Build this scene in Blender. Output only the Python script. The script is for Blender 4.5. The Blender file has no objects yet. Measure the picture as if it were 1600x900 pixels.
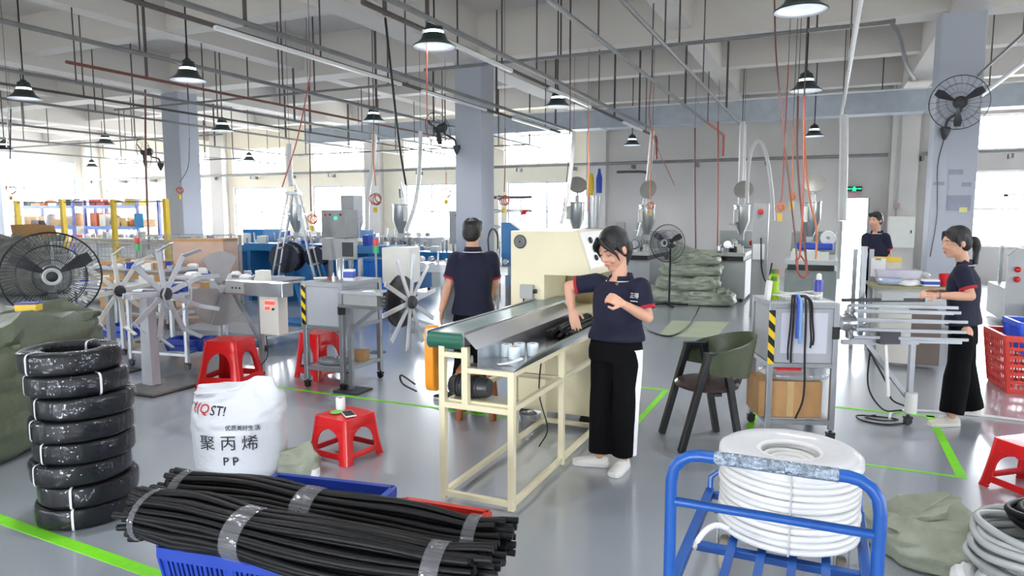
import bpy, math, random
from math import sin, cos, pi, radians as R
from mathutils import Vector, Matrix, noise, Quaternion
from mathutils.bvhtree import BVHTree
V = Vector
random.seed(7)
scene = bpy.context.scene
col = scene.collection

# ---------------------------------------------------------------- camera
cam_data = bpy.data.cameras.new('camera')
cam = bpy.data.objects.new('camera', cam_data)
col.objects.link(cam)
cam_data.sensor_width = 36.0
cam_data.lens = 36.0 * 1080.0 / 1600.0
cam.location = (0.0, 0.0, 1.675)
cam.rotation_euler = (R(90 - 6.078), 0.0, R(24.283))
scene.camera = cam

# ---------------------------------------------------------------- world: bright overcast sky
world = bpy.data.worlds.new('overcast_sky')
scene.world = world
world.use_nodes = True
wn = world.node_tree.nodes
wn['Background'].inputs['Color'].default_value = (0.90, 0.95, 1.0, 1)
wn['Background'].inputs['Strength'].default_value = 20.0

# ---------------------------------------------------------------- view
scene.view_settings.view_transform = 'Standard'
scene.view_settings.look = 'None'
scene.view_settings.gamma = 1.0
scene.view_settings.exposure = 0.60
scene.view_settings.use_curve_mapping = False

LAMP_POWER = 112.0

def portal(name, loc, rot, sx, sy):
    """daylight portal in a wall opening (guides the sky light, emits nothing itself)"""
    l = bpy.data.lights.new(name, 'AREA'); l.shape = 'RECTANGLE'; l.size = sx; l.size_y = sy
    l.cycles.is_portal = True
    o = bpy.data.objects.new(name, l); o.location = loc; o.rotation_euler = rot; col.objects.link(o)
    return o

# ---------------------------------------------------------------- materials
MATS = {}
def lin(c):
    return tuple(((x / 255.0) / 12.92 if x / 255.0 <= 0.04045 else ((x / 255.0 + 0.055) / 1.055) ** 2.4) for x in c)
def mat(name, rgb, rough=0.5, metal=0.0, var=0.08, scale=6.0, bump=0.0, bscale=40.0, coat=0.0, emit=0.0,
        spec=0.5, sub=0.0, rvar=0.0):
    """procedural principled material: rgb is sRGB 0-255, gentle noise in colour, roughness and relief"""
    if name in MATS: return MATS[name]
    m = bpy.data.materials.new(name); m.use_nodes = True
    nt = m.node_tree; b = nt.nodes['Principled BSDF']; L = nt.links
    c = lin(rgb)
    tc = nt.nodes.new('ShaderNodeTexCoord')
    if var > 0:
        nz = nt.nodes.new('ShaderNodeTexNoise'); nz.inputs['Scale'].default_value = scale; nz.inputs['Detail'].default_value = 4
        L.new(tc.outputs['Object'], nz.inputs['Vector'])
        cr = nt.nodes.new('ShaderNodeValToRGB'); L.new(nz.outputs['Fac'], cr.inputs['Fac'])
        cr.color_ramp.elements[0].position = 0.3; cr.color_ramp.elements[1].position = 0.7
        cr.color_ramp.elements[0].color = tuple(max(0, x * (1 - var)) for x in c) + (1,)
        cr.color_ramp.elements[1].color = tuple(min(1, x * (1 + var)) for x in c) + (1,)
        L.new(cr.outputs['Color'], b.inputs['Base Color'])
        if rvar > 0:
            mr = nt.nodes.new('ShaderNodeMapRange'); L.new(nz.outputs['Fac'], mr.inputs['Value'])
            mr.inputs['To Min'].default_value = max(0, rough - rvar); mr.inputs['To Max'].default_value = min(1, rough + rvar)
            L.new(mr.outputs['Result'], b.inputs['Roughness'])
    else:
        b.inputs['Base Color'].default_value = c + (1,)
    if not (var > 0 and rvar > 0): b.inputs['Roughness'].default_value = rough
    b.inputs['Metallic'].default_value = metal
    b.inputs['Specular IOR Level'].default_value = spec
    b.inputs['Coat Weight'].default_value = coat
    b.inputs['Coat Roughness'].default_value = 0.08
    if sub > 0:
        b.inputs['Subsurface Weight'].default_value = sub; b.inputs['Subsurface Radius'].default_value = (0.01, 0.004, 0.002)
    if bump > 0:
        n2 = nt.nodes.new('ShaderNodeTexNoise'); n2.inputs['Scale'].default_value = bscale; n2.inputs['Detail'].default_value = 3
        L.new(tc.outputs['Object'], n2.inputs['Vector'])
        bp = nt.nodes.new('ShaderNodeBump'); bp.inputs['Strength'].default_value = bump; bp.inputs['Distance'].default_value = 0.02
        L.new(n2.outputs['Fac'], bp.inputs['Height']); L.new(bp.outputs['Normal'], b.inputs['Normal'])
    if emit > 0:
        b.inputs['Emission Color'].default_value = c + (1,); b.inputs['Emission Strength'].default_value = emit
    MATS[name] = m
    return m
def clear_mat(name, rgb, fac, rough=0.1, bump=0.0, bscale=20, milky=0.0):
    """thin clear sheet: transparent, with a reflecting film that strengthens towards grazing view"""
    if name in MATS: return MATS[name]
    m = bpy.data.materials.new(name); m.use_nodes = True; nt = m.node_tree; L = nt.links
    out = nt.nodes['Material Output']; nt.nodes.remove(nt.nodes['Principled BSDF'])
    g = nt.nodes.new('ShaderNodeBsdfGlossy'); g.inputs['Color'].default_value = lin(rgb) + (1,); g.inputs['Roughness'].default_value = rough
    t = nt.nodes.new('ShaderNodeBsdfTransparent'); mx = nt.nodes.new('ShaderNodeMixShader')
    fr = nt.nodes.new('ShaderNodeLayerWeight'); fr.inputs['Blend'].default_value = 0.5
    pw = nt.nodes.new('ShaderNodeMath'); pw.operation = 'POWER'; pw.inputs[1].default_value = 4.0; L.new(fr.outputs['Facing'], pw.inputs[0])
    sc_ = nt.nodes.new('ShaderNodeMath'); sc_.operation = 'MULTIPLY'; sc_.inputs[1].default_value = 0.4; L.new(pw.outputs[0], sc_.inputs[0])
    ad = nt.nodes.new('ShaderNodeMath'); ad.operation = 'ADD'; ad.use_clamp = True; ad.inputs[1].default_value = fac; L.new(sc_.outputs[0], ad.inputs[0])
    L.new(ad.outputs[0], mx.inputs['Fac'])
    L.new(t.outputs[0], mx.inputs[1]); L.new(g.outputs[0], mx.inputs[2])
    last = mx
    if milky > 0:
        d = nt.nodes.new('ShaderNodeBsdfDiffuse'); d.inputs['Color'].default_value = lin(rgb) + (1,)
        m2 = nt.nodes.new('ShaderNodeMixShader'); m2.inputs['Fac'].default_value = milky
        L.new(mx.outputs[0], m2.inputs[1]); L.new(d.outputs[0], m2.inputs[2]); last = m2
    L.new(last.outputs[0], out.inputs['Surface'])
    if bump > 0:
        tc = nt.nodes.new('ShaderNodeTexCoord')
        n2 = nt.nodes.new('ShaderNodeTexNoise'); n2.inputs['Scale'].default_value = bscale; n2.inputs['Detail'].default_value = 2
        L.new(tc.outputs['Object'], n2.inputs['Vector'])
        bp = nt.nodes.new('ShaderNodeBump'); bp.inputs['Strength'].default_value = bump; bp.inputs['Distance'].default_value = 0.02
        L.new(n2.outputs['Fac'], bp.inputs['Height']); L.new(bp.outputs['Normal'], g.inputs['Normal']); L.new(bp.outputs['Normal'], fr.inputs['Normal'])
    MATS[name] = m
    return m
def stripe_mat(name, a, b_, scale, axis=(1, 0, 1)):
    """hazard tape: two colours in slanting bands"""
    if name in MATS: return MATS[name]
    m = bpy.data.materials.new(name); m.use_nodes = True; nt = m.node_tree; L = nt.links
    b = nt.nodes['Principled BSDF']; tc = nt.nodes.new('ShaderNodeTexCoord')
    d = nt.nodes.new('ShaderNodeVectorMath'); d.operation = 'DOT_PRODUCT'; d.inputs[1].default_value = axis
    L.new(tc.outputs['Object'], d.inputs[0])
    mu = nt.nodes.new('ShaderNodeMath'); mu.operation = 'MULTIPLY'; mu.inputs[1].default_value = scale; L.new(d.outputs['Value'], mu.inputs[0])
    fr = nt.nodes.new('ShaderNodeMath'); fr.operation = 'FRACT'; L.new(mu.outputs[0], fr.inputs[0])
    gt = nt.nodes.new('ShaderNodeMath'); gt.operation = 'GREATER_THAN'; gt.inputs[1].default_value = 0.5; L.new(fr.outputs[0], gt.inputs[0])
    mx = nt.nodes.new('ShaderNodeMix'); mx.data_type = 'RGBA'; L.new(gt.outputs[0], mx.inputs['Factor'])
    mx.inputs['A'].default_value = lin(a) + (1,); mx.inputs['B'].default_value = lin(b_) + (1,)
    L.new(mx.outputs['Result'], b.inputs['Base Color']); b.inputs['Roughness'].default_value = 0.4
    MATS[name] = m
    return m

M_WALL = mat('wall_paint', (206, 202, 198), 0.7, var=0.03, scale=1.2)
M_CREAM = mat('cream_wall_paint', (236, 228, 208), 0.7, var=0.03, scale=1.0)
M_CEIL = mat('ceiling_paint', (214, 209, 203), 0.85, var=0.03, scale=0.6)
M_COL = mat('column_paint', (182, 187, 198), 0.6, var=0.025, scale=1.0)
M_ALU = mat('brushed_aluminium', (160, 163, 168), 0.42, 0.75, var=0.06)
M_STEEL = mat('stainless_sheet', (186, 188, 192), 0.25, 0.9, var=0.08, scale=3)
M_GALV = mat('galvanised_sheet', (176, 184, 194), 0.45, 0.35, var=0.08, scale=4)
M_GREYPANEL = mat('grey_panel', (172, 175, 182), 0.5, var=0.03)
M_CREAMPAINT = mat('cream_enamel', (226, 217, 184), 0.35, var=0.03, scale=3)
M_GREYPAINT = mat('grey_enamel', (166, 168, 168), 0.4, var=0.05)
M_DARKPAINT = mat('dark_enamel', (54, 56, 62), 0.45, var=0.1)
M_BLACK = mat('black_plastic', (22, 23, 26), 0.4, var=0.1)
M_RUBBER = mat('black_rubber', (24, 25, 28), 0.55, var=0.15)
M_BLUE = mat('blue_enamel', (24, 84, 166), 0.35, var=0.08, rvar=0.1)
M_BLUEPL = mat('blue_plastic', (34, 66, 168), 0.4, var=0.06)
M_BLUEMACH = mat('blue_machine_paint', (40, 118, 178), 0.4, var=0.08)
M_RED = mat('red_plastic', (214, 26, 30), 0.3, var=0.04)
M_REDCRATE = mat('red_crate_plastic', (206, 52, 40), 0.4, var=0.08)
M_WHITEPL = mat('white_plastic', (236, 236, 234), 0.35, var=0.02)
M_OFFWHITE = mat('offwhite_enamel', (222, 222, 214), 0.4, var=0.03)
M_CARD = mat('cardboard', (186, 144, 96), 0.8, var=0.08, scale=9)
M_PAPER = mat('paper', (240, 240, 240), 0.7, var=0.02)
M_YELLOW = mat('yellow_enamel', (226, 190, 40), 0.4, var=0.06)
M_ORANGE = mat('orange_enamel', (236, 150, 24), 0.4, var=0.05)
M_PIPE = mat('grey_conduit', (132, 132, 132), 0.5, 0.3, var=0.1)
M_ROD = mat('dark_rod', (92, 84, 82), 0.6, 0.2, var=0.2, scale=30)
M_RUST = mat('brown_red_pipe', (124, 72, 60), 0.55, var=0.15, scale=12)
M_REDHOSE = mat('red_hose', (176, 80, 62), 0.45, var=0.06)
M_ORANGEHOSE = mat('orange_hose', (218, 136, 92), 0.45, var=0.06)
M_TAPE = mat('green_floor_tape', (126, 226, 30), 0.5, var=0.06, scale=20)
M_HAZ = stripe_mat('hazard_tape', (236, 200, 30), (20, 20, 22), 9.0)
M_TARP = mat('olive_tarp', (88, 96, 76), 0.38, var=0.14, scale=5, bump=0.35, bscale=14)
M_PILESACK = mat('pale_olive_sack', (172, 180, 162), 0.42, var=0.16, scale=7, bump=0.5, bscale=12)
M_SACKGREEN = mat('olive_woven_sack', (152, 158, 140), 0.5, var=0.14, scale=8, bump=0.3, bscale=30)
M_SKIN = mat('skin', (212, 162, 136), 0.5, var=0.04, sub=0.15)
M_HAIR = mat('black_hair', (20, 18, 20), 0.4, var=0.3, scale=60, bump=0.4, bscale=120)
M_NAVY = mat('navy_cotton', (17, 20, 46), 0.85, var=0.08, scale=12, bump=0.15, bscale=18)
M_TROUSER = mat('black_trouser_cloth', (11, 11, 13), 0.9, var=0.1, spec=0.15, bump=0.15, bscale=14)
M_GLASS = clear_mat('window_glass', (235, 245, 255), 0.03, 0.03)
M_GREEN_LED = mat('green_lamp', (30, 220, 120), 0.3, var=0, emit=3.0)
M_RED_LED = mat('red_lamp', (255, 50, 40), 0.3, var=0, emit=2.5)
M_GREENPL = mat('green_plastic', (30, 130, 86), 0.4, var=0.05)

# ---------------------------------------------------------------- mesh building
class MB:
    """collects shapes and links them as ONE mesh object"""
    def __init__(s): s.v = []; s.f = []; s.m = None
    def at(s, m): s.m = m; return s
    def add(s, vs, fs):
        k = len(s.v)
        s.v += [tuple(s.m @ V(p)) if s.m is not None else tuple(p) for p in vs]
        s.f += [tuple(i + k for i in f) for f in fs]
        return s
    def box(s, c, d, rot=None):
        x, y, z = d[0] / 2, d[1] / 2, d[2] / 2
        vs = [V(p) for p in [(-x,-y,-z),(x,-y,-z),(x,y,-z),(-x,y,-z),(-x,-y,z),(x,-y,z),(x,y,z),(-x,y,z)]]
        if rot is not None:
            mm = Matrix.Rotation(rot[2], 3, 'Z') @ Matrix.Rotation(rot[1], 3, 'Y') @ Matrix.Rotation(rot[0], 3, 'X')
            vs = [mm @ p for p in vs]
        return s.add([p + V(c) for p in vs], [(0,3,2,1),(4,5,6,7),(0,1,5,4),(1,2,6,5),(2,3,7,6),(3,0,4,7)])
    def bx(s, a, b):
        return s.box([(a[i] + b[i]) / 2 for i in range(3)], [abs(b[i] - a[i]) for i in range(3)])
    def bar(s, p, q, w, t=None, up=(0, 0, 1)):
        p, q = V(p), V(q); d = (q - p).normalized(); t = t or w
        u = V(up)
        if abs(d.dot(u)) > 0.98: u = V((0, 1, 0))
        a = d.cross(u).normalized(); b = a.cross(d)
        vs = []
        for e in (p, q): vs += [e + a * (sx * w / 2) + b * (sy * t / 2) for sx, sy in ((-1,-1),(1,-1),(1,1),(-1,1))]
        return s.add(vs, [(0,1,2,3),(7,6,5,4),(0,4,5,1),(1,5,6,2),(2,6,7,3),(3,7,4,0)])
    def tube(s, pts, r, n=8, closed=False, cap=True, sq=None):
        pts = [V(p) for p in pts]; N = len(pts)
        rs = r if isinstance(r, (list, tuple)) else [r] * N
        ring = []; prev = None; vs = []
        for i in range(N):
            if closed: d = pts[(i + 1) % N] - pts[i - 1]
            else: d = pts[min(i + 1, N - 1)] - pts[max(i - 1, 0)]
            d = d.normalized() if d.length > 1e-9 else V((0, 0, 1))
            if prev is None:
                u = V((0, 0, 1)) if abs(d.z) < 0.9 else V((1, 0, 0))
                a = d.cross(u).normalized()
            else:
                a = prev - d * prev.dot(d); a = a.normalized() if a.length > 1e-9 else d.orthogonal().normalized()
            prev = a; b = d.cross(a)
            for k in range(n):
                t = 2 * pi * (k + 0.5) / n
                vs.append(pts[i] + (a * cos(t) + b * sin(t)) * rs[i])
        fs = []
        for i in range(N if closed else N - 1):
            j = (i + 1) % N
            for k in range(n):
                fs.append((i*n + k, i*n + (k+1) % n, j*n + (k+1) % n, j*n + k))
        if cap and not closed:
            fs.append(tuple(range(n - 1, -1, -1))); fs.append(tuple((N-1)*n + k for k in range(n)))
        return s.add(vs, fs)
    def cyl(s, p, q, r, r2=None, n=14, cap=True):
        return s.tube([p, q], [r, r if r2 is None else r2], n, cap=cap)
    def lathe(s, prof, n=20, o=(0, 0, 0), axis=None, closed=False):
        q = V(axis).normalized().to_track_quat('Z', 'Y').to_matrix() if axis is not None else Matrix.Identity(3)
        vs = []; N = len(prof)
        for r, z in prof:
            for k in range(n):
                t = 2 * pi * k / n
                vs.append(q @ V((r * cos(t), r * sin(t), z)) + V(o))
        fs = []
        for i in range(N if closed else N - 1):
            j = (i + 1) % N
            for k in range(n): fs.append((i*n + k, i*n + (k+1) % n, j*n + (k+1) % n, j*n + k))
        if not closed:
            if prof[0][0] > 1e-6: fs.append(tuple(range(n - 1, -1, -1)))
            if prof[-1][0] > 1e-6: fs.append(tuple((N-1)*n + k for k in range(n)))
        return s.add(vs, fs)
    def prism(s, poly, ext):
        n = len(poly); e = V(ext)
        vs = [V(p) for p in poly] + [V(p) + e for p in poly]
        fs = [tuple(range(n - 1, -1, -1)), tuple(range(n, 2 * n))] + [(i, (i+1) % n, n + (i+1) % n, n + i) for i in range(n)]
        return s.add(vs, fs)
    def loft(s, rings, cap=True, closed=True):
        n = len(rings[0]); vs = [p for r_ in rings for p in r_]; fs = []
        for i in range(len(rings) - 1):
            for k in range(n if closed else n - 1):
                fs.append((i*n + k, i*n + (k+1) % n, (i+1)*n + (k+1) % n, (i+1)*n + k))
        if cap and closed:
            fs.append(tuple(range(n - 1, -1, -1))); fs.append(tuple((len(rings)-1)*n + k for k in range(n)))
        return s.add(vs, fs)
    def ball(s, c, r, n=10, m=7):
        if not isinstance(r, (tuple, list)): r = (r, r, r)
        rings = []
        for i in range(1, m):
            t = pi * i / m
            rings.append([V(c) + V((r[0]*sin(t)*cos(2*pi*k/n), r[1]*sin(t)*sin(2*pi*k/n), -r[2]*cos(t))) for k in range(n)])
        return s.loft(rings)
    def torus(s, c, R_, r, axis=(0, 0, 1), n=24, k=8):
        q = V(axis).normalized().to_track_quat('Z', 'Y')
        return s.tube([V(c) + q @ V((R_ * cos(2*pi*i/n), R_ * sin(2*pi*i/n), 0)) for i in range(n)], r, k, closed=True)
    def mesh(s, name='mesh', smooth=0.6):
        me = bpy.data.meshes.new(name); me.from_pydata(s.v, [], s.f); me.update()
        if smooth:
            me.shade_smooth(); me.set_sharp_from_angle(angle=smooth)
        return me
    def put(s, name, m, parent=None, smooth=0.6, bevel=0.0, label=None, sub=0, loc=None, rz=0.0):
        me = s.mesh(name, smooth)
        me.materials.append(m)
        return link(name, me, parent, bevel, label, sub, loc, rz)
def link(name, me, parent=None, bevel=0.0, label=None, sub=0, loc=None, rz=0.0):
    o = bpy.data.objects.new(name, me); col.objects.link(o)
    if parent is not None: o.parent = parent
    if loc is not None: o.location = loc
    o.rotation_euler = (0, 0, rz)
    if bevel > 0:
        b = o.modifiers.new('bevel', 'BEVEL'); b.width = bevel; b.segments = 2; b.limit_method = 'ANGLE'; b.angle_limit = R(40)
    if sub: 
        b = o.modifiers.new('sub', 'SUBSURF'); b.levels = sub; b.render_levels = sub
    if label: o['label'] = label
    return o
def tag(o, label, cat, group=None):
    o['label'] = label; o['category'] = cat
    if group: o['group'] = group
    return o
def thing(name, label, cat, loc=(0, 0, 0), rz=0.0, group=None):
    o = bpy.data.objects.new(name, None); o.empty_display_size = 0.1
    o.location = loc; o.rotation_euler = (0, 0, rz); col.objects.link(o)
    return tag(o, label, cat, group)
def struct(o): o['kind'] = 'structure'; return o
def dup(o, loc=None, rz=None, label=None, parent=None):
    c = o.copy(); col.objects.link(c)
    if parent is not None: c.parent = parent
    if loc is not None: c.location = loc
    if rz is not None: c.rotation_euler = (0, 0, rz)
    if label: c['label'] = label
    for ch in list(o.children): dup(ch, parent=c)
    return c
def spline(pts, n=8, closed=False):
    """Catmull-Rom through the points"""
    P = [V(p) for p in pts]; N = len(P); out = []
    for i in range(N if closed else N - 1):
        p1, p2 = P[i], P[(i + 1) % N]
        p0 = P[i - 1] if (closed or i > 0) else p1 * 2 - p2
        p3 = P[(i + 2) % N] if (closed or i + 2 < N) else p2 * 2 - p1
        for k in range(n):
            t = k / n
            out.append(0.5 * ((2*p1) + (p2 - p0)*t + (2*p0 - 5*p1 + 4*p2 - p3)*t*t + (3*p1 - p0 - 3*p2 + p3)*t*t*t))
    if not closed: out.append(P[-1])
    return out
def rotz(p, a, o=(0, 0)):
    x, y = p[0] - o[0], p[1] - o[1]
    return (o[0] + x*cos(a) - y*sin(a), o[1] + x*sin(a) + y*cos(a)) + tuple(p[2:])
def text_mesh(txt, size, ext=0.0, bold=0.012):
    cu = bpy.data.curves.new('lettering', 'FONT'); cu.body = txt; cu.size = size; cu.extrude = ext
    cu.align_x = 'CENTER'; cu.align_y = 'CENTER'; cu.resolution_u = 3; cu.offset = size * bold
    ob = bpy.data.objects.new('lettering_tmp', cu); col.objects.link(ob)
    bpy.context.view_layer.update()
    me = bpy.data.meshes.new_from_object(ob.evaluated_get(bpy.context.evaluated_depsgraph_get()))
    bpy.data.objects.remove(ob)
    return me

# ================================================================ THE SETTING
X0, X1, Y0, Y1, ZC = -29.5, 12.0, -8.0, 20.0, 5.35

def floor_material():
    m = bpy.data.materials.new('grey_epoxy_floor'); m.use_nodes = True; nt = m.node_tree; L = nt.links
    b = nt.nodes['Principled BSDF']; tc = nt.nodes.new('ShaderNodeTexCoord')
    n1 = nt.nodes.new('ShaderNodeTexNoise'); n1.inputs['Scale'].default_value = 0.8; n1.inputs['Detail'].default_value = 3
    n2 = nt.nodes.new('ShaderNodeTexNoise'); n2.inputs['Scale'].default_value = 1.6; n2.inputs['Detail'].default_value = 2
    L.new(tc.outputs['Object'], n1.inputs['Vector']); L.new(tc.outputs['Object'], n2.inputs['Vector'])
    cr = nt.nodes.new('ShaderNodeValToRGB'); L.new(n1.outputs['Fac'], cr.inputs['Fac'])
    cr.color_ramp.elements[0].position = 0.3; cr.color_ramp.elements[1].position = 0.72
    cr.color_ramp.elements[0].color = lin((152, 160, 170)) + (1,); cr.color_ramp.elements[1].color = lin((161, 169, 178)) + (1,)
    L.new(cr.outputs['Color'], b.inputs['Base Color'])
    mr = nt.nodes.new('ShaderNodeMapRange'); L.new(n2.outputs['Fac'], mr.inputs['Value'])
    mr.inputs['To Min'].default_value = 0.09; mr.inputs['To Max'].default_value = 0.16
    L.new(mr.outputs['Result'], b.inputs['Roughness'])
    n3 = nt.nodes.new('ShaderNodeTexNoise'); n3.inputs['Scale'].default_value = 1.2; n3.inputs['Detail'].default_value = 1; L.new(tc.outputs['Object'], n3.inputs['Vector'])
    bp = nt.nodes.new('ShaderNodeBump'); bp.inputs['Strength'].default_value = 0.06; bp.inputs['Distance'].default_value = 0.05
    L.new(n3.outputs['Fac'], bp.inputs['Height']); L.new(bp.outputs['Normal'], b.inputs['Normal'])
    b.inputs['Specular IOR Level'].default_value = 1.0
    b.inputs['Coat Weight'].default_value = 1.0; b.inputs['Coat Roughness'].default_value = 0.34; b.inputs['Coat IOR'].default_value = 1.8
    return m
floor = struct(MB().bx((X0, Y0, -0.15), (X1, Y1, 0.0)).put('floor', floor_material(), smooth=0))
# strips of marking tape stuck on the floor
def tape(a, b, w=0.05):
    MB().bar((a[0], a[1], 0.001), (b[0], b[1], 0.001), w, 0.002).put('floor_tape', M_TAPE, floor, smooth=0)
tape((-4.6, 2.20), (-2.2, 2.09), 0.07)
tape((-1.32, 5.2), (-1.32, 6.52)); tape((-1.9, 6.52), (-1.295, 6.52))
tape((-0.47, 5.30), (-0.47, 6.3)); tape((0.87, 5.1), (0.87, 6.6), 0.06); tape((0.0, 5.08), (0.90, 5.08), 0.03)
tape((0.1, 6.55), (0.9, 6.55), 0.05)
tape((-5.2, 5.08), (-3.0, 5.08), 0.04); tape((-3.0, 5.06), (-2.3, 5.06), 0.04); tape((-2.62, 5.06), (-2.62, 5.6), 0.05)
MB().prism([(-2.043, 9.440, 0.001), (-1.294, 9.614, 0.001), (-1.297, 11.159, 0.001), (-2.145, 10.920, 0.001)], (0, 0, 0.002)).put('floor_patch', mat('pale_floor_patch', (178, 188, 160), 0.4, var=0.06, scale=3), floor, smooth=0)

ceiling = struct(MB().bx((X0, Y0, ZC), (X1, Y1, ZC + 0.2)).put('ceiling', M_CEIL, smooth=0))
for k in range(-8, 3):                                   # beams running away from the camera
    x = 1.72 + 3.975 * k
    main = (k % 2 == 0)
    w, z = (0.5, 4.5) if main else (0.34, 4.66)
    MB().bx((x - w/2, Y0, z), (x + w/2, Y1, ZC + 0.02)).put('beam', M_CEIL, ceiling, smooth=0)
for y in (-4.8, -1.45, 1.9, 5.2, 8.55, 11.95, 15.25, 18.6):     # cross beams
    w, z = (0.5, 4.52) if abs(y - 11.95) < 0.1 else (0.32, 4.68)
    MB().bx((X0, y - w/2, z), (X1, y + w/2, ZC + 0.02)).put('beam', M_CEIL, ceiling, smooth=0)

def holed_wall(name, m, a0, a1, z0, z1, holes, axis, pos, th=0.24):
    """one connected wall slab with rectangular openings; axis 'x': runs along x at y=pos, 'y': runs along y at x=pos"""
    us = sorted(set([a0, a1] + [h_ for q in holes for h_ in q[:2]])); zs = sorted(set([z0, z1] + [h_ for q in holes for h_ in q[2:]]))
    solid = lambda i, j: 0 <= i < len(us) - 1 and 0 <= j < len(zs) - 1 and not any(
        q[0] <= (us[i] + us[i+1]) / 2 <= q[1] and q[2] <= (zs[j] + zs[j+1]) / 2 <= q[3] for q in holes)
    P = lambda u, t, z: (u, pos + t, z) if axis == 'x' else (pos + t, u, z)
    nu, nz = len(us), len(zs)
    vs = [P(us[i], t, zs[j]) for t in (0, th) for i in range(nu) for j in range(nz)]
    I = lambda t, i, j: t * nu * nz + i * nz + j
    fs = []
    for i in range(nu - 1):
        for j in range(nz - 1):
            if not solid(i, j): continue
            fs.append((I(0,i,j), I(0,i+1,j), I(0,i+1,j+1), I(0,i,j+1))); fs.append((I(1,i,j), I(1,i,j+1), I(1,i+1,j+1), I(1,i+1,j)))
            for di, dj, A, B in ((-1,0,(i,j),(i,j+1)), (1,0,(i+1,j+1),(i+1,j)), (0,-1,(i+1,j),(i,j)), (0,1,(i,j+1),(i+1,j+1))):
                if not solid(i + di, j + dj): fs.append((I(0,*A), I(0,*B), I(1,*B), I(1,*A)))
    return struct(MB().add(vs, fs).put(name, m, smooth=0))
WIN = [0]
M_FRAME = mat('window_frame_white', (226, 228, 230), 0.4, var=0.02)
def window(a0, a1, z0, z1, axis, pos, nx=2, nz=1, fr=0.04, m=None, port=True):
    WIN[0] += 1
    m = m or M_FRAME
    P = lambda u, t, z: (u, pos + t, z) if axis == 'x' else (pos + t, u, z)
    w = MB(); d = 0.06; t0 = 0.08
    def B(u0, u1, v0, v1, b): b.bx(P(u0, t0, v0), P(u1, t0 + d, v1)); return b
    # one closed frame ring
    o = [(a0, z0), (a1, z0), (a1, z1), (a0, z1)]; q = [(a0+fr, z0+fr), (a1-fr, z0+fr), (a1-fr, z1-fr), (a0+fr, z1-fr)]
    vs = [P(u, t, z) for t in (t0, t0 + d) for (u, z) in o + q]
    fs = []
    for k in range(4):
        n = (k + 1) % 4
        fs += [(k, n, 4+n, 4+k), (8+k, 12+k, 12+n, 8+n), (k, 8+k, 8+n, n), (4+k, 4+n, 12+n, 12+k)]
    root = struct(w.add(vs, fs).put('window_%d' % WIN[0], m, smooth=0))
    for i in range(1, nx):
        u = a0 + (a1 - a0) * i / nx
        B(u - 0.02, u + 0.02, z0 + fr, z1 - fr, MB()).put('mullion', m, root, smooth=0)
    for j in range(1, nz):
        z = z0 + (z1 - z0) * j / nz
        B(a0 + fr, a1 - fr, z - 0.02, z + 0.02, MB()).put('transom', m, root, smooth=0)
    for i in range(nx):
        u0 = a0 + fr + (a1 - a0 - 2*fr) * i / nx; u1 = a0 + fr + (a1 - a0 - 2*fr) * (i + 1) / nx
        MB().bx(P(u0, t0 + 0.025, z0 + fr), P(u1, t0 + 0.031, z1 - fr)).put('pane', M_GLASS, root, smooth=0)
    if port:
        c = P((a0 + a1) / 2, -0.02, (z0 + z1) / 2)
        rot = {('x', 1): (R(-90), 0, 0), ('x', -1): (R(90), 0, 0), ('y', -1): (R(90), 0, R(-90)), ('y', 1): (R(90), 0, R(90))}[(axis, 1 if pos > 0 else -1)]
        portal('daylight_portal', c, rot, a1 - a0, z1 - z0)
    return root

up = [(-28.1, -25.65), (-24.4, -21.95), (-20.75, -18.15), (-16.95, -14.5), (-13.0, -11.0), (-9.3, -7.0)]
lo = up[:-1] + [(-9.2, -6.55)]
HU, HL = (3.22, 4.12), (0.86, 2.68)
ZB = 4.7
wl = holed_wall('wall_back', M_CREAM, X0, -5.9, 0, ZC, [u + HU for u in up] + [u + HL for u in lo], 'x', Y1)
wr = holed_wall('wall_back_plain', M_WALL, -5.9, X1, 0, ZC, [(0.40, 0.95, 0, 2.09), (3.1, 6.9, 3.22, 4.05), (3.1, 6.9, 0.9, 2.72)], 'x', Y1)
M_FRBLUE = mat('glow_paled_frame', (160, 170, 190), 0.4, var=0.02)  # frame colour paled to stand in for the glow of the windows
for u in up: window(u[0], u[1], HU[0], HU[1], 'x', Y1, 2)
for u in lo: window(u[0], u[1], HL[0], HL[1], 'x', Y1, 2, 2, m=M_FRBLUE)
window(3.1, 6.9, 3.22, 4.05, 'x', Y1, 3); window(3.1, 6.9, 0.9, 2.72, 'x', Y1, 3, 2)
portal('daylight_portal', (0.67, Y1 - 0.02, 1.05), (R(-90), 0, 0), 0.55, 2.09)
# pilasters on the back wall and their pipes
for x in (-28.6, -22.2 + 0.9, -14.15, -6.2, 1.72, 9.7):
    struct(MB().bx((x - 0.3, Y1 - 0.28, 0), (x + 0.3, Y1 + 0.01, ZC)).put('pilaster', M_WALL, smooth=0))
# left wall: a pale blue curtained window and two unseen ones added for daylight
lw = [(16.9, 19.7), (12.2, 15.4), (7.6, 10.8)]
holed_wall('wall_left', M_WALL, Y0, Y1, 0, ZC, [a + (1.6, 3.9) for a in lw], 'y', X0, th=-0.24)
M_SKYFR = mat('pale_blue_frame', (168, 206, 226), 0.4, var=0.02)
for a in lw: window(a[0], a[1], 1.6, 3.9, 'y', X0 - 0.2, 4, 2, m=M_SKYFR)
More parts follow.
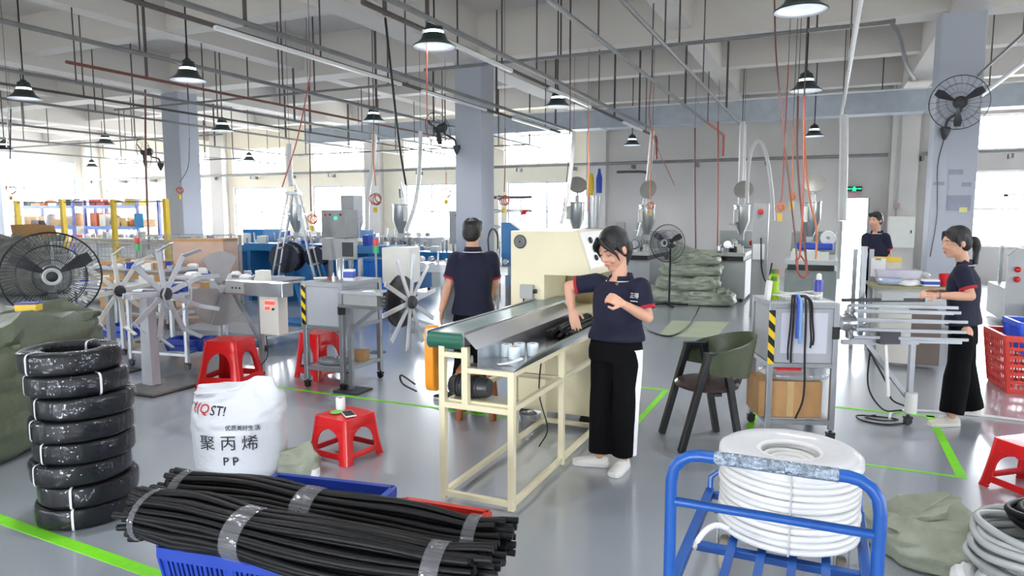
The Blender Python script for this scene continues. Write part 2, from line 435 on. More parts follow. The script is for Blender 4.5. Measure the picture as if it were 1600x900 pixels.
# unseen near and right walls; open doors and window band sized for fill light
holed_wall('wall_front', M_WALL, X0, X1, 0, ZC, [(-14.5, -11.5, 0, 2.3), (-4.8, -1.4, 0, 2.4), (3.0, 6.0, 0, 2.4)], 'x', Y0, th=-0.24)
for a, b, c in ((-14.5, -11.5, 2.3), (-4.8, -1.4, 2.4), (3.0, 6.0, 2.4)):
    portal('daylight_portal', ((a + b) / 2, Y0 + 0.02, c / 2), (R(90), 0, 0), b - a, c)
rw = [(-4.0, -0.5), (2.0, 5.5), (9.0, 12.5)]
holed_wall('wall_right', M_WALL, Y0, Y1, 0, ZC, [a + (0.9, 2.4) for a in rw], 'y', X1)
for a in rw: window(a[0], a[1], 0.9, 2.4, 'y', X1, 4, 2)
# ground outside so that daylight reflects up as in a yard
struct(MB().bx((-70, -50, -0.4), (60, 70, -0.2)).put('ground', mat('concrete_yard', (176, 174, 168), 0.9, var=0.05, scale=0.3), smooth=0))

# free-standing columns
def column(x, y, w=0.56):
    c = struct(MB().bx((x - w/2, y - w/2, 0), (x + w/2, y + w/2, 4.6)).put('column', M_COL, smooth=0, bevel=0.015))
    return c
COLS = [(-14.14, 12.08), (-6.24, 12.08), (1.66, 12.08), (-22.1, 12.08), (9.6, 12.08), (1.66, 0.2), (9.6, 0.2), (-14.14, 0.2), (-22.1, 0.2)]
for x, y in COLS: column(x, y)
# rear door standing open, its frame
d = struct(MB().bx((0.36, Y1 - 0.03, 0), (0.42, Y1 + 0.05, 2.13)).put('door_1', M_GREYPAINT, smooth=0))
MB().bx((0.40, Y1 - 0.03, 2.08), (0.95, Y1 + 0.05, 2.13)).put('door_head', M_GREYPAINT, d, smooth=0)
MB().bx((0.94, Y1 - 0.75, 0.01), (0.985, Y1 - 0.03, 2.08)).put('door_leaf', mat('grey_door', (150, 150, 148), 0.5), d, smooth=0)
MB().cyl((0.93, Y1 - 0.66, 1.0), (0.86, Y1 - 0.66, 1.0), 0.02).put('door_handle', M_STEEL, d)

# ---------------------------------------------------------------- ventilation duct in front of the back wall
t = thing('air_duct', 'long rectangular galvanised air duct running under the ceiling along the back wall', 'duct', (0, 17.0, 3.83))
x = -14.6
while x < 11.0:
    L_ = min(2.35, 11.0 - x)
    MB().bx((x, 0, 0), (x + L_ - 0.006, 0.5, 0.45)).put('duct_section', M_GALV, t, smooth=0)
    MB().bx((x - 0.02, -0.015, -0.015), (x + 0.02, 0.515, 0.465)).put('flange', M_GALV, t, smooth=0)
    x += L_
for k in range(-3, 3):
    x = 1.0 + k * 4.6
    MB().cyl((x, 0.25, 0.40), (x, 0.25, 1.6), 0.012, n=6).put('hanger_rod', M_ROD, t)
MB().bx((-14.6, -0.012, 0.452), (11.0, 0.02, 0.485)).put('top_pale_strip', M_WHITEPL, t, smooth=0)  # pale strip that draws the bright line along the duct's top edge
# ================================================================ CEILING SERVICES
def conduit(X, ya, yb, z, r, label, m, rods, rod_r=0.012, name='conduit', rod_top=5.3, m_rod=None, extra=None, ph=0.0):
    t = thing(name, label, 'pipe', (X, ya, z))
    MB().cyl((0, 0, 0), (0, yb - ya, 0), r, n=8).put('pipe', m, t)
    y = 0.35 + ph; k = 0
    while y < yb - ya:
        rr = rod_r * (1.45 if k % 3 == 0 else 0.75)
        MB().bar((0, y, -r), (0, y, rod_top - z), rr * 2, rr * 1.4).put('hanger_rod', m_rod or M_ROD, t, smooth=0)
        y += rods * 1.15; k += 1
    return t
CL = 'hung from the ceiling on rods'
conduit(-7.60, 3.2, 19.6, 3.6, 0.028, 'grey pipe passing just behind the large lamp over the star winder', M_PIPE, 2.1)
conduit(-8.87, 5.9, 19.4, 3.6, 0.022, 'brown pipe starting at a dropper left of the star winder lamp', M_RUST, 2.3, ph=0.8)
conduit(-10.1, 4.2, 19.6, 3.6, 0.026, 'grey pipe crossing above the big round floor fan', M_PIPE, 2.0)
conduit(-11.2, 4.6, 19.6, 3.6, 0.022, 'dark pipe second from the leftmost lamp, above the tarp heap', M_ROD, 2.4)
conduit(-12.6, 5.4, 19.6, 3.6, 0.024, 'grey pipe beyond the leftmost near lamp', M_PIPE, 2.2, ph=0.6)
conduit(-15.6, 6.5, 19.6, 3.55, 0.024, 'thin pipe leading past the left column towards the yellow fence', M_PIPE, 2.2)
conduit(-18.2, 7.8, 19.6, 3.5, 0.024, 'thin far pipe over the rack of boxes', M_PIPE, 2.4)
conduit(-21.5, 9.0, 19.6, 3.5, 0.024, 'farthest left pipe in front of the blue-curtained windows', M_PIPE, 2.6)
c1 = conduit(-5.80, 4.2, 15.6, 3.6, 0.026, 'dark pipe with white cable trunking over the mid workstation', M_ROD, 2.2)
for a, b in ((1.2, 4.6), (5.2, 7.4), (8.6, 10.6)):
    MB().bx((0.015, a, -0.05), (0.065, b, -0.008)).put('cable_trunking', M_WHITEPL, c1, smooth=0)
conduit(-5.50, 4.2, 15.6, 3.62, 0.03, 'grey pipe running beside the one with white trunking', M_PIPE, 2.6, ph=1.0)
c2 = conduit(-3.93, 5.4, 17.4, 3.6, 0.026, 'dark pipe with white trunking over the person seen from behind', M_ROD, 2.3)
for a, b in ((1.0, 3.2), (4.6, 6.6), (8.8, 10.4)):
    MB().bx((0.015, a, -0.05), (0.065, b, -0.008)).put('cable_trunking', M_WHITEPL, c2, smooth=0)
MB().tube(spline([(0, 11.9, 0), (0, 12.05, -0.05), (0, 12.1, -0.2), (0, 12.1, -0.55)], 4), 0.03).put('elbow_drop', M_RUST, c2)
conduit(-3.70, 4.9, 15.8, 3.62, 0.03, 'grey pipe alongside the dark one over the person seen from behind', M_PIPE, 2.5, ph=0.9)
c3 = conduit(-2.36, 4.6, 17.8, 3.6, 0.026, 'brown pipe above the person in striped trousers ending in a red drop', M_PIPE, 2.25)
MB().tube(spline([(0, 10.5, 0), (0, 13.1, 0.0), (0, 13.2, -0.06), (0, 13.22, -0.5)], 4), 0.029).put('elbow_drop', M_REDHOSE, c3)
conduit(-1.76, 4.6, 16.6, 3.6, 0.026, 'grey pipe right of the one ending in a red drop', M_PIPE, 2.35, ph=0.5)
conduit(0.20, 4.8, 16.4, 3.6, 0.03, 'pale pipe above the aluminium tool cart', mat('pale_pipe', (206, 206, 204), 0.4, var=0.04), 3.4, ph=1.4)
conduit(1.87, 6.0, 14.0, 3.62, 0.02, 'thin pipe passing beside the right column', M_PIPE, 2.6)
conduit(2.22, 6.0, 15.0, 3.6, 0.035, 'thick white pipe at the right beside the wall fan', mat('white_pipe', (230, 230, 228), 0.35, var=0.02), 2.9)
def cross_pipe(Y, xa, xb, z, r, label, rods, m=M_PIPE, bend=None):
    t = thing('cross_pipe', label, 'pipe', (xa, Y, z))
    if bend: MB().tube(bend, r, 8).put('pipe', m, t)
    else: MB().cyl((0, 0, 0), (xb - xa, 0, 0), r, n=8).put('pipe', m, t)
    x = 0.6
    while x < xb - xa:
        MB().bar((x, 0, r), (x, 0, 5.3 - z), 0.022, 0.016).put('hanger_rod', M_ROD, t, smooth=0); x += rods
cross_pipe(9.7, -5.9, 1.3, 3.95, 0.026, 'long cross pipe from the centre column to the right column', 1.7, bend=spline([(0, 0, 0), (3, 0, 0), (6.2, 0, 0.02), (6.55, 0.1, 0), (6.8, 1.2, -0.25), (7.0, 2.2, -0.3)], 6))
cross_pipe(10.3, -14.0, -6.6, 3.9, 0.022, 'cross pipe between the left and centre columns', 1.6)
cross_pipe(13.6, -24.0, -14.4, 3.75, 0.022, 'cross pipe far left in front of the curtained windows', 1.9)
cross_pipe(15.6, -14.0, -6.6, 3.35, 0.02, 'thin cross pipe in front of the middle windows', 1.5)
cross_pipe(14.4, -20.0, -14.5, 3.2, 0.02, 'low thin cross pipe behind the left wall fan', 1.5)
t = thing('wall_pipe', 'grey pipe run fixed along the back wall below the upper windows', 'pipe', (0, 19.66, 3.14))
MB().cyl((X0 + 0.3, 0, 0), (1.35, 0, 0), 0.045, n=8).put('pipe', M_PIPE, t)
MB().cyl((2.05, 0, 0), (11.5, 0, 0), 0.045, n=8).put('pipe', M_PIPE, t)
for k in range(22):
    x = -28.5 + k * 1.8
    if 1.3 < x < 2.1: continue
    MB().bx((x - 0.03, -0.02, -0.16), (x + 0.03, 0.33, -0.05)).put('bracket', M_PIPE, t, smooth=0)

# ---------------------------------------------------------------- high-bay lamps
M_LAMPGREEN = mat('dark_green_lamp_enamel', (44, 58, 54), 0.35, var=0.05)
M_REFL = mat('white_reflector', (238, 242, 250), 0.35, var=0.0)
M_LENS = mat('lamp_lens', (235, 243, 255), 0.3, var=0, emit=4.0)
def make_lamp(label, loc):
    loc = (loc[0], loc[1], loc[2] + 0.02)
    t = thing('high_bay_lamp', label, 'lamp', loc, group='high-bay lamps under the ceiling')
    MB().cyl((0, 0, 0.30), (0, 0, (5.34 - loc[2]) / 0.9), 0.012, n=6).put('cord', M_BLACK, t)
    MB().lathe([(0.0, 0.31), (0.03, 0.31), (0.05, 0.285), (0.09, 0.26), (0.108, 0.20), (0.112, 0.175), (0.0, 0.175)], 22).put('housing', M_LAMPGREEN, t)
    MB().lathe([(0.0, 0.176), (0.108, 0.176), (0.112, 0.135), (0.0, 0.135)], 22).put('light_band', M_LENS, t)
    MB().lathe([(0.105, 0.135), (0.125, 0.13), (0.15, 0.07), (0.21, 0.02), (0.245, 0.0), (0.247, 0.0), (0.247, 0.006), (0.213, 0.027), (0.155, 0.077), (0.13, 0.139), (0.105, 0.14)], 26, closed=True).put('shade', M_LAMPGREEN, t)
    MB().lathe([(0.1, 0.125), (0.118, 0.12), (0.145, 0.064), (0.206, 0.014), (0.242, -0.004), (0.236, -0.004), (0.2, 0.02), (0.14, 0.072), (0.112, 0.126)], 26, closed=True).put('reflector', M_REFL, t)
    MB().lathe([(0.0, 0.115), (0.1, 0.112), (0.1, 0.124), (0.0, 0.126)], 20).put('lens', M_LENS, t)
    l = bpy.data.lights.new('lamp_light', 'SPOT'); l.energy = LAMP_POWER; l.shadow_soft_size = 0.09; l.color = (0.97, 0.98, 1.0)
    l.spot_size = R(150); l.spot_blend = 0.6
    t.scale = (0.9, 0.9, 0.9)
    lo_ = bpy.data.objects.new('lamp_light', l); col.objects.link(lo_); lo_.parent = t; lo_.location = (0, 0, 0.09)
    return t
LAMPS = [((-0.27, 6.58), 'nearest high-bay lamp, cut by the top edge above the tool cart'), ((-3.77, 6.40), 'large high-bay lamp in the row nearest the top, over the conveyor'),
    ((-7.60, 6.65), 'large high-bay lamp over the aluminium star winder'), ((-11.02, 6.66), 'high-bay lamp at the left over the big round fan'),
    ((-0.33, 10.77), 'high-bay lamp between the nearest one and the wall, over the tool cart'), ((-4.02, 10.7), 'high-bay lamp right of the centre column, above the person in striped trousers'),
    ((-7.76, 10.93), 'high-bay lamp left of the centre column, above the wheel of arms'), ((-11.5, 10.86), 'pale high-bay lamp just right of the left column'),
    ((-16.3, 11.7), 'high-bay lamp just left of the left column fan'), ((-20.2, 11.6), 'small high-bay lamp at the far left edge'),
    ((-0.31, 17.0), 'small high-bay lamp under the duct near the exit sign'), ((-4.50, 17.3), 'small high-bay lamp below the duct, right of centre'),
    ((-17.0, 17.1), 'tiny far high-bay lamp in front of the windows behind the ladder'), ((-24.5, 17.0), 'tiny far high-bay lamp before the curtained windows')]
LAMPS += [((-0.30, 2.4), 'unseen high-bay lamp added above the blue trolley'), ((-3.80, 2.4), 'unseen high-bay lamp added above the strip bundles'),  # out-of-view lamps continuing the grid, added to brighten the near floor
    ((-7.65, 2.4), 'unseen high-bay lamp added left of the tarp heap'), ((3.4, 6.5), 'unseen high-bay lamp added right of the tall red crate'), ((-2.0, -1.8), 'unseen high-bay lamp added behind the viewer')]
for (x, y), lb in LAMPS: make_lamp(lb, (x, y, 3.38))

# ---------------------------------------------------------------- wall fans on the columns
M_FANWIRE = mat('black_fan_wire', (30, 32, 40), 0.4, var=0.05)
def fan_head(t, c, ax, rad, hub_m=None, cage_rings=4, spokes=24, wire=0.003, blades=3, bl_m=None, dep=0.16):
    """wire cage, blades, motor; ax is the direction the fan blows"""
    ax = V(ax).normalized(); q = ax.to_track_quat('Z', 'Y'); c = V(c)
    P = lambda r, a, z: c + q @ V((r * cos(a), r * sin(a), z))
    b = MB()
    for i in range(spokes):
        a = 2 * pi * i / spokes
        b.tube([P(0.05, a, dep * 0.55), P(rad * 0.5, a + 0.1, dep * 0.52), P(rad * 0.9, a + 0.2, dep * 0.25), P(rad, a + 0.22, 0), P(rad * 0.9, a + 0.2, -dep * 0.25), P(rad * 0.35, a + 0.06, -dep * 0.5)], wire * 0.55, 3, cap=False)
    for rr, z in ((rad, 0), (rad * 0.7, dep * 0.44), (rad * 0.38, dep * 0.53), (rad * 0.7, -dep * 0.4)):
        b.tube([P(rr, 2*pi*k/36, z) for k in range(36)], wire if rr < rad else wire * 2.2, 4, closed=True)
    g = b.put('fan_guard', M_FANWIRE, t); g['kind'] = 'stuff'
    for k in range(blades):
        a0 = 2 * pi * k / blades + 0.5
        pts = []
        for f, wid, tw in ((0.12, 0.16, 0.9), (0.4, 0.22, 0.7), (0.7, 0.22, 0.5), (0.9, 0.13, 0.4)):
            pts.append((P(rad * f, a0 - wid, -0.03 * tw), P(rad * f, a0 + wid, 0.05 * tw)))
        th = q @ V((0, 0, 0.004))
        rings = [[p, s_, s_ + th, p + th] for p, s_ in pts]
        MB().loft(rings).put('blade', bl_m or M_DARKPAINT, t)
    MB().lathe([(0, 0.075), (0.03, 0.075), (0.055, 0.06), (0.06, 0.0), (0.05, -0.02)], 16, c, ax).put('hub', hub_m or M_DARKPAINT, t)
    MB().lathe([(0.05, -0.04), (0.085, -0.06), (0.09, -0.17), (0.06, -0.2), (0, -0.21)], 16, c, ax).put('motor', M_DARKPAINT, t)
def wall_fan(label, c, ax, foot, rad=0.33):
    t = thing('wall_fan', label, 'fan', foot, group='wall fans on the columns')
    c = V(c) - V(foot); ax = V(ax).normalized()
    fan_head(t, c, ax, rad)
    back = c - ax * 0.17
    MB().tube(spline([back, back + V((0, 0, -0.12)), V((0, 0, 0.14)) * 0.6 + back * 0.2, (0, 0, 0.0)], 6), 0.02).put('arm', M_DARKPAINT, t)
    MB().lathe([(0.0, 0.06), (0.07, 0.05), (0.075, 0.0), (0.02, -0.12), (0, -0.13)], 10).put('mount_bracket', M_DARKPAINT, t)
    return t
f = wall_fan('black wall fan high on the front of the right column', (1.60, 11.35, 3.20), (-0.25, -0.9, -0.12), (1.50, 11.72, 2.86), 0.36)
MB().tube(spline([(0, 0, -0.1), (-0.06, 0, -0.5), (-0.03, 0, -1.2), (-0.08, 0, -1.8)], 6), 0.008, 5).put('power_cord', M_BLACK, f)
wall_fan('black wall fan seen edge-on at the left of the centre column', (-6.86, 11.75, 3.30), (-0.93, 0.25, -0.15), (-6.45, 11.73, 2.93), 0.33)
wall_fan('black wall fan at the left of the left column', (-15.02, 11.75, 3.16), (-0.85, -0.45, -0.1), (-14.46, 11.74, 2.84), 0.36)
# ================================================================ FOREGROUND
# ---------------------------------------------------------------- stack of film-wrapped black hose coils
M_HOSEBLK = mat('black_hose', (12, 13, 18), 0.45, var=0.2, scale=9, spec=0.25)
M_FILM = clear_mat('crinkled_clear_film', (225, 230, 240), 0.03, 0.06, bump=1.0, bscale=17)
M_STRAPW = mat('white_strap', (214, 216, 222), 0.4, var=0.03)
def ring_profile(Ro, Ri, h, e=5.5, n=24):
    c, w = (Ro + Ri) / 2, (Ro - Ri) / 2
    pr = []
    for k in range(n):
        a = 2 * pi * k / n; ca_, sa_ = cos(a), sin(a)
        pr.append((c + w * math.copysign(abs(ca_) ** (2/e), ca_), h / 2 + h / 2 * math.copysign(abs(sa_) ** (2/e), sa_)))
    return pr
def hose_coil(loc, Ro, Ri, h, label, seed, straps, tilt=(0, 0)):
    t = thing('hose_coil', label, 'hose coil', loc, group='black film-wrapped hose coils in the stack')
    t.rotation_euler = (tilt[0], tilt[1], 0)
    def body(off, amp):
        rnd = random.Random(seed); b = MB(); n = 44; pr = ring_profile(Ro + off, Ri - off, h)
        vs = []
        for i in range(n):
            a = 2 * pi * i / n
            for r, z in pr:
                q = noise.noise(V((cos(a) * 2 + seed, sin(a) * 2, z * 9))) * amp
                vs.append(((r + q) * cos(a), (r + q) * sin(a), z + (q * 0.5 if z > h * .5 else 0)))
        k = len(pr)
        fs = [(i*k + j, ((i+1) % n)*k + j, ((i+1) % n)*k + (j+1) % k, i*k + (j+1) % k) for i in range(n) for j in range(k)]
        return b.add(vs, fs)
    body(0, 0.006).put('hose_turns', M_HOSEBLK, t, smooth=1.2)
    body(0.005, 0.012).put('film_wrap', M_FILM, t, smooth=1.2)
    for a in straps:
        pr = ring_profile(Ro + 0.009, Ri - 0.009, h + 0.004, 5.0, 28); b = MB()
        rings = [[V((r * cos(a) - s * 0.006 * sin(a), r * sin(a) + s * 0.006 * cos(a), z - 0.002)) for s in (-1, 1)] for r, z in pr]
        rings.append(rings[0])
        b.loft(rings, cap=False, closed=False).put('strap', M_STRAPW, t)
    return t
ords = ['bottom', 'second from the bottom', 'third from the bottom', 'fourth from the bottom', 'fourth from the top', 'third from the top', 'second from the top', 'topmost']
offs = [(0.0, 0.0), (0.015, 0.01), (-0.012, -0.01), (0.006, 0.008), (0.0, 0.0), (0.015, 0.01), (-0.015, 0.0), (-0.045, -0.01)]
straps_ = [(-0.87, 2.2), (-0.95, 1.4), (-1.62, 1.2), (-1.5, 0.9), (-1.72, 1.6), (-1.66, 0.9), (-1.85, -0.15), (-1.48, 2.0)]
for i in range(8):
    hose_coil((-3.72 + offs[i][0], 2.43 + offs[i][1], 0.002 + i * 0.119), 0.245 if i != 4 else 0.25, 0.15, 0.117,
              'black film-wrapped hose coil, %s of the tall stack' % ords[i], i * 3.7, straps_[i], (0, 0))

# ---------------------------------------------------------------- plastic crates
def crate(name, loc, rz, w, d, h, m, label, ribs=9, cat='crate', rows=2, group=None):
    t = thing(name, label, cat, loc, rz, group)
    fl = 0.88; 
    def P(u, v, z):                                       # taper towards the floor
        k = fl + (1 - fl) * z / h
        return V((u * w / 2 * k, v * d / 2 * k, z))
    b = MB()
    for s in range(4):                                     # rim ring
        c = [(-1, -1), (1, -1), (1, 1), (-1, 1)]
        p, q = c[s], c[(s + 1) % 4]
        b.bar(P(p[0], p[1], h - 0.02), P(q[0], q[1], h - 0.02), 0.03, 0.045)
    b.put('rim', m, t, smooth=0)
    MB().box((0, 0, 0.01), (w * fl, d * fl, 0.02)).put('bottom', m, t, smooth=0)
    for s in range(4):                                     # a lattice on every side
        c = [(-1, -1), (1, -1), (1, 1), (-1, 1)]
        p, q = c[s], c[(s + 1) % 4]
        L_ = lambda f, z: P(p[0] + (q[0] - p[0]) * f, p[1] + (q[1] - p[1]) * f, z)
        b = MB()
        zs = [0.03] + [0.03 + (h - 0.07) * (k + 1) / rows for k in range(rows)]
        nrm = V(((p[1] - q[1]) , (q[0] - p[0]), 0)); 
        for z in zs: b.bar(L_(0, z), L_(1, z), 0.012, 0.03)
        n = ribs if s % 2 == 0 else max(5, int(ribs * d / w))
        for k in range(n * 2 + 1):
            f = k / (n * 2)
            wd = 0.03 if k % n == 0 else (0.014 if k % 2 else 0.01)
            b.bar(L_(f, 0.02), L_(f, h - 0.03), wd, 0.010, up=(L_(1, 0) - L_(0, 0)).cross(V((0, 0, 1))))
        b.put('side_lattice', m, t, smooth=0)
    for sx in (-1, 1):
        for sy in (-1, 1): MB().bar(P(sx * .97, sy * .97, 0), P(sx * .97, sy * .97, h - .02), 0.035, 0.035).put('corner_post', m, t, smooth=0)
    return t
crate('vented_crate', (-2.14, 2.30, 0), R(9), 0.66, 0.82, 0.34, M_BLUEPL, 'blue vented plastic crate under the black strip bundles', 14)
crate('vented_crate', (-1.55, 2.36, 0), R(4), 0.44, 0.76, 0.31, M_REDCRATE, 'red plastic crate under the right end of the strip bundles', 12)

# ---------------------------------------------------------------- bundles of black rubber strips held by clear tape
M_STRIP = mat('black_rubber_strip', (15, 15, 17), 0.5, var=0.15, scale=4, spec=0.3)
M_CLEARTAPE = clear_mat('clear_packing_tape', (235, 238, 246), 0.14, 0.08, bump=0.6, bscale=24, milky=0.10)
def bundle(label, pts, ax_w, ax_h, n_tubes, bands, seed, r=0.0135):
    rnd = random.Random(seed)
    base = V((pts[0][0], pts[0][1], 0)); t = thing('strip_bundle', label, 'bundle', base, group='taped bundles of black rubber strips')
    C = [V(p) - base for p in spline(pts, 6)]; N = len(C)
    off = []; k = 0
    while len(off) < n_tubes:                              # packed cross section
        k += 1
        x, y = rnd.uniform(-1, 1), rnd.uniform(-1, 1)
        if x*x + y*y > 1: continue
        md = 1.75 * r if k < 6000 else 1.2 * r
        if all(((x - a) * ax_w) ** 2 + ((y - b) * ax_h) ** 2 > md ** 2 for a, b in off): off.append((x, y))
        if k > 20000: break
    for (x, y) in off:
        e0, e1 = rnd.uniform(-0.05, 0.05), rnd.uniform(-0.06, 0.05); ph = rnd.uniform(0, 6.28); P = []
        for i in range(N):
            f = i / (N - 1)
            d = (C[min(i + 1, N - 1)] - C[max(i - 1, 0)]).normalized(); a = V((-d.y, d.x, 0)).normalized(); b = V((0, 0, 1))
            near = min(abs(f - q) for q in bands); sp = 1.0 + 0.22 * min(1, near / 0.16)
            sag = 0.005 * sin(f * 9 + ph) * min(1, near / 0.1)
            p = C[i] + a * (x * ax_w * sp + sag) + b * (y * ax_h * sp + sag * 0.6)
            if i == 0: p = p - d * e0
            if i == N - 1: p = p + d * e1
            P.append(p)
        MB().tube(P, r, 7).put('rubber_strip', M_STRIP, t, smooth=1.0)
    for q in bands:
        i0 = q * (N - 1); rings = []
        for df in (-1, -0.33, 0.33, 1):
            j = min(N - 1.001, max(0, i0 + df * 0.024 * (N - 1))); k = int(j); c = C[k].lerp(C[k + 1], j - k)
            d = (C[k + 1] - C[k]).normalized(); a = V((-d.y, d.x, 0)).normalized()
            rings.append([c + a * cos(2*pi*m/24) * (ax_w * 1.03 + r) + V((0, 0, 1)) * sin(2*pi*m/24) * (ax_h * 1.03 + r) for m in range(24)])
        MB().loft(rings, cap=False).put('clear_tape_band', M_CLEARTAPE, t, smooth=1.2)
    return t
bundle('rear bundle of black rubber strips lying across the blue and red crates',
       [(-2.63, 2.11, 0.455), (-2.47, 2.13, 0.455), (-2.18, 2.19, 0.45), (-1.89, 2.22, 0.44), (-1.52, 2.29, 0.42), (-1.26, 2.33, 0.40), (-1.10, 2.36, 0.40)], 0.095, 0.066, 42, [0.10, 0.48, 0.87], 3)
bundle('front bundle of black rubber strips, splayed at its left end beside the hose stack',
       [(-2.52, 1.88, 0.445), (-2.42, 1.89, 0.445), (-2.17, 1.92, 0.44), (-1.88, 1.94, 0.43), (-1.54, 1.99, 0.41), (-1.24, 2.05, 0.395), (-1.04, 2.09, 0.39)], 0.11, 0.085, 58, [0.11, 0.44, 0.85], 5)

# ---------------------------------------------------------------- crumpled sacks
def sack(name, label, loc, rz, w, d, h, m, seed, crumple=0.03, e=2.6, bulge=0.12, rows=26, cols=48, flat_top=0.5, cat='sack', lean=(0, 0), topcrump=1.0, group=None, fine=1.0, low=0.35):
    """a filled bag: super-elliptic rings, bulging in the middle, folded at the top"""
    rings = []
    for i in range(rows):
        f = i / (rows - 1); z = h * f
        k = 1 + bulge * sin(pi * min(1, f * 1.15)) - 0.10 * max(0, f - 0.8) * 5 * (1 - flat_top)
        kd = k * (1 - max(0, f - 0.62) / 0.38 * (1 - flat_top))
        edge = 1 - 0.12 * max(0, 0.08 - f) / 0.08
        ring = []
        for j in range(cols):
            a = 2 * pi * j / cols; c, s = cos(a), sin(a)
            x = w/2 * k * edge * math.copysign(abs(c) ** (2/e), c); y = d/2 * kd * edge * math.copysign(abs(s) ** (2/e), s)
            am = crumple * (low + topcrump * max(0, f - 0.45) * 1.6)
            p = V((x, y, z)); q = V((x * 3.2 + seed, y * 3.2, z * 5.5))
            nz = noise.noise(q) + 0.6 * fine * (abs(noise.noise(q * 2.3 + V((7, 0, 0)))) * 2 - 0.6) + 0.4 * fine * noise.noise(q * 4.7)
            o = V((x / w, y / d, 0)); o = o.normalized() if o.length > 0 else V((0, 0, 1))
            p += o * nz * am + V((0, 0, 1)) * noise.noise(q + V((0, 9, 3))) * am * (1.6 if f > 0.9 else 0.2) * (f > 0.1)
            ring.append(p + V((lean[0] * f * f, lean[1] * f * f, 0)))
        rings.append(ring)
    b = MB().loft(rings, cap=False)
    n0 = len(b.v); 
    b.v.append(tuple(sum((V(p) for p in rings[-1]), V()) / cols - V((0, 0, 0.03 * topcrump)))); b.v.append((0, 0, 0.0))
    last = (rows - 1) * cols
    for j in range(cols):
        b.f.append((last + j, last + (j + 1) % cols, n0)); b.f.append(((j + 1) % cols, j, n0 + 1))
    o = b.put(name, m, None, smooth=0.9, loc=loc, rz=rz)
    tag(o, label, cat, group)
    return o, b
def decal(parent, b, txt, size, origin, right, up, m, name='printed_lettering', lift=0.007):
    """flat print that follows the surface it is printed on"""
    bvh = BVHTree.FromPolygons([V(p) for p in b.v], b.f)
    me = text_mesh(txt, size, bold=0.0 if len(txt) == 5 else 0.01); right = V(right).normalized(); up = V(up).normalized(); nrm = right.cross(up)
    for v in me.vertices:
        p = V(origin) + right * v.co.x + up * v.co.y
        hit, hn, _, _ = bvh.ray_cast(p + nrm * 0.5, -nrm)
        v.co = (hit + nrm * lift) if hit is not None else p
    me.materials.clear(); me.materials.append(m)
    return link(name, me, parent)
M_SACKW = mat('white_woven_sack', (214, 217, 223), 0.42, var=0.03, bump=0.25, bscale=22)
M_INK = mat('black_ink', (28, 30, 40), 0.6, var=0)
M_REDINK = mat('red_ink', (196, 36, 46), 0.6, var=0)
sk, sb = sack('resin_sack', 'white resin sack with black Chinese lettering, in front of a red stool', (-3.42, 3.27, 0), R(26), 0.56, 0.30, 0.60, M_SACKW, 4.2, crumple=0.06, bulge=0.06, flat_top=0.35, topcrump=1.2, fine=1.0, rows=44, cols=80, low=0.03)
decal(sk, sb, '聚 丙 烯', 0.105, (-0.02, -0.3, 0.235), (1, 0, 0), (0, 0, 1), M_INK)
decal(sk, sb, 'P P', 0.075, (-0.01, -0.3, 0.12), (1, 0, 0), (0, 0, 1), M_INK)
decal(sk, sb, '优质美好生活', 0.036, (0.07, -0.3, 0.335), (1, 0, 0), (0, 0, 1), M_INK)
decal(sk, sb, '((Q', 0.075, (-0.20, -0.3, 0.455), (1, 0, -0.25), (0.25, 0, 1), M_REDINK)
decal(sk, sb, 'ST!', 0.075, (-0.09, -0.3, 0.435), (1, 0, -0.08), (0.08, 0, 1), M_INK)
sack('canvas_bag', 'small crumpled olive bag on the floor between the white sack and low red stool', (-3.05, 3.40, 0), 0.4, 0.24, 0.18, 0.17, M_SACKGREEN, 9.1, crumple=0.05, flat_top=0.4)

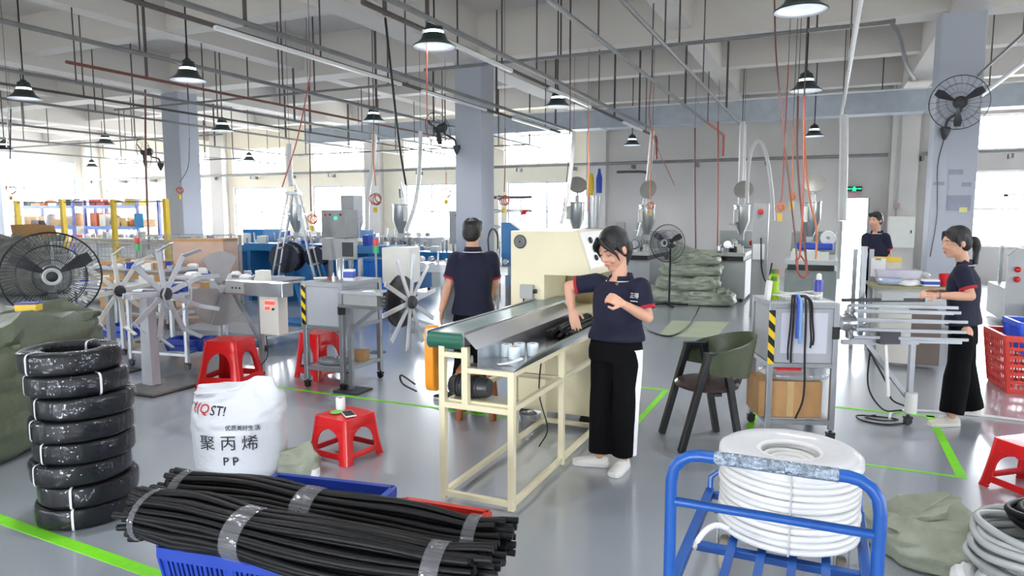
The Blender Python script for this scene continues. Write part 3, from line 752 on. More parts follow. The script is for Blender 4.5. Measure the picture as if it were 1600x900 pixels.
# ---------------------------------------------------------------- red plastic stools
import bmesh
def stool_mesh(h, top, base, hole=True):
    """square moulded stool: four flared sides, each with an arched opening, a low cross ring and splayed feet"""
    bm = bmesh.new(); T, B = top / 2, base / 2
    rad = 0.80
    def P(side, u, v):
        half = B + (T - B) * (v ** 0.8)
        c = max(-1, min(1, u)); x = half * c; y = -half * (1 - 0.10 * abs(c) ** 6)
        a = side * pi / 2
        return (x * cos(a) - y * sin(a), x * sin(a) + y * cos(a), v * h)
    cache = {}
    def vert(p):
        k = tuple(round(q, 4) for q in p)
        if k not in cache: cache[k] = bm.verts.new(p)
        return cache[k]
    lv = [0.0, 0.06, 0.12, 0.17, 0.25, 0.35, 0.5, 0.6, 0.67, 0.72, 0.76, 0.86, 0.94, 1.0]
    def wid(v):
        if v < 0.11: return 0.60 + 0.1 * (0.12 - v) / 0.12
        if v <= 0.245: return 0.0
        if v < 0.75:
            return 0.60 * math.sqrt(max(0, 1 - max(0, (v - 0.45) / 0.30) ** 2)) if v > 0.45 else 0.60
        return 0.0
    for side in range(4):
        for i in range(len(lv) - 1):
            v0, v1 = lv[i], lv[i + 1]; vm = (v0 + v1) / 2
            solid = wid(vm) == 0.0
            w0, w1 = (max(wid(v0), 0.02), max(wid(v1), 0.02)) if not solid else (0, 0)
            if not solid:
                if v0 <= 0.001 or v1 <= 0.121: w0, w1 = 0.64, 0.60
                if abs(v0 - 0.25) < 1e-3: w0 = 0.60
            cols_ = [(-1, -1), (-0.8, -0.8)] 
            for sgn in (-1, 1):
                us0 = [sgn * q for q in (1.0, 0.85, max(w0, 0.0) if not solid else 0.6)]; us1 = [sgn * q for q in (1.0, 0.85, w1 if not solid else 0.6)]
                if solid: us0 += [0.0]; us1 += [0.0]
                for k in range(len(us0) - 1):
                    q = [P(side, us0[k], v0), P(side, us0[k+1], v0), P(side, us1[k+1], v1), P(side, us1[k], v1)]
                    vv = [vert(p) for p in q]
                    if len(set(vv)) < 3: continue
                    if len(set(vv)) == 3: vv = [x for n_, x in enumerate(vv) if x not in vv[:n_]]
                    if sgn > 0: vv.reverse()
                    try: bm.faces.new(vv)
                    except ValueError: pass
    # seat
    c = bm.verts.new((0, 0, h + 0.006)); rim = []
    for side in range(4):
        for u in (-1.0, -0.85, -0.6, 0.0, 0.6, 0.85): rim.append(vert(P(side, u, 1.0)))
    for k in range(len(rim)):
        a_, b_ = rim[k], rim[(k + 1) % len(rim)]
        if a_ is not b_:
            try: bm.faces.new((a_, b_, c))
            except ValueError: pass
    bmesh.ops.recalc_face_normals(bm, faces=bm.faces)
    me = bpy.data.meshes.new('stool_shell'); bm.to_mesh(me); bm.free()
    me.shade_smooth(); me.set_sharp_from_angle(angle=0.9); me.materials.append(M_RED)
    return me
def stool(loc, rz, h, top, base, label):
    t = thing('plastic_stool', label, 'stool', loc, rz, 'red plastic stools')
    o = link('stool_shell', stool_mesh(h, top, base), t)
    s = o.modifiers.new('solid', 'SOLIDIFY'); s.thickness = 0.014; s.offset = -1
    b = o.modifiers.new('bevel', 'BEVEL'); b.width = 0.008; b.segments = 2; b.angle_limit = R(50)
    MB().lathe([(0, h + 0.0075), (0.028, h + 0.0075), (0.03, h + 0.005), (0, h + 0.004)], 16).put('seat_boss', M_RED, t)
    return t
stool((-2.99, 3.80, 0), R(83), 0.30, 0.30, 0.385, 'low red plastic stool with a white roll and phone on its seat')
stool((-5.30, 4.98, 0), R(104), 0.46, 0.34, 0.50, 'red plastic stool behind the white sack')
stool((-4.72, 5.62, 0), R(78), 0.47, 0.30, 0.40, 'tall red stool standing behind the grey workstation cabinet')
stool((1.21, 4.98, 0), R(40), 0.31, 0.30, 0.40, 'red plastic stool at the right edge behind the coiled hoses')
# things on the low stool
t = thing('tape_roll', 'white paper roll standing on the low red stool', 'roll', (-3.05, 3.83, 0.3085))
MB().lathe([(0.016, 0), (0.032, 0), (0.033, 0.004), (0.033, 0.085), (0.031, 0.088), (0.016, 0.088)], 22, closed=True).put('paper_wind', M_WHITEPL, t)
MB().lathe([(0.013, 0.001), (0.0158, 0.001), (0.0158, 0.087), (0.013, 0.087)], 18, closed=True).put('core', M_CARD, t)
t = thing('green_lid', 'flat green lid under the white roll on the low stool', 'lid', (-3.035, 3.765, 0.308))
MB().lathe([(0, 0), (0.04, 0), (0.043, 0.004), (0.04, 0.008), (0, 0.008)], 20).put('lid_disc', mat('lime_plastic', (120, 200, 90), 0.4), t)
t = thing('smartphone', 'white smartphone lying face up on the low red stool', 'phone', (-2.93, 3.76, 0.3085), R(52))
MB().box((0, 0, 0.004), (0.075, 0.15, 0.008)).put('phone_body', M_WHITEPL, t, bevel=0.003)
MB().box((0, 0.0, 0.0085), (0.066, 0.125, 0.001)).put('screen', M_BLACK, t, smooth=0)
t = thing('floor_roll', 'small white roll with green core lying on the floor by the low stool', 'roll', (-2.93, 3.40, 0))
MB().lathe([(0.018, 0), (0.035, 0), (0.035, 0.05), (0.018, 0.05)], 20, closed=True).put('roll_wind', M_WHITEPL, t)
MB().lathe([(0.0, 0.001), (0.0175, 0.001), (0.0175, 0.047), (0.0, 0.047)], 16).put('core', M_GREENPL, t)

# ---------------------------------------------------------------- tarp-covered heap at the left edge
hp, _ = sack('tarp_heap', 'large olive tarp draped over a square heap at the left edge', (-5.66, 2.98, 0), R(26), 1.15, 1.6, 0.93, M_TARP, 2.7, crumple=0.10, e=4.5, bulge=0.03, flat_top=0.92, rows=30, cols=64, topcrump=0.5, cat='tarp')
t = thing('yellow_box', 'small yellow box with blue lid on top of the olive tarp', 'box', (-5.36, 3.16, 0.965), R(30))
MB().box((0, 0, 0.025), (0.15, 0.09, 0.05)).put('box_body', M_YELLOW, t, bevel=0.003)
MB().box((0, 0, 0.056), (0.154, 0.094, 0.012)).put('lid', mat('blue_violet_plastic', (52, 52, 150), 0.4), t, bevel=0.002)

# ---------------------------------------------------------------- big floor fan
def pedestal_fan(label, c, ax, rad, dep=0.24, hub_ring=True):
    foot = (c[0], c[1], 0); t = thing('pedestal_fan', label, 'fan', foot)
    a = V(ax).normalized(); cc = V((0, 0, c[2]))
    fan_head(t, cc, a, rad, spokes=72, wire=0.0034, blades=3, dep=dep)
    MB().lathe([(rad*.12, dep*.56), (rad*.17, dep*.6), (rad*.2, dep*.58), (rad*.2, dep*.53), (rad*.12, dep*.53)], 28, cc, a, closed=True).put('cage_badge_ring', M_GREYPAINT, t)
    back = cc - a * 0.12
    MB().cyl((back.x, back.y, 0.05), (back.x, back.y, c[2] - 0.02), 0.018).put('stand_pole', M_BLACK, t)
    for k in range(4):
        g = k * pi / 2 + 0.4
        MB().bar((back.x, back.y, 0.03), (back.x + 0.34 * cos(g), back.y + 0.34 * sin(g), 0.015), 0.045, 0.025).put('foot', M_BLACK, t, smooth=0)
    return t
pedestal_fan('big black round floor fan behind the olive tarp', (-6.28, 3.92, 1.13), (0.80, -0.50, 0.0), 0.385)
pedestal_fan('black pedestal fan standing before the pile of olive sacks', (-2.604, 12.665, 1.153), (-0.25, -0.95, 0.05), 0.34)

# ---------------------------------------------------------------- blue platform trolley
t = thing('platform_trolley', 'blue tubular platform trolley with tape-wrapped handle in the right foreground', 'trolley', (-0.12, 2.22, 0))
HX = 0.305; HZ = 0.90
arc = [(-HX, 0, 0.30), (-HX, 0, 0.60), (-HX, 0, HZ - 0.10)] + [(-HX + 0.09 - 0.09 * cos(a), 0, HZ - 0.09 + 0.09 * sin(a)) for a in (0.4, 0.8, 1.2, 1.57)]
arc += [(-p[0], p[1], p[2]) for p in reversed(arc)]
MB().tube(arc, 0.0195, 14).put('handle_frame', M_BLUE, t)
MB().cyl((-HX, 0, 0.735), (HX, 0, 0.735), 0.0145, n=12).put('handle_crossbar', M_BLUE, t)
M_SILVERTAPE = mat('worn_silver_tape', (150, 164, 180), 0.22, 0.4, var=0.5, scale=60, bump=0.9, bscale=70)
MB().tube([(-0.17, 0, HZ), (-0.1, 0, HZ + 0.001), (0.0, 0, HZ), (0.1, 0, HZ - 0.001), (0.19, 0, HZ)], 0.0215, 14).put('tape_wrap', M_SILVERTAPE, t)
DZ = 0.315
for x in (-0.34, 0.32): MB().bar((x, 0.0, DZ), (x, 1.18, DZ), 0.04, 0.04).put('deck_rail', M_BLUE, t, bevel=0.004)
for y in (0.02, 0.60, 1.16): MB().bar((-0.32, y, DZ - 0.008), (0.30, y, DZ - 0.008), 0.04, 0.03).put('deck_crossbar', M_BLUE, t, bevel=0.003)
for x in (-0.17, -0.055, 0.06, 0.18): MB().bar((x, 0.04, DZ + 0.012), (x, 1.14, DZ + 0.012), 0.032, 0.012).put('deck_slat', M_BLUE, t, smooth=0)
MB().tube([(-0.34, 1.18, DZ + 0.02), (-0.34, 1.19, DZ + 0.07), (-0.31, 1.19, DZ + 0.10), (0.29, 1.19, DZ + 0.10), (0.32, 1.19, DZ + 0.07), (0.32, 1.18, DZ + 0.02)], 0.014, 8).put('stop_rail', M_BLUE, t)
M_TYRE = mat('worn_caster_rubber', (150, 142, 130), 0.7, var=0.15)
for x, y in ((-0.25, 0.12), (0.25, 0.12), (-0.25, 1.05), (0.25, 1.05)):
    c = MB().bx((x - 0.045, y - 0.05, DZ - 0.03), (x + 0.045, y + 0.05, DZ - 0.022)).put('caster', M_DARKPAINT, t, smooth=0)
    for s in (-1, 1): MB().bx((x + s*0.03 - 0.003, y - 0.03, 0.07), (x + s*0.03 + 0.003, y + 0.03, DZ - 0.03)).put('fork_plate', M_STEEL, c, smooth=0)
    MB().lathe([(0.0, -0.02), (0.07, -0.02), (0.08, -0.012), (0.08, 0.012), (0.07, 0.02), (0.0, 0.02)], 22, (x, y, 0.081), (1, 0, 0)).put('wheel', M_TYRE, c)

# ---------------------------------------------------------------- white hose coil on the trolley
M_WHOSE = mat('white_hose', (226, 226, 226), 0.35, var=0.015, coat=0.2)
t = thing('white_hose_coil', 'large coil of white hose sitting on the blue trolley', 'hose coil', (-0.095, 3.06, 0.352))
def coil_turns(t, Ro, r, turns, layers, m, name, seed, jit=0.006, z0=0.0, dz=None, ell=1.0, seg=40, sides=8):
    rnd = random.Random(seed); dz = dz or r * 1.92
    for k in range(turns):
        for l in range(layers):
            ph = rnd.uniform(0, 6.28); rr = Ro - r - l * r * 1.95 + rnd.uniform(-jit, jit); tl = rnd.uniform(-jit, jit) * 1.5
            pts = []
            for i in range(seg):
                a = 2 * pi * i / seg
                pts.append((rr * cos(a) + jit * 0.8 * cos(2*a + ph), (rr * sin(a) + jit * 0.8 * sin(3*a + ph)) * ell, z0 + r + k * dz + tl * sin(a + ph)))
            MB().tube(pts, r, sides, closed=True).put(name, m, t, smooth=1.2)
coil_turns(t, 0.282, 0.0142, 12, 1, M_WHOSE, 'hose_turn', 1, 0.0022, dz=0.0272)
for l in range(1, 6):                                       # top face of the wind
    coil_turns(t, 0.282 - l * 0.0275, 0.0142, 1, 1, M_WHOSE, 'hose_turn', 10 + l, 0.002, z0=0.312 + 0.006 * (l < 3))
coil_turns(t, 0.145, 0.0142, 11, 1, M_WHOSE, 'hose_turn', 30, 0.002, dz=0.030)
MB().lathe([(0.15, 0.004), (0.26, 0.004), (0.26, 0.30), (0.15, 0.30)], 36, closed=True).put('inner_wind', M_WHOSE, t)
for l in range(4): coil_turns(t, 0.145 - l * 0.029, 0.0142, 1, 1, M_WHOSE, 'hose_turn', 40 + l, 0.002, z0=0.285 - l * 0.006)
# film drawn over the top of the wind
fv = []
for i_, (r, z) in enumerate(((0.286, 0.300), (0.284, 0.330), (0.262, 0.346), (0.215, 0.353), (0.165, 0.350), (0.135, 0.338))):
    fv.append([V((r * cos(2*pi*k/48), r * sin(2*pi*k/48), z + 0.004 * noise.noise(V((cos(2*pi*k/48) * 3, sin(2*pi*k/48) * 3, i_))))) for k in range(48)])
MB().loft(fv, cap=False).put('film_cover', clear_mat('milky_film', (240, 242, 246), 0.06, 0.15, milky=0.55), t, smooth=1.2)
MB().bar((0.02, -0.287, 0.0), (0.02, -0.287, 0.33), 0.006, 0.003).put('tie_strap', mat('grey_strap', (190, 190, 192), 0.4), t)
MB().tube(spline([(-0.21, -0.18, 0.02), (-0.265, -0.16, 0.02), (-0.31, -0.20, 0.0), (-0.345, -0.27, -0.05)], 6), 0.0125, 10).put('hose_end', M_WHOSE, t)

# ---------------------------------------------------------------- right edge: coiled hoses and an olive bag
M_GREYHOSE = mat('grey_hose', (176, 180, 180), 0.4, var=0.05)
t = thing('grey_hose_coil', 'thick stack of loosely coiled grey hose at the right edge', 'hose coil', (0.93, 3.62, 0.10))
coil_turns(t, 0.27, 0.017, 6, 2, M_GREYHOSE, 'hose_turn', 77, 0.02, dz=0.03, ell=0.9)
t = thing('black_hose_coil', 'small coil of black hose resting on the grey coil', 'hose coil', (1.0, 3.66, 0.285))
coil_turns(t, 0.20, 0.016, 3, 2, M_HOSEBLK, 'hose_turn', 78, 0.012, dz=0.03, ell=0.9)
t = thing('white_ribbed_hose', 'coil of white ribbed hose at the bottom right under the grey coil', 'hose coil', (0.90, 3.50, 0))
for k, (rr, zz) in enumerate(((0.27, 0.045), (0.18, 0.045))):
    pts = [(rr * cos(2*pi*i/120), rr * sin(2*pi*i/120), zz) for i in range(120)]
    MB().tube(pts, [0.044 + 0.006 * (1 if i % 2 else -1) for i in range(120)], 10, closed=True).put('hose_turn', M_WHOSE, t, smooth=0.4)
sack('olive_bag', 'large crumpled olive bag lying beside the trolley at the right', (0.50, 3.86, 0), R(25), 0.46, 0.55, 0.24, M_SACKGREEN, 5.5, crumple=0.09, e=2.2, flat_top=0.2, bulge=0.1, topcrump=1.1)
# ================================================================ MACHINES AND FURNITURE AROUND THE WORKERS
def casters(t, spots, m_wheel=None, r=0.032, z_top=0.09):
    for x, y in spots:
        c = MB().cyl((x, y, 2*r), (x, y, z_top), 0.012, n=8).put('caster', M_DARKPAINT, t)
        MB().bx((x - 0.03, y - 0.022, 2*r - 0.012), (x + 0.03, y + 0.022, 2*r + 0.004)).put('caster_fork', M_BLACK, c, smooth=0)
        MB().lathe([(0, -0.012), (r, -0.012), (r, 0.012), (0, 0.012)], 14, (x, y, r + 0.001), (0, 1, 0)).put('wheel', m_wheel or M_BLACK, c)
def posts(t, spots, z0, z1, w=0.04, m=None):
    for x, y in spots: MB().bx((x - w/2, y - w/2, z0), (x + w/2, y + w/2, z1)).put('post', m or M_ALU, t, smooth=0, bevel=0.003)

# ---------------------------------------------------------------- cream conveyor table
t = thing('conveyor_table', 'cream steel conveyor table with green belt roller and stainless tray', 'conveyor', (-1.97, 3.40, 0))
W_, L_ = 0.435, 1.58
M_CF = M_CREAMPAINT
leg_spots = [(0, 0, 0.95), (W_, 0, 0.82), (0, L_, 0.95), (W_, L_, 0.82), (0, 1.02, 0.95), (W_, 0.80, 0.82)]
for x, y, z in leg_spots: MB().bx((x - 0.019, y - 0.019, 0.02), (x + 0.019, y + 0.019, z)).put('leg', M_CF, t, smooth=0, bevel=0.003)
MB().bx((0.13, -0.019, 0.58), (0.168, 0.019, 0.93)).put('short_upright', M_CF, t, smooth=0)
for a, b in (((0, 0, 0.055), (W_, 0, 0.055)), ((0, 0, 0.055), (0, L_, 0.055)), ((W_, 0, 0.055), (W_, L_, 0.055)), ((0, L_, 0.055), (W_, L_, 0.055)),
             ((0, 0, 0.585), (W_, 0, 0.585)), ((0.15, 0, 0.80), (W_, 0, 0.80)), ((0, 0, 0.88), (0.15, 0, 0.88)), ((W_, 0, 0.80), (W_, L_, 0.80)),
             ((0, 0, 0.93), (0, L_, 0.93)), ((W_, 0, 0.60), (W_, L_, 0.60)), ((W_, 0.80, 0.60), (0, 0.80, 0.60)), ((0, 0, 0.585), (0, L_, 0.585))):
    MB().bar(a, b, 0.032, 0.032).put('frame_rail', M_CF, t, smooth=0, bevel=0.003)
M_BELT = mat('green_belt', (30, 96, 76), 0.45, var=0.06)
MB().cyl((-0.09, 0.02, 0.955), (0.135, 0.02, 0.955), 0.048, n=22).put('belt_roller', M_BELT, t)
MB().bx((-0.085, 0.02, 0.993), (0.13, 1.95, 1.002)).put('belt', mat('pale_belt_top', (132, 152, 150), 0.3, var=0.1, scale=3), t, smooth=0)  # belt top in a paler grey-green than the roller
for x in (-0.10, 0.14): MB().bx((x - 0.006, -0.01, 0.93), (x + 0.006, 1.95, 1.012)).put('belt_side_rail', M_STEEL, t, smooth=0)
# sloping chute, tray floor and rolled front lip of stainless sheet
MB().prism([(0.146, -0.02, 1.0), (0.152, -0.02, 1.0), (0.23, -0.02, 0.925), (0.224, -0.02, 0.925)], (0, 1.62, 0)).put('chute', M_STEEL, t, smooth=0)
MB().prism([(0.224, 0.0, 0.925), (0.229, 0.0, 0.925), (0.229, 0.0, 0.822), (0.224, 0.0, 0.822)], (0, 1.6, 0)).put('tray_wall', M_STEEL, t, smooth=0)
MB().bx((0.17, -0.02, 0.815), (W_ + 0.02, 1.6, 0.822)).put('tray_floor', M_STEEL, t, smooth=0)
rings = []
for y, k in ((-0.02, 0.05), (0.1, 0.5), (0.3, 0.9), (0.6, 1.0), (1.2, 1.0), (1.6, 1.0)):
    rings.append([(W_ + 0.02 + 0.035 * (a / 1.2) * k * (a / 1.2) , y, 0.818 + 0.075 * k * sin(a)) for a in (0, 0.3, 0.6, 0.9, 1.2)])
MB().loft([[V(p) for p in r_] for r_ in rings], cap=False, closed=False).put('tray_lip', M_STEEL, t)
# yellow drive guard, motor
MB().loft([[V((-0.125 + dx, 0.12 + 0.05 * cos(a) * k, 0.82 + 0.05 * sin(a) * k + (0.15 if sin(a) >= 0 else -0.15))) for a in [2*pi*(q + 0.5)/24 for q in range(24)]] for dx, k in ((-0.045, 0.85), (-0.04, 1.0), (0.015, 1.0), (0.02, 0.85))]).put('drive_guard', M_ORANGE, t, smooth=0.5)
mt = MB().lathe([(0, -0.13), (0.05, -0.13), (0.062, -0.11), (0.062, 0.09), (0.05, 0.12), (0, 0.12)], 18, (0.13, 0.10, 0.68), (1, 0, 0.0)).put('drive_motor', mat('dark_motor', (70, 72, 74), 0.4, 0.4), t)
for k in range(8): MB().lathe([(0.058, -0.004), (0.068, -0.004), (0.068, 0.004), (0.058, 0.004)], 18, (0.05 + k * 0.02, 0.10, 0.68), (1, 0, 0), closed=True).put('cooling_fin', M_DARKPAINT, mt)
MB().bx((0.02, 0.02, 0.60), (0.40, 0.18, 0.615)).put('motor_plate', M_CF, t, smooth=0)
MB().tube(spline([(-0.19, 0.0, 0.68), (-0.30, 0.02, 0.72), (-0.31, 0.05, 0.66), (-0.2, 0.03, 0.63)], 6), 0.006, 6).put('cable', M_BLACK, t)
MB().tube(spline([(W_ - 0.1, 0.7, 0.8), (W_ - 0.14, 0.75, 0.5), (W_ - 0.1, 0.8, 0.25), (W_ - 0.2, 0.9, 0.08)], 6), 0.005, 6).put('cable', M_BLACK, t)
# strips lying in the tray: every strip its own thing
rnd = random.Random(4)
M_STRIP2 = mat('black_strip_matt', (16, 16, 18), 0.6, var=0.1)
bt = thing('strip_batch', 'batch of short black rubber strips lying in the conveyor tray', 'strips', (-1.63, 4.35, 0.824))
for k in range(46):
    x = rnd.uniform(-0.085, 0.10); z = 0.012 + rnd.random() ** 1.3 * 0.085 * (1 - abs(x) / 0.15); y0 = rnd.uniform(0.0, 0.09)
    MB().tube(spline([(x, y0, z), (x + rnd.uniform(-.01, .01), y0 + 0.35, z + 0.01), (x + rnd.uniform(-.02, .02), y0 + 0.8, z)], 4), 0.0095, 6).put('rubber_strip', M_STRIP2, bt, smooth=1.0)
# white label rolls in the tray
M_LABEL = mat('pale_label_roll', (214, 226, 232), 0.45, var=0.04)
def tray_roll(p, label, rz=0.0, h=0.075, r=0.034):
    q = thing('label_roll', label, 'roll', p, rz, 'white label rolls in the tray')
    MB().lathe([(0.015, 0), (r, 0), (r + .001, .004), (r + .001, h - .004), (r, h), (0.015, h)], 20, closed=True).put('label_wind', M_LABEL, q)
    MB().lathe([(0.012, 0.001), (0.0148, 0.001), (0.0148, h - .001), (0.012, h - .001)], 16, closed=True).put('core', M_CARD, q)
tray_roll((-1.72, 3.73, 0.823), 'left rear white label roll in the conveyor tray')
tray_roll((-1.645, 3.68, 0.823), 'front white label roll standing in the conveyor tray')
tray_roll((-1.66, 3.79, 0.823), 'middle white label roll standing in the conveyor tray')
tray_roll((-1.585, 3.82, 0.823), 'right white label roll nearest the black strips')
q = thing('label_sheet', 'loose white label strip curling over the tray edge', 'paper', (-1.60, 3.52, 0.824))
MB().loft([[V((-0.08 + 0.12 * f, -0.01 + 0.08 * f, 0.002 + 0.03 * f * f)), V((-0.05 + 0.12 * f, -0.05 + 0.08 * f, 0.002 + 0.03 * f * f)), V((-0.05 + 0.12 * f, -0.05 + 0.08 * f, 0.003 + 0.03 * f * f)), V((-0.08 + 0.12 * f, -0.01 + 0.08 * f, 0.003 + 0.03 * f * f))] for f in (0, .25, .5, .75, 1)]).put('paper_strip', M_PAPER, q)

# ---------------------------------------------------------------- cream cutting machine
t = thing('cutting_machine', 'cream sheet-metal cutting machine with sloping button panel behind the person in striped trousers', 'machine', (-2.29, 5.05, 0))
prof = [(0, 0.93), (0, 1.545), (0.56, 1.545), (0.66, 1.25), (0.66, 1.20), (0.29, 1.20), (0.29, 0.93)]
MB().prism([(x, 0.0, z) for x, z in prof], (0, 0.95, 0)).put('machine_head', M_CREAMPAINT, t, smooth=0, bevel=0.006)
MB().bx((0.0, 0.0, 0.10), (0.72, 0.95, 0.928)).put('machine_base', M_CREAMPAINT, t, smooth=0, bevel=0.006)
MB().bx((0.30, 0.5, 0.93), (0.62, 0.9, 1.20)).put('inner_chamber', mat('tan_chamber', (150, 134, 92), 0.5), t, smooth=0)
n_ = V((0.295, 0, 0.10)).normalized()
pnl = MB().prism([V((0.562, 0.03, 1.535)) + n_ * 0.002, V((0.562, 0.62, 1.535)) + n_ * 0.002, V((0.655, 0.62, 1.26)) + n_ * 0.002, V((0.655, 0.03, 1.26)) + n_ * 0.002], n_ * 0.012).put('button_panel', mat('white_panel', (232, 234, 234), 0.3, var=0.02), t, smooth=0)
for k, (f, g, m, r) in enumerate(((0.25, 0.28, M_BLACK, 0.026), (0.5, 0.35, M_GREENPL, 0.03), (0.5, 0.6, M_GREENPL, 0.022), (0.25, 0.6, M_BLACK, 0.018), (0.75, 0.30, M_BLACK, 0.024), (0.72, 0.55, M_BLACK, 0.024), (0.72, 0.8, M_BLACK, 0.014), (0.3, 0.85, M_STEEL, 0.02))):
    c = V((0.562, 0.03, 1.535)).lerp(V((0.655, 0.03, 1.26)), f) + V((0, 0.59 * g, 0)) + n_ * 0.014
    MB().lathe([(0, 0), (r, 0), (r, 0.012), (r * .7, 0.02), (0, 0.02)], 14, c, n_).put('push_button', m, pnl)
fr = MB().lathe([(0.0, 0.0), (0.052, 0.0), (0.055, 0.006), (0.045, 0.012), (0, 0.012)], 26, (0.085, 0.0, 1.46), (0, -1, 0)).put('fan_grille', M_DARKPAINT, t)
for rr in (0.016, 0.028, 0.040): MB().torus((0.085, -0.015, 1.46), rr, 0.0022, (0, 1, 0)).put('grille_ring', M_GREYPAINT, fr)
MB().bx((0.10, -0.05, 1.01), (0.21, -0.001, 1.12)).put('switch_box', M_GREYPAINT, t, smooth=0, bevel=0.004)
MB().cyl((0.21, -0.025, 1.07), (0.235, -0.025, 1.07), 0.018).put('switch_knob', M_BLACK, t)
MB().tube(spline([(0.12, -0.02, 1.01), (0.13, -0.03, 0.9), (0.12, -0.02, 0.7)], 5), 0.006, 6).put('cable', M_BLACK, t)
casters(t, [(0.1, 0.06), (0.62, 0.06), (0.1, 0.88), (0.62, 0.88)], r=0.045, z_top=0.11)
# brown stool and metal pail in the shade below the conveyor
t = thing('wooden_stool', 'brown wooden stool with round legs behind the conveyor', 'stool', (-2.58, 5.02, 0), R(20))
M_WOOD = mat('brown_wood', (150, 88, 48), 0.5, var=0.15, scale=14)
MB().box((0, 0, 0.40), (0.32, 0.30, 0.035)).put('seat', M_WOOD, t, bevel=0.008)
for sx in (-1, 1):
    for sy in (-1, 1): MB().cyl((sx * .14, sy * .12, 0), (sx * .11, sy * .10, 0.385), 0.03, n=12).put('leg', M_WOOD, t)
for sy in (-1, 1): MB().bar((-.12, sy * .11, 0.16), (.12, sy * .11, 0.16), 0.03, 0.02).put('stretcher', M_WOOD, t)
t = thing('metal_pail', 'small metal pail on the floor under the conveyor', 'pail', (-2.05, 4.86, 0))
MB().lathe([(0, 0.004), (0.05, 0.004), (0.065, 0.13), (0.068, 0.13), (0.053, 0.0), (0, 0.0)], 22).put('pail_body', M_STEEL, t)
MB().tube([(0.068 * cos(a), 0.0, 0.13 + 0.03 * sin(a)) for a in [pi * k / 10 for k in range(11)]], 0.003, 5).put('pail_handle', M_DARKPAINT, t)
# stand with a pneumatic pole beside the man
t = thing('hose_stand', 'slim aluminium pole with a curled black hose beside the person seen from behind', 'stand', (-3.244, 6.810, 0.000))
MB().cyl((0, 0, 0.0), (0, 0, 1.30), 0.016, n=10).put('pole', M_ALU, t)
MB().lathe([(0, 0), (0.12, 0), (0.12, 0.012), (0.02, 0.02), (0, 0.02)], 18).put('base_plate', M_DARKPAINT, t)
MB().tube(spline([(-0.10, 0, 1.22), (-0.115, 0, 1.42), (-0.06, 0, 1.52), (0.0, 0, 1.44), (0.0, 0, 1.22)], 7), 0.011, 8).put('curled_hose', M_BLACK, t)

# ---------------------------------------------------------------- chair with green backrest
t = thing('armchair', 'black A-framed chair with round seat and curved dark green backrest', 'chair', (-0.735, 5.14, 0), R(210))
M_CHAIRBLK = mat('black_chair_frame', (22, 23, 28), 0.4, var=0.1)
for s in (1, -1):
    y = s * 0.21
    MB().bar((0.27, y * 1.04, 0.0), (0.085, y, 0.70), 0.045, 0.055, up=(0, 1, 0)).put('leg', M_CHAIRBLK, t, smooth=0, bevel=0.006)
    MB().bar((-0.165, y * 1.04, 0.0), (-0.03, y, 0.70), 0.045, 0.055, up=(0, 1, 0)).put('leg', M_CHAIRBLK, t, smooth=0, bevel=0.006)
    MB().bx((-0.065, y - 0.024, 0.665), (0.115, y + 0.024, 0.712)).put('arm_top', M_CHAIRBLK, t, smooth=0, bevel=0.006)
MB().lathe([(0, 0.41), (0.19, 0.41), (0.225, 0.425), (0.232, 0.445), (0.21, 0.465), (0, 0.475)], 32, (0.01, 0, 0)).put('seat', mat('brown_leather', (66, 52, 50), 0.28, var=0.1), t)
MB().bar((0.0, -0.2, 0.40), (0.0, 0.2, 0.40), 0.05, 0.02).put('seat_rail', M_CHAIRBLK, t)
M_GRN = mat('dark_green_leather', (66, 74, 52), 0.42, var=0.08, bump=0.1, bscale=60)
rings = []
for k in range(17):
    a = R(70 + 220 * k / 16); e = abs(k - 8) / 8
    rx, ry = 0.27, 0.245
    x, y = rx * cos(a) - 0.03, ry * sin(a)
    if e > 0.7: x += 0.02
    zt = 0.81 - 0.13 * e ** 1.5; zb = 0.50 + 0.06 * e ** 2
    n2 = V((cos(a), sin(a), 0)); lean = n2 * 0.05 * (1 - e)
    c = V((x, y, 0))
    rings.append([c + V((0, 0, zb)), c + V((0, 0, (zb + zt) / 2)) + lean * .4, c + V((0, 0, zt)) + lean, c + V((0, 0, zt + .006)) + lean - n2 * .012, c + V((0, 0, (zb + zt) / 2)) + lean * .4 - n2 * .028, c + V((0, 0, zb)) - n2 * .02])
MB().loft(rings).put('backrest', M_GRN, t, smooth=1.0, label='curved dark green leather backrest')
MB().bar((-0.22, 0, 0.42), (-0.275, 0, 0.58), 0.06, 0.02).put('back_support', M_CHAIRBLK, t)
MB().bx((-0.075, -0.252, 0.60), (0.02, -0.236, 0.70)).put('red_tag', mat('red_cloth', (200, 52, 56), 0.6), t, smooth=0)

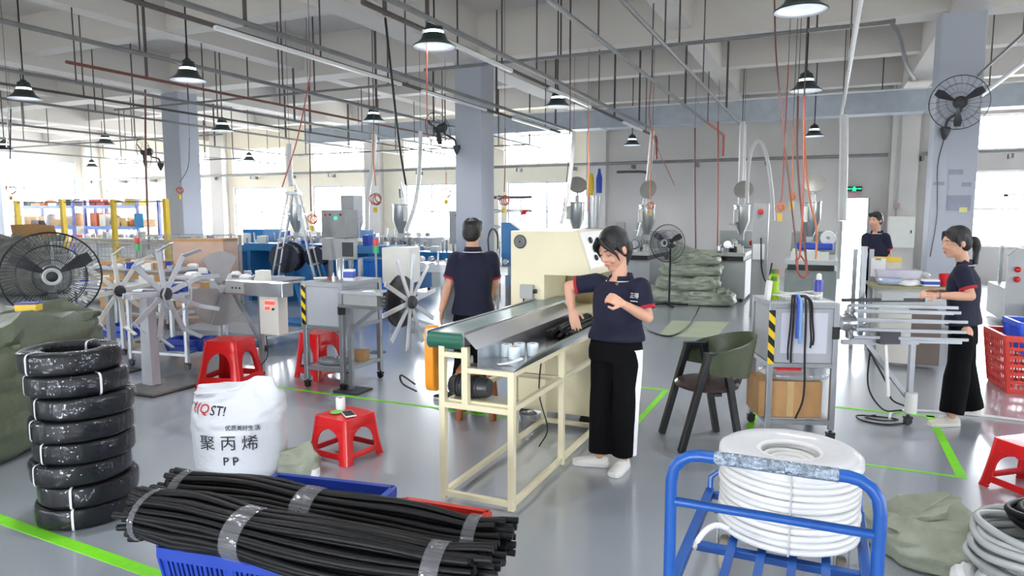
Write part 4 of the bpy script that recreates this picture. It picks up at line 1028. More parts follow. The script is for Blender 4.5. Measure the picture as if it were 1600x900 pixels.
# ---------------------------------------------------------------- aluminium tool cart
TC = R(20)
t = thing('tool_cart', 'aluminium profile tool cart with grey panel, hazard tape and hanging cables', 'cart', (-0.33, 5.36, 0), TC)
w_, d_ = 0.46, 0.44
posts(t, [(0, 0), (w_, 0), (0, d_), (w_, d_)], 0.0 + 0.085, 1.03)
casters(t, [(0.0, 0.0), (w_, 0.0), (0, d_), (w_, d_)])
for z in (0.14, 0.57, 1.01):
    for a, b in (((0, 0), (w_, 0)), ((0, d_), (w_, d_)), ((0, 0), (0, d_)), ((w_, 0), (w_, d_))):
        MB().bar((a[0], a[1], z), (b[0], b[1], z), 0.034, 0.034).put('cart_rail', M_ALU, t, smooth=0, bevel=0.003)
MB().bx((0.02, -0.006, 0.59), (w_ - 0.02, 0.006, 0.99)).put('front_panel', M_GREYPANEL, t, smooth=0)
MB().bx((0.07, -0.009, 0.66), (w_ - 0.06, -0.0062, 0.96)).put('notice_sheet', mat('lilac_paper', (206, 208, 220), 0.6, var=0.03), t, smooth=0)
for x in (0, w_): MB().bx((x - 0.006, 0.03, 0.59), (x + 0.006, d_ - 0.03, 0.99)).put('side_panel', M_GREYPANEL, t, smooth=0)
MB().bx((-0.02, -0.02, 1.026), (w_ + 0.02, d_ + 0.02, 1.036)).put('cart_top', M_GREYPANEL, t, smooth=0)
MB().bx((0.02, 0.02, 0.157), (w_ - .02, d_ - .02, 0.163)).put('lower_shelf', M_GREYPANEL, t, smooth=0)
MB().bx((-0.023, -0.024, 0.58), (0.023, -0.0205, 0.98)).put('hazard_tape', M_HAZ, t, smooth=0)
MB().bx((w_ - 0.024, -0.026, 0.77), (w_ + 0.024, 0.02, 0.86)).put('black_clamp', M_BLACK, t, smooth=0)
MB().bx((0.04, -0.03, 0.535), (0.22, 0.05, 0.55)).put('red_tray', M_RED, t, smooth=0)
t2 = Matrix.Translation((-0.33, 5.36, 0)) @ Matrix.Rotation(TC, 4, 'Z')
def cart_pt(x, y, z): return tuple(t2 @ V((x, y, z)))
q = thing('cardboard_box', 'open brown cardboard box on the lower shelf of the tool cart', 'box', cart_pt(0.175, 0.22, 0.164), TC)
MB().box((0, 0, 0.135), (0.46, 0.34, 0.27)).put('box_body', M_CARD, q, smooth=0)
MB().box((0, -0.172, 0.135), (0.05, 0.002, 0.27)).put('parcel_tape', mat('parcel_tape', (200, 170, 120), 0.3), q, smooth=0)
sk2, _ = sack('clear_bag', 'crumpled clear plastic bag on the cardboard box in the tool cart', cart_pt(0.24, 0.2, 0.435), TC, 0.44, 0.30, 0.09, clear_mat('clear_bag_film', (230, 234, 242), 0.2, 0.1, bump=0.8, bscale=18, milky=0.25), 8.0, crumple=0.04, flat_top=0.5, cat='bag', rows=10, cols=32)
def cart_item(name, label, cat, x, y, rz=0.0, z=1.037): return thing(name, label, cat, cart_pt(x, y, z), TC + rz)
M_LIME = mat('lime_green_plastic', (150, 190, 30), 0.35, var=0.05)
for k, (x, y, hh) in enumerate(((0.06, 0.17, 0.17), (0.085, 0.26, 0.22))):
    q = cart_item('drink_bottle', ('lime green bottle at the near corner of the tool cart', 'taller lime green bottle behind its twin on the tool cart')[k], 'bottle', x, y)
    MB().lathe([(0, 0), (0.036, 0), (0.038, 0.008), (0.038, hh * .72), (0.03, hh * .82), (0.018, hh * .86), (0, hh * .86)], 20).put('bottle_body', M_LIME, q)
    MB().lathe([(0, hh * .86), (0.022, hh * .86), (0.022, hh), (0, hh)], 16).put('cap', mat('dark_green_plastic', (70, 110, 30), 0.4), q)
q = cart_item('spray_can', 'white and blue spray can on the tool cart', 'can', 0.405, 0.22)
MB().lathe([(0, 0), (0.031, 0), (0.032, 0.005), (0.032, 0.055), (0, 0.055)], 20).put('can_body', M_OFFWHITE, q)
MB().lathe([(0.0, 0.056), (0.0325, 0.056), (0.0325, 0.135), (0.03, 0.145), (0, 0.145)], 20).put('can_label', mat('violet_blue_label', (72, 70, 170), 0.35), q)
MB().lathe([(0, 0.146), (0.02, 0.146), (0.018, 0.185), (0.008, 0.195), (0, 0.195)], 14).put('nozzle_cap', M_WHITEPL, q)
q = cart_item('wire_skein', 'tangle of white wire lying on the tool cart', 'wire', 0.22, 0.16)
for k in range(7):
    rnd = random.Random(k); r0 = 0.05 + 0.012 * k
    MB().tube([( r0 * 1.5 * cos(2*pi*i/20) + rnd.uniform(-.004, .004), r0 * sin(2*pi*i/20), 0.012 + 0.006 * k + 0.01 * sin(i + k)) for i in range(20)], 0.004, 5, closed=True).put('wire_loop', M_WHITEPL, q)
q = cart_item('paper_sheet', 'sheet of paper hanging over the front of the tool cart', 'paper', 0.36, 0.06)
MB().box((0, 0, 0.002), (0.17, 0.14, 0.002), (0, 0.02, 0.3)).put('sheet', M_PAPER, q, smooth=0)
q = cart_item('white_handset', 'white slim box standing at the left corner of the tool cart', 'box', 0.0, 0.10)
MB().box((0, 0, 0.075), (0.035, 0.06, 0.15), (0, 0.08, 0)).put('handset_body', M_WHITEPL, q, bevel=0.006)
q = cart_item('signal_light', 'small red and green signal light behind the lime bottles', 'light', 0.13, 0.36)
MB().lathe([(0, 0), (0.006, 0), (0.006, 0.10), (0, 0.10)], 8).put('stem', M_ALU, q)
MB().lathe([(0, 0.10), (0.02, 0.10), (0.02, 0.15), (0, 0.15)], 14).put('green_lens', M_GREENPL, q)
MB().lathe([(0, 0.151), (0.02, 0.151), (0.02, 0.21), (0, 0.21)], 14).put('red_lens', M_RED, q)
q = cart_item('hanging_cables', 'bunch of black and blue strips hanging over the front of the tool cart', 'cables', 0.19, 0.0)
M_BLUECABLE = mat('blue_strip', (46, 84, 190), 0.45); M_PALEBLUE = mat('pale_blue_strip', (120, 170, 226), 0.45)
for x, zl, m, rr in ((-0.065, -0.42, M_RUBBER, 0.007), (-0.045, -0.44, M_RUBBER, 0.008), (-0.015, -0.26, M_BLUECABLE, 0.011), (0.005, -0.30, M_PALEBLUE, 0.011), (0.045, -0.86, M_RUBBER, 0.0075), (0.075, -0.33, M_RUBBER, 0.007), (0.09, -0.31, M_RUBBER, 0.007)):
    MB().tube(spline([(0.02 + x * 0.3, 0.08, 0.03), (x * 0.6, 0.02, 0.045), (x * 0.9, -0.035, 0.0), (x, -0.04, zl * 0.4), (x * 1.15, -0.04, zl * 0.8), (x * 1.1 - (0.05 if zl < -.8 else 0), -0.04, zl)], 5), rr, 6).put('strip', m, q)

# ---------------------------------------------------------------- rack of aluminium rods on the winder right of the cart
t = thing('rod_winder', 'winder with a sheaf of long aluminium rods before the person in profile', 'winder', (0.67, 6.21, 0), R(24))
MB().bx((-0.02, -0.02, 0.09), (0.02, 0.02, 0.70)).put('post', M_ALU, t, smooth=0, bevel=0.003)
casters(t, [(0, 0)])
MB().bar((-0.36, 0, 0.66), (-0.01, 0, 0.22), 0.035, 0.035, up=(0, 1, 0)).put('diagonal_brace', M_ALU, t, smooth=0)
MB().bx((-0.56, -0.02, 0.655), (0.04, 0.02, 0.69)).put('lower_beam', M_ALU, t, smooth=0)
MB().cyl((0, -0.03, 0.11), (0, -0.03, 0.27), 0.045, n=18).put('white_motor', M_WHITEPL, t)
rnd = random.Random(12)
for k in range(11):
    a = 2 * pi * k / 11; y = 0.12 * cos(a); z = 0.83 + 0.14 * sin(a)
    MB().bar((-0.50, y * 0.8, z), (0.36 + rnd.uniform(-.05, .04), y, z - 0.02), 0.022, 0.022).put('rod', M_ALU, t, smooth=0)
for k, y in enumerate((0.0,)):
    MB().bar((-0.55, 0.05, 1.0), (0.10, 0.05, 1.0), 0.028, 0.028).put('guide_bar', M_DARKPAINT, t, smooth=0)
hb = MB().lathe([(0, -0.05), (0.06, -0.05), (0.075, 0.0), (0.06, 0.06), (0, 0.06)], 14, (-0.53, 0, 0.83), (1, 0, 0)).put('hub', M_STEEL, t)
for k in range(11):
    a = 2 * pi * k / 11
    MB().bar((-0.53, 0, 0.83), (-0.50, 0.10 * cos(a), 0.83 + 0.145 * sin(a)), 0.022, 0.01).put('spoke', M_STEEL, hb, smooth=0)
MB().bx((-0.30, -0.08, 0.67), (-0.14, -0.02, 0.78)).put('clamp_block', M_DARKPAINT, t, smooth=0)
MB().bar((-0.34, 0.16, 0.70), (-0.34, 0.16, 1.42), 0.036, 0.036).put('upright', M_ALU, t, smooth=0)
MB().bx((-0.25, 0.02, 1.0), (-0.08, 0.1, 1.06)).put('switch_box', M_GREYPAINT, t, smooth=0)
MB().bar((-0.24, -0.05, 0.66), (-0.20, -0.06, 0.25), 0.022, 0.022).put('drop_rod', M_WHITEPL, t, smooth=0)
for k, pts in enumerate(([(-0.35, 0, 0.62), (-0.2, -0.02, 0.35), (-0.12, 0.03, 0.20), (-0.02, 0, 0.15)], [(-0.3, 0.05, 0.66), (-0.28, 0.1, 0.3), (-0.15, 0.1, 0.1), (-0.05, 0.0, 0.12)])):
    MB().tube(spline(pts, 7), 0.007, 6).put('cable', M_BLACK, t)
q = thing('floor_cable', 'loop of black cable lying on the floor under the rod winder', 'cable', (0.47, 6.22, 0.008))
MB().tube(spline([(0.2, 0.02, 0), (0.05, -0.10, 0), (-0.12, -0.06, 0), (-0.16, 0.06, 0.006), (0.0, 0.12, 0), (0.14, 0.06, 0.008), (0.02, -0.04, 0.012), (-0.10, 0.02, 0.01), (-0.02, 0.16, 0)], 7), 0.007, 6).put('cable_loop', M_BLACK, q)
q = thing('floor_tube', 'white tube lying on the floor behind the person in profile at right', 'tube', (0.75, 6.6, 0))
MB().tube(spline([(-0.2, -0.3, 0.012), (-0.15, -0.05, 0.012), (0.05, 0.07, 0.012), (0.5, 0.12, 0.012), (1.0, 0.05, 0.012), (1.25, 0.0, 0.012)], 7), 0.011, 8).put('tube_run', M_WHITEPL, q)

# ---------------------------------------------------------------- grey workstation cabinet with hazard tape
t = thing('workstation_cabinet', 'grey panelled aluminium workstation with hazard tape on its left post', 'workstation', (-4.53, 5.20, 0))
w_, d_ = 0.43, 0.60
posts(t, [(0, 0), (w_, 0), (0, d_), (w_, d_)], 0.085, 1.03, 0.045)
casters(t, [(0, 0), (w_, 0), (0, d_), (w_, d_)])
for z in (0.20, 0.60, 1.01):
    for a, b in (((0, 0), (w_, 0)), ((0, d_), (w_, d_)), ((0, 0), (0, d_)), ((w_, 0), (w_, d_))):
        MB().bar((a[0], a[1], z), (b[0], b[1], z), 0.036, 0.036).put('frame_rail', M_ALU, t, smooth=0, bevel=0.003)
MB().bx((0.02, -0.006, 0.62), (w_ - .02, 0.006, 0.99)).put('front_panel', M_GREYPANEL, t, smooth=0)
MB().bx((w_ - 0.006, 0.03, 0.62), (w_ + 0.006, d_ - .03, 0.99)).put('side_panel', M_GREYPANEL, t, smooth=0)
MB().bx((-0.02, -0.02, 1.027), (w_ + .02, d_ + .02, 1.037)).put('work_top', M_ALU, t, smooth=0)
MB().bx((0.02, 0.02, 0.215), (w_ - .02, d_ - .02, 0.221)).put('lower_shelf', M_GREYPANEL, t, smooth=0)
MB().bx((-0.026, -0.026, 0.62), (0.022, -0.0225, 1.0)).put('hazard_tape', M_HAZ, t, smooth=0)
MB().bx((w_ - 0.025, -0.028, 0.74), (w_ + 0.028, 0.02, 0.82)).put('black_clamp', M_BLACK, t, smooth=0)
MB().cyl((w_ + 0.006, 0.25, 0.86), (w_ + 0.03, 0.25, 0.86), 0.022).put('knob', M_BLACK, t)
for x, y in ((0.1, 0.12), (0.33, 0.12)): MB().bar((x, 0.0, 0.60), (x + (0.06 if x < .2 else -0.06) - 0.16 * (1 if x < .2 else -1), 0.0, 0.53), 0.02, 0.02).put('gusset', M_ALU, t, smooth=0)
sack('grey_bag', 'grey plastic bag lying on the lower shelf of the workstation', (-4.33, 5.36, 0.222), 0.2, 0.28, 0.22, 0.07, mat('grey_film', (120, 124, 132), 0.25, var=0.1, bump=0.5, bscale=30), 3.3, crumple=0.03, cat='bag', rows=10, cols=30)
q = thing('small_carton', 'small open brown carton on the workstation lower shelf', 'box', (-4.22, 5.60, 0.222), 0.2)
MB().box((0, 0, 0.05), (0.18, 0.13, 0.10)).put('carton_body', M_CARD, q, smooth=0)
q = thing('glue_box', 'blue and white carton standing on the workstation top', 'box', (-4.17, 5.42, 1.038), 0.3)
MB().box((0, 0, 0.055), (0.10, 0.07, 0.11)).put('carton_body', M_PAPER, q, smooth=0); MB().box((0.002, 0, 0.06), (0.103, 0.073, 0.06)).put('printed_band', M_BLUEPL, q, smooth=0)
q = thing('small_bottle', 'small white bottle on the workstation top', 'bottle', (-4.24, 5.27, 1.038))
MB().lathe([(0, 0), (0.016, 0), (0.016, 0.05), (0.007, 0.062), (0.006, 0.085), (0, 0.085)], 14).put('bottle_body', M_WHITEPL, q)
q = thing('metal_cylinder', 'upright steel cylinder on the workstation top', 'cylinder', (-4.34, 5.50, 1.038))
MB().lathe([(0, 0), (0.036, 0), (0.036, 0.19), (0.030, 0.20), (0, 0.20)], 18).put('cylinder_body', M_STEEL, q)
q = thing('work_glove', 'crumpled work glove lying on the workstation top', 'glove', (-4.45, 5.36, 1.038), 0.6)
MB().loft([[V((x, 0.04 * w * cos(a), 0.018 + 0.015 * sin(a) * w)) for a in [2*pi*k/8 for k in range(8)]] for x, w in ((-0.08, 0.6), (-0.03, 0.9), (0.03, 1.0), (0.06, 0.7))]).put('glove_palm', M_OFFWHITE, q)
for k in range(4): MB().tube([(0.05, -0.03 + 0.02 * k, 0.02), (0.10, -0.035 + 0.024 * k, 0.014)], 0.009, 6).put('glove_finger', mat('dull_red_cloth', (160, 60, 58), 0.8), q)

# ---------------------------------------------------------------- star winders: hub, radial arms with fingers
def star(t, c, axdir, n, rad, w, finger, m, ph=0.0, disc=None):
    hub = MB().lathe([(0, -0.05), (0.05, -0.05), (0.06, -0.02), (0.06, 0.03), (0.04, 0.05), (0, 0.05)], 16, c, (axdir, 0, 0)).put('hub', M_DARKPAINT, t)
    for k in range(n):
        a = 2 * pi * k / n + ph
        e = V((0, cos(a), sin(a))); p = V(c) + e * 0.03; q = V(c) + e * rad
        arm = MB().bar(p, q, w, 0.014, up=(1, 0, 0)).put('arm', m, t, smooth=0, bevel=0.002)
        if finger: MB().bar(q - e * 0.02, q + V((axdir * finger, 0, 0)) + e * 0.06, w * 0.8, 0.012, up=tuple(e)).put('finger', m, arm, smooth=0)
    if disc:
        MB().lathe([(0, -0.012), (disc, -0.012), (disc, 0.012), (0, 0.012)], 40, (c[0] - axdir * 0.10, c[1], c[2]), (1, 0, 0)).put('back_disc', M_BLACK, t)
t = thing('arm_wheel', 'wheel of ten flat aluminium arms with a black disc beside the person seen from behind', 'winder', (-3.37, 5.25, 0))
star(t, (0, 0, 0.89), 1, 10, 0.44, 0.040, 0.0, mat('bright_anodised', (214, 216, 220), 0.4, 0.5, var=0.04), 0.16, 0.235)
MB().cyl((-0.70, 0, 0.89), (0.02, 0, 0.89), 0.028).put('shaft', M_STEEL, t)
for z in (0.83, 0.96): MB().bx((-0.72, -0.11, z - 0.015), (-0.22, 0.11, z + 0.015)).put('gearbox_plate', M_STEEL, t, smooth=0)
MB().bx((-0.68, -0.09, 0.845), (-0.30, 0.09, 0.945)).put('gearbox', M_GREYPAINT, t, smooth=0)
MB().bar((-0.66, 0, 0.60), (-0.30, 0, 0.86), 0.035, 0.03).put('brace', M_ALU, t, smooth=0)
MB().bx((-0.69, -0.02, 0.0), (-0.65, 0.02, 0.83)).put('post', M_ALU, t, smooth=0)
MB().bx((-0.80, -0.12, 0.0), (-0.52, 0.12, 0.02)).put('foot_plate', M_DARKPAINT, t, smooth=0)
MB().bar((-0.3, 0.05, 0.8), (0.12, 0.30, 0.62), 0.03, 0.03).put('side_arm', M_ALU, t, smooth=0)
t = thing('star_winder', 'star-shaped winder of flat aluminium arms on a post behind the white sack', 'winder', (-5.9, 4.56, 0))
M_PALEALU = mat('pale_anodised', (196, 198, 204), 0.42, 0.5, var=0.05)
MB().loft([[V((sx * wx, sy * 0.045, z)) for sx, sy in ((-1, -1), (1, -1), (1, 1), (-1, 1))] for z, wx in ((0.035, 0.075), (0.6, 0.06), (0.93, 0.05))]).put('post', M_PALEALU, t, smooth=0)
MB().box((0.10, 0.10, 0.022), (0.52, 0.74, 0.02)).put('base_plate', mat('worn_steel_plate', (128, 126, 122), 0.35, 0.5, var=0.15), t, smooth=0)
for x, y in ((-0.1, -0.2), (0.3, -0.22), (-0.1, 0.4), (0.3, 0.42)): MB().lathe([(0, -0.015), (0.011, -0.015), (0.011, 0.015), (0, 0.015)], 10, (x, y, 0.0115), (0, 1, 0)).put('roller', M_BLACK, t)
star(t, (0.25, 0, 0.93), 1, 9, 0.43, 0.05, 0.20, M_PALEALU, 0.3)
MB().cyl((-0.03, 0, 0.93), (0.28, 0, 0.93), 0.03).put('shaft', M_STEEL, t)
for k in range(9):
    a = 2 * pi * k / 9 + 0.3
    MB().bar((0.42, 0.16 * cos(a), 0.93 + 0.16 * sin(a)), (0.42, 0.16 * cos(a + 2*pi/9), 0.93 + 0.16 * sin(a + 2*pi/9)), 0.016, 0.01).put('tie_bar', M_PALEALU, t, smooth=0)
t = thing('small_arm_winder', 'white-armed winder between the big fan and the star winder', 'winder', (-6.85, 4.85, 0))
MB().bx((-0.03, -0.03, 0.0), (0.03, 0.03, 0.86)).put('post', M_ALU, t, smooth=0)
MB().bx((-0.2, -0.2, 0.0), (0.2, 0.2, 0.02)).put('base_plate', M_DARKPAINT, t, smooth=0)
star(t, (0.16, 0, 0.88), 1, 8, 0.40, 0.045, 0.16, M_OFFWHITE, 0.1)
MB().cyl((-0.03, 0, 0.88), (0.19, 0, 0.88), 0.025).put('shaft', M_STEEL, t)

# ---------------------------------------------------------------- feeder with sector blades, beam and control box
t = thing('sector_feeder', 'grey feeder with fan-shaped sector blades and a long beam', 'machine', (-5.55, 5.45, 0))
def sector(c, r0, r1, a0, a1, nm):
    poly = [V(c) + V((0, r0 * cos(a0), r0 * sin(a0)))] if r0 < 0.05 else []
    pts = [V((c[0], c[1] + r1 * cos(a0 + (a1 - a0) * k / 14), c[2] + r1 * sin(a0 + (a1 - a0) * k / 14))) for k in range(15)]
    pts += [V((c[0], c[1] + r0 * cos(a1), c[2] + r0 * sin(a1))), V((c[0], c[1] + r0 * cos(a0), c[2] + r0 * sin(a0)))]
    MB().prism(pts, (0.012, 0, 0)).put(nm, mat('grey_blade', (156, 154, 154), 0.45, 0.2, var=0.05), t, smooth=0)
for a in (90, 210, 285): sector((-0.22, -0.12, 0.90), 0.05, 0.39, R(a - 36), R(a + 36), 'sector_blade')
MB().bx((-0.40, -0.10, 0.84), (0.60, 0.06, 0.98)).put('beam', M_STEEL, t, smooth=0, bevel=0.004)
MB().bx((-0.15, -0.12, 0.86), (0.10, -0.101, 0.97)).put('cover_plate', M_GREYPAINT, t, smooth=0)
for k in range(3): MB().cyl((-0.05 + 0.05 * k, -0.125, 0.915), (-0.05 + 0.05 * k, -0.12, 0.915), 0.010).put('bolt_hole', M_BLACK, t)
MB().bx((0.20, -0.03, 0.02), (0.235, 0.005, 0.84)).put('leg', M_ALU, t, smooth=0)
MB().bx((-0.38, -0.03, 0.02), (-0.345, 0.005, 0.84)).put('leg', M_ALU, t, smooth=0)
MB().bar((-0.14, -0.02, 0.84), (0.2, -0.02, 0.36), 0.03, 0.03, up=(0, 1, 0)).put('diagonal_brace', M_ALU, t, smooth=0)
cb = MB().bx((0.25, -0.06, 0.44), (0.50, 0.08, 0.84)).put('control_box', M_OFFWHITE, t, smooth=0, bevel=0.004)
MB().bx((0.33, -0.066, 0.755), (0.46, -0.06, 0.79)).put('red_display', M_RED_LED, cb, smooth=0)
MB().bx((0.33, -0.066, 0.70), (0.39, -0.06, 0.73)).put('red_display', M_RED_LED, cb, smooth=0)
MB().cyl((0.44, -0.06, 0.71), (0.44, -0.075, 0.71), 0.013).put('push_button', M_BLACK, cb)
MB().bx((0.20, -0.05, 0.99), (0.32, 0.05, 1.10)).put('sensor_box', M_OFFWHITE, t, smooth=0)
MB().cyl((0.13, -0.03, 0.12), (0.13, -0.03, 0.27), 0.04, n=16).put('white_motor', M_WHITEPL, t)
MB().tube(spline([(0.13, -0.03, 0.12), (0.22, -0.08, 0.10), (0.32, -0.05, 0.2), (0.30, -0.03, 0.42)], 6), 0.006, 6).put('cable', M_BLACK, t)
for x, y in ((0.217, -0.012), (-0.362, -0.012)): MB().cyl((x, y, 0.0), (x, y, 0.03), 0.022).put('foot_pad', M_BLACK, t)

# ---------------------------------------------------------------- aluminium tables with blue trays
def alu_table(loc, rz, w, d, h, label, shelf=0.18):
    t = thing('profile_table', label, 'table', loc, rz, 'aluminium profile tables at the left')
    posts(t, [(-w/2, -d/2), (w/2, -d/2), (-w/2, d/2), (w/2, d/2)], 0.085, h, 0.04)
    casters(t, [(-w/2, -d/2), (w/2, -d/2), (-w/2, d/2), (w/2, d/2)])
    MB().bx((-w/2 - .03, -d/2 - .03, h), (w/2 + .03, d/2 + .03, h + 0.02)).put('table_top', M_GREYPANEL, t, smooth=0)
    MB().bx((-w/2 + .02, -d/2 + .02, shelf), (w/2 - .02, d/2 - .02, shelf + 0.012)).put('lower_shelf', M_GREYPANEL, t, smooth=0)
    for z in (h - 0.03, shelf - 0.015):
        for a, b in (((-1, -1), (1, -1)), ((1, -1), (1, 1)), ((1, 1), (-1, 1)), ((-1, 1), (-1, -1))):
            MB().bar((a[0]*w/2, a[1]*d/2, z), (b[0]*w/2, b[1]*d/2, z), 0.03, 0.03).put('table_rail', M_ALU, t, smooth=0)
    return t
alu_table((-6.62, 5.50, 0), R(8), 0.75, 0.62, 0.80, 'aluminium table on casters behind the star winder')
alu_table((-7.95, 5.75, 0), R(8), 0.70, 0.6, 0.80, 'aluminium table behind the big floor fan')
alu_table((-7.0, 6.72, 0), R(0), 1.6, 0.7, 0.84, 'long cluttered aluminium table further back behind the feeder')
alu_table((-9.6, 7.4, 0), R(0), 1.8, 0.7, 0.84, 'long cluttered aluminium table at the far left behind the fan')
crate('parts_tray', (-6.36, 5.42, 0.194), R(20), 0.42, 0.28, 0.12, M_BLUEPL, 'blue parts tray on the table shelf behind the star winder', 6, cat='tray', rows=1)
crate('parts_tray', (-7.80, 5.72, 0.194), R(10), 0.46, 0.30, 0.13, M_BLUEPL, 'blue parts tray on the shelf behind the big fan', 6, cat='tray', rows=1)
# ================================================================ BACKGROUND MACHINES AND STORES
M_MACHGREY = mat('machine_grey', (190, 194, 194), 0.4, var=0.04)
M_HOPPER = mat('hopper_steel', (176, 178, 178), 0.3, 0.7, var=0.06)
def hopper(t, x, y, z0, s=1.0, lid=True, lid_dir=(0.3, 0.8, 0.4), m=None):
    """conical feed hopper with a round lid tipped open"""
    m = m or M_HOPPER
    MB().lathe([(0.05*s, 0), (0.06*s, 0.02*s), (0.17*s, 0.30*s), (0.17*s, 0.62*s), (0.18*s, 0.63*s), (0.18*s, 0.65*s), (0.0, 0.65*s)], 18, (x, y, z0)).put('hopper_cone', m, t)
    MB().bx((x - 0.06*s, y - 0.06*s, z0 - 0.12*s), (x + 0.06*s, y + 0.06*s, z0 + 0.01)).put('hopper_throat', M_MACHGREY, t, smooth=0)
    MB().cyl((x - 0.10*s, y - 0.19*s, z0 + 0.28*s), (x - 0.10*s, y - 0.19*s, z0 + 0.56*s), 0.055*s).put('blower_motor', M_OFFWHITE, t)
    MB().cyl((x + 0.02, y, z0 + 0.64*s), (x + 0.02, y, z0 + 0.78*s), 0.045*s).put('feed_neck', M_OFFWHITE, t)
    if lid: MB().lathe([(0, 0.0), (0.15*s, 0.0), (0.20*s, 0.012), (0.205*s, 0.03), (0.1*s, 0.055), (0, 0.06)], 26, (x + 0.02, y, z0 + 0.98*s), lid_dir).put('lid', mat('lid_grey', (168, 166, 160), 0.45, 0.2), t)
    MB().bar((x + 0.02, y + 0.02, z0 + 0.76*s), (x + 0.02, y + 0.03, z0 + 0.98*s), 0.03*s, 0.03*s).put('lid_hinge', M_STEEL, t)
def extruder(loc, rz, label, L_=2.2, w=0.75, h=0.95, paint=None, s=1.0, hop=True, hx=0.0, hy=1.3, bits=10, seed=1, lid_dir=(0.3, -0.8, 0.4)):
    """long bench machine: base cabinet, bed, barrel, clamps and a hopper; front end at local y=0"""
    paint = paint or M_MACHGREY; t = thing('extruder', label, 'machine', loc, rz)
    MB().bx((-w/2, 0.05, 0.06), (w/2, L_, h - 0.16)).put('base_cabinet', paint, t, smooth=0, bevel=0.01)
    for sx in (-1, 1):
        for y in (0.1, L_ - 0.1): MB().cyl((sx * (w/2 - .06), y, 0), (sx * (w/2 - .06), y, 0.07), 0.035, n=10).put('foot', M_DARKPAINT, t)
    MB().bx((-w/2 + .04, 0.0, h - 0.16), (w/2 - .04, L_, h - 0.07)).put('dark_bed', M_BLACK, t, smooth=0)
    MB().bx((-w/2, -0.06, h - 0.07), (w/2, L_ * .9, h)).put('bed_plate', M_MACHGREY, t, smooth=0, bevel=0.005)
    for k in range(2): MB().bx((-w/2 + .05 + k * w * .48, 0.045, 0.2), (-w/2 + .03 + (k + .9) * w * .48, 0.05, h - 0.22)).put('cabinet_door', paint, t, smooth=0)
    rnd = random.Random(seed)
    MB().cyl((0, 0.3, h + 0.14), (0, hy + 0.3, h + 0.14), 0.075, n=16).put('barrel', M_STEEL, t)
    for k in range(4): MB().lathe([(0.078, -0.04), (0.10, -0.04), (0.10, 0.04), (0.078, 0.04)], 16, (0, 0.4 + 0.22 * k, h + 0.14), (0, 1, 0), closed=True).put('heater_band', M_GREYPAINT, t)
    for k in range(bits):
        x, y = rnd.uniform(-w/2 + .08, w/2 - .08), rnd.uniform(-0.02, 0.45); hh = rnd.uniform(0.04, 0.16); a = rnd.uniform(0.03, 0.07)
        if k % 2: MB().box((x, y, h + hh/2), (a * 1.6, a, hh), (0, 0, rnd.uniform(0, 1))).put('clamp_block', (M_STEEL, M_OFFWHITE, M_DARKPAINT)[k % 3], t, smooth=0)
        else: MB().cyl((x, y, h), (x, y, h + hh), a * .5, n=10).put('adjuster', (M_STEEL, M_OFFWHITE)[k % 4 // 2], t)
    MB().bx((-w/2, L_ * .72, h), (w/2, L_, h + 0.38)).put('gear_housing', paint, t, smooth=0, bevel=0.02)
    if hop: hopper(t, hx, hy, h + 0.30, s, lid_dir=lid_dir)
    return t
e = extruder((-3.45, 13.3, 0), 0, 'pale extruder with a grey tipped hopper lid behind the pedestal fan', seed=3, hx=0.1, hy=0.9, s=0.95, lid_dir=(-0.3, -0.9, 0.25))
e = extruder((-1.72, 13.75, 0), 0, 'pale grey extruder between the olive sacks and the hanging red hoses', L_=2.6, seed=5, hx=0.12, hy=1.5, s=0.95, bits=14, lid_dir=(0.0, -0.95, 0.3))
MB().lathe([(0, 0), (0.05, 0), (0.055, 0.03), (0.03, 0.05), (0, 0.05)], 14, (0.40, 0.9, 1.10), (0, -1, 0.2)).put('red_button', M_RED, e)
e = extruder((-0.17, 11.2, 0), 0, 'grey-green extruder with a blue block, straight behind the tool cart', L_=2.4, w=0.72, h=1.0, paint=mat('grey_green_paint', (152, 162, 160), 0.45), seed=8, hx=-0.05, hy=1.2, s=0.9, bits=8, lid_dir=(0.1, -0.75, 0.5))
MB().bx((-0.24, 0.2, 1.14), (0.30, 0.6, 1.24)).put('blue_block', M_BLUEPL, e, smooth=0, bevel=0.03)
MB().bx((-0.28, -0.05, 1.0), (0.24, 0.04, 1.12)).put('clamp_plate', M_OFFWHITE, e, smooth=0)
MB().lathe([(0.03, -0.02), (0.11, -0.02), (0.11, 0.02), (0.03, 0.02)], 20, (0.22, 0.3, 1.32), (0, 1, 0.2), closed=True).put('white_reel', M_WHITEPL, e)
# grey pillar with a red mushroom button
t = thing('button_pillar', 'grey control pillar with a red mushroom button', 'control pillar', (-0.95, 11.9, 0))
MB().bx((-0.12, -0.08, 0), (0.12, 0.08, 1.85)).put('pillar_body', M_GREYPAINT, t, smooth=0, bevel=0.008)
MB().lathe([(0, 0), (0.03, 0), (0.045, 0.03), (0.03, 0.05), (0, 0.052)], 16, (0, -0.08, 1.72), (0, -1, 0)).put('mushroom_button', M_RED, t)
MB().tube(spline([(0.02, -0.09, 1.3), (0.05, -0.12, 0.8), (0.15, -0.2, 0.6), (0.2, -0.1, 0.9)], 6), 0.012, 6).put('cable', M_BLACK, t)
MB().bx((-0.10, -0.10, 0.95), (0.08, -0.085, 1.2)).put('paper_notice', M_PAPER, t, smooth=0)
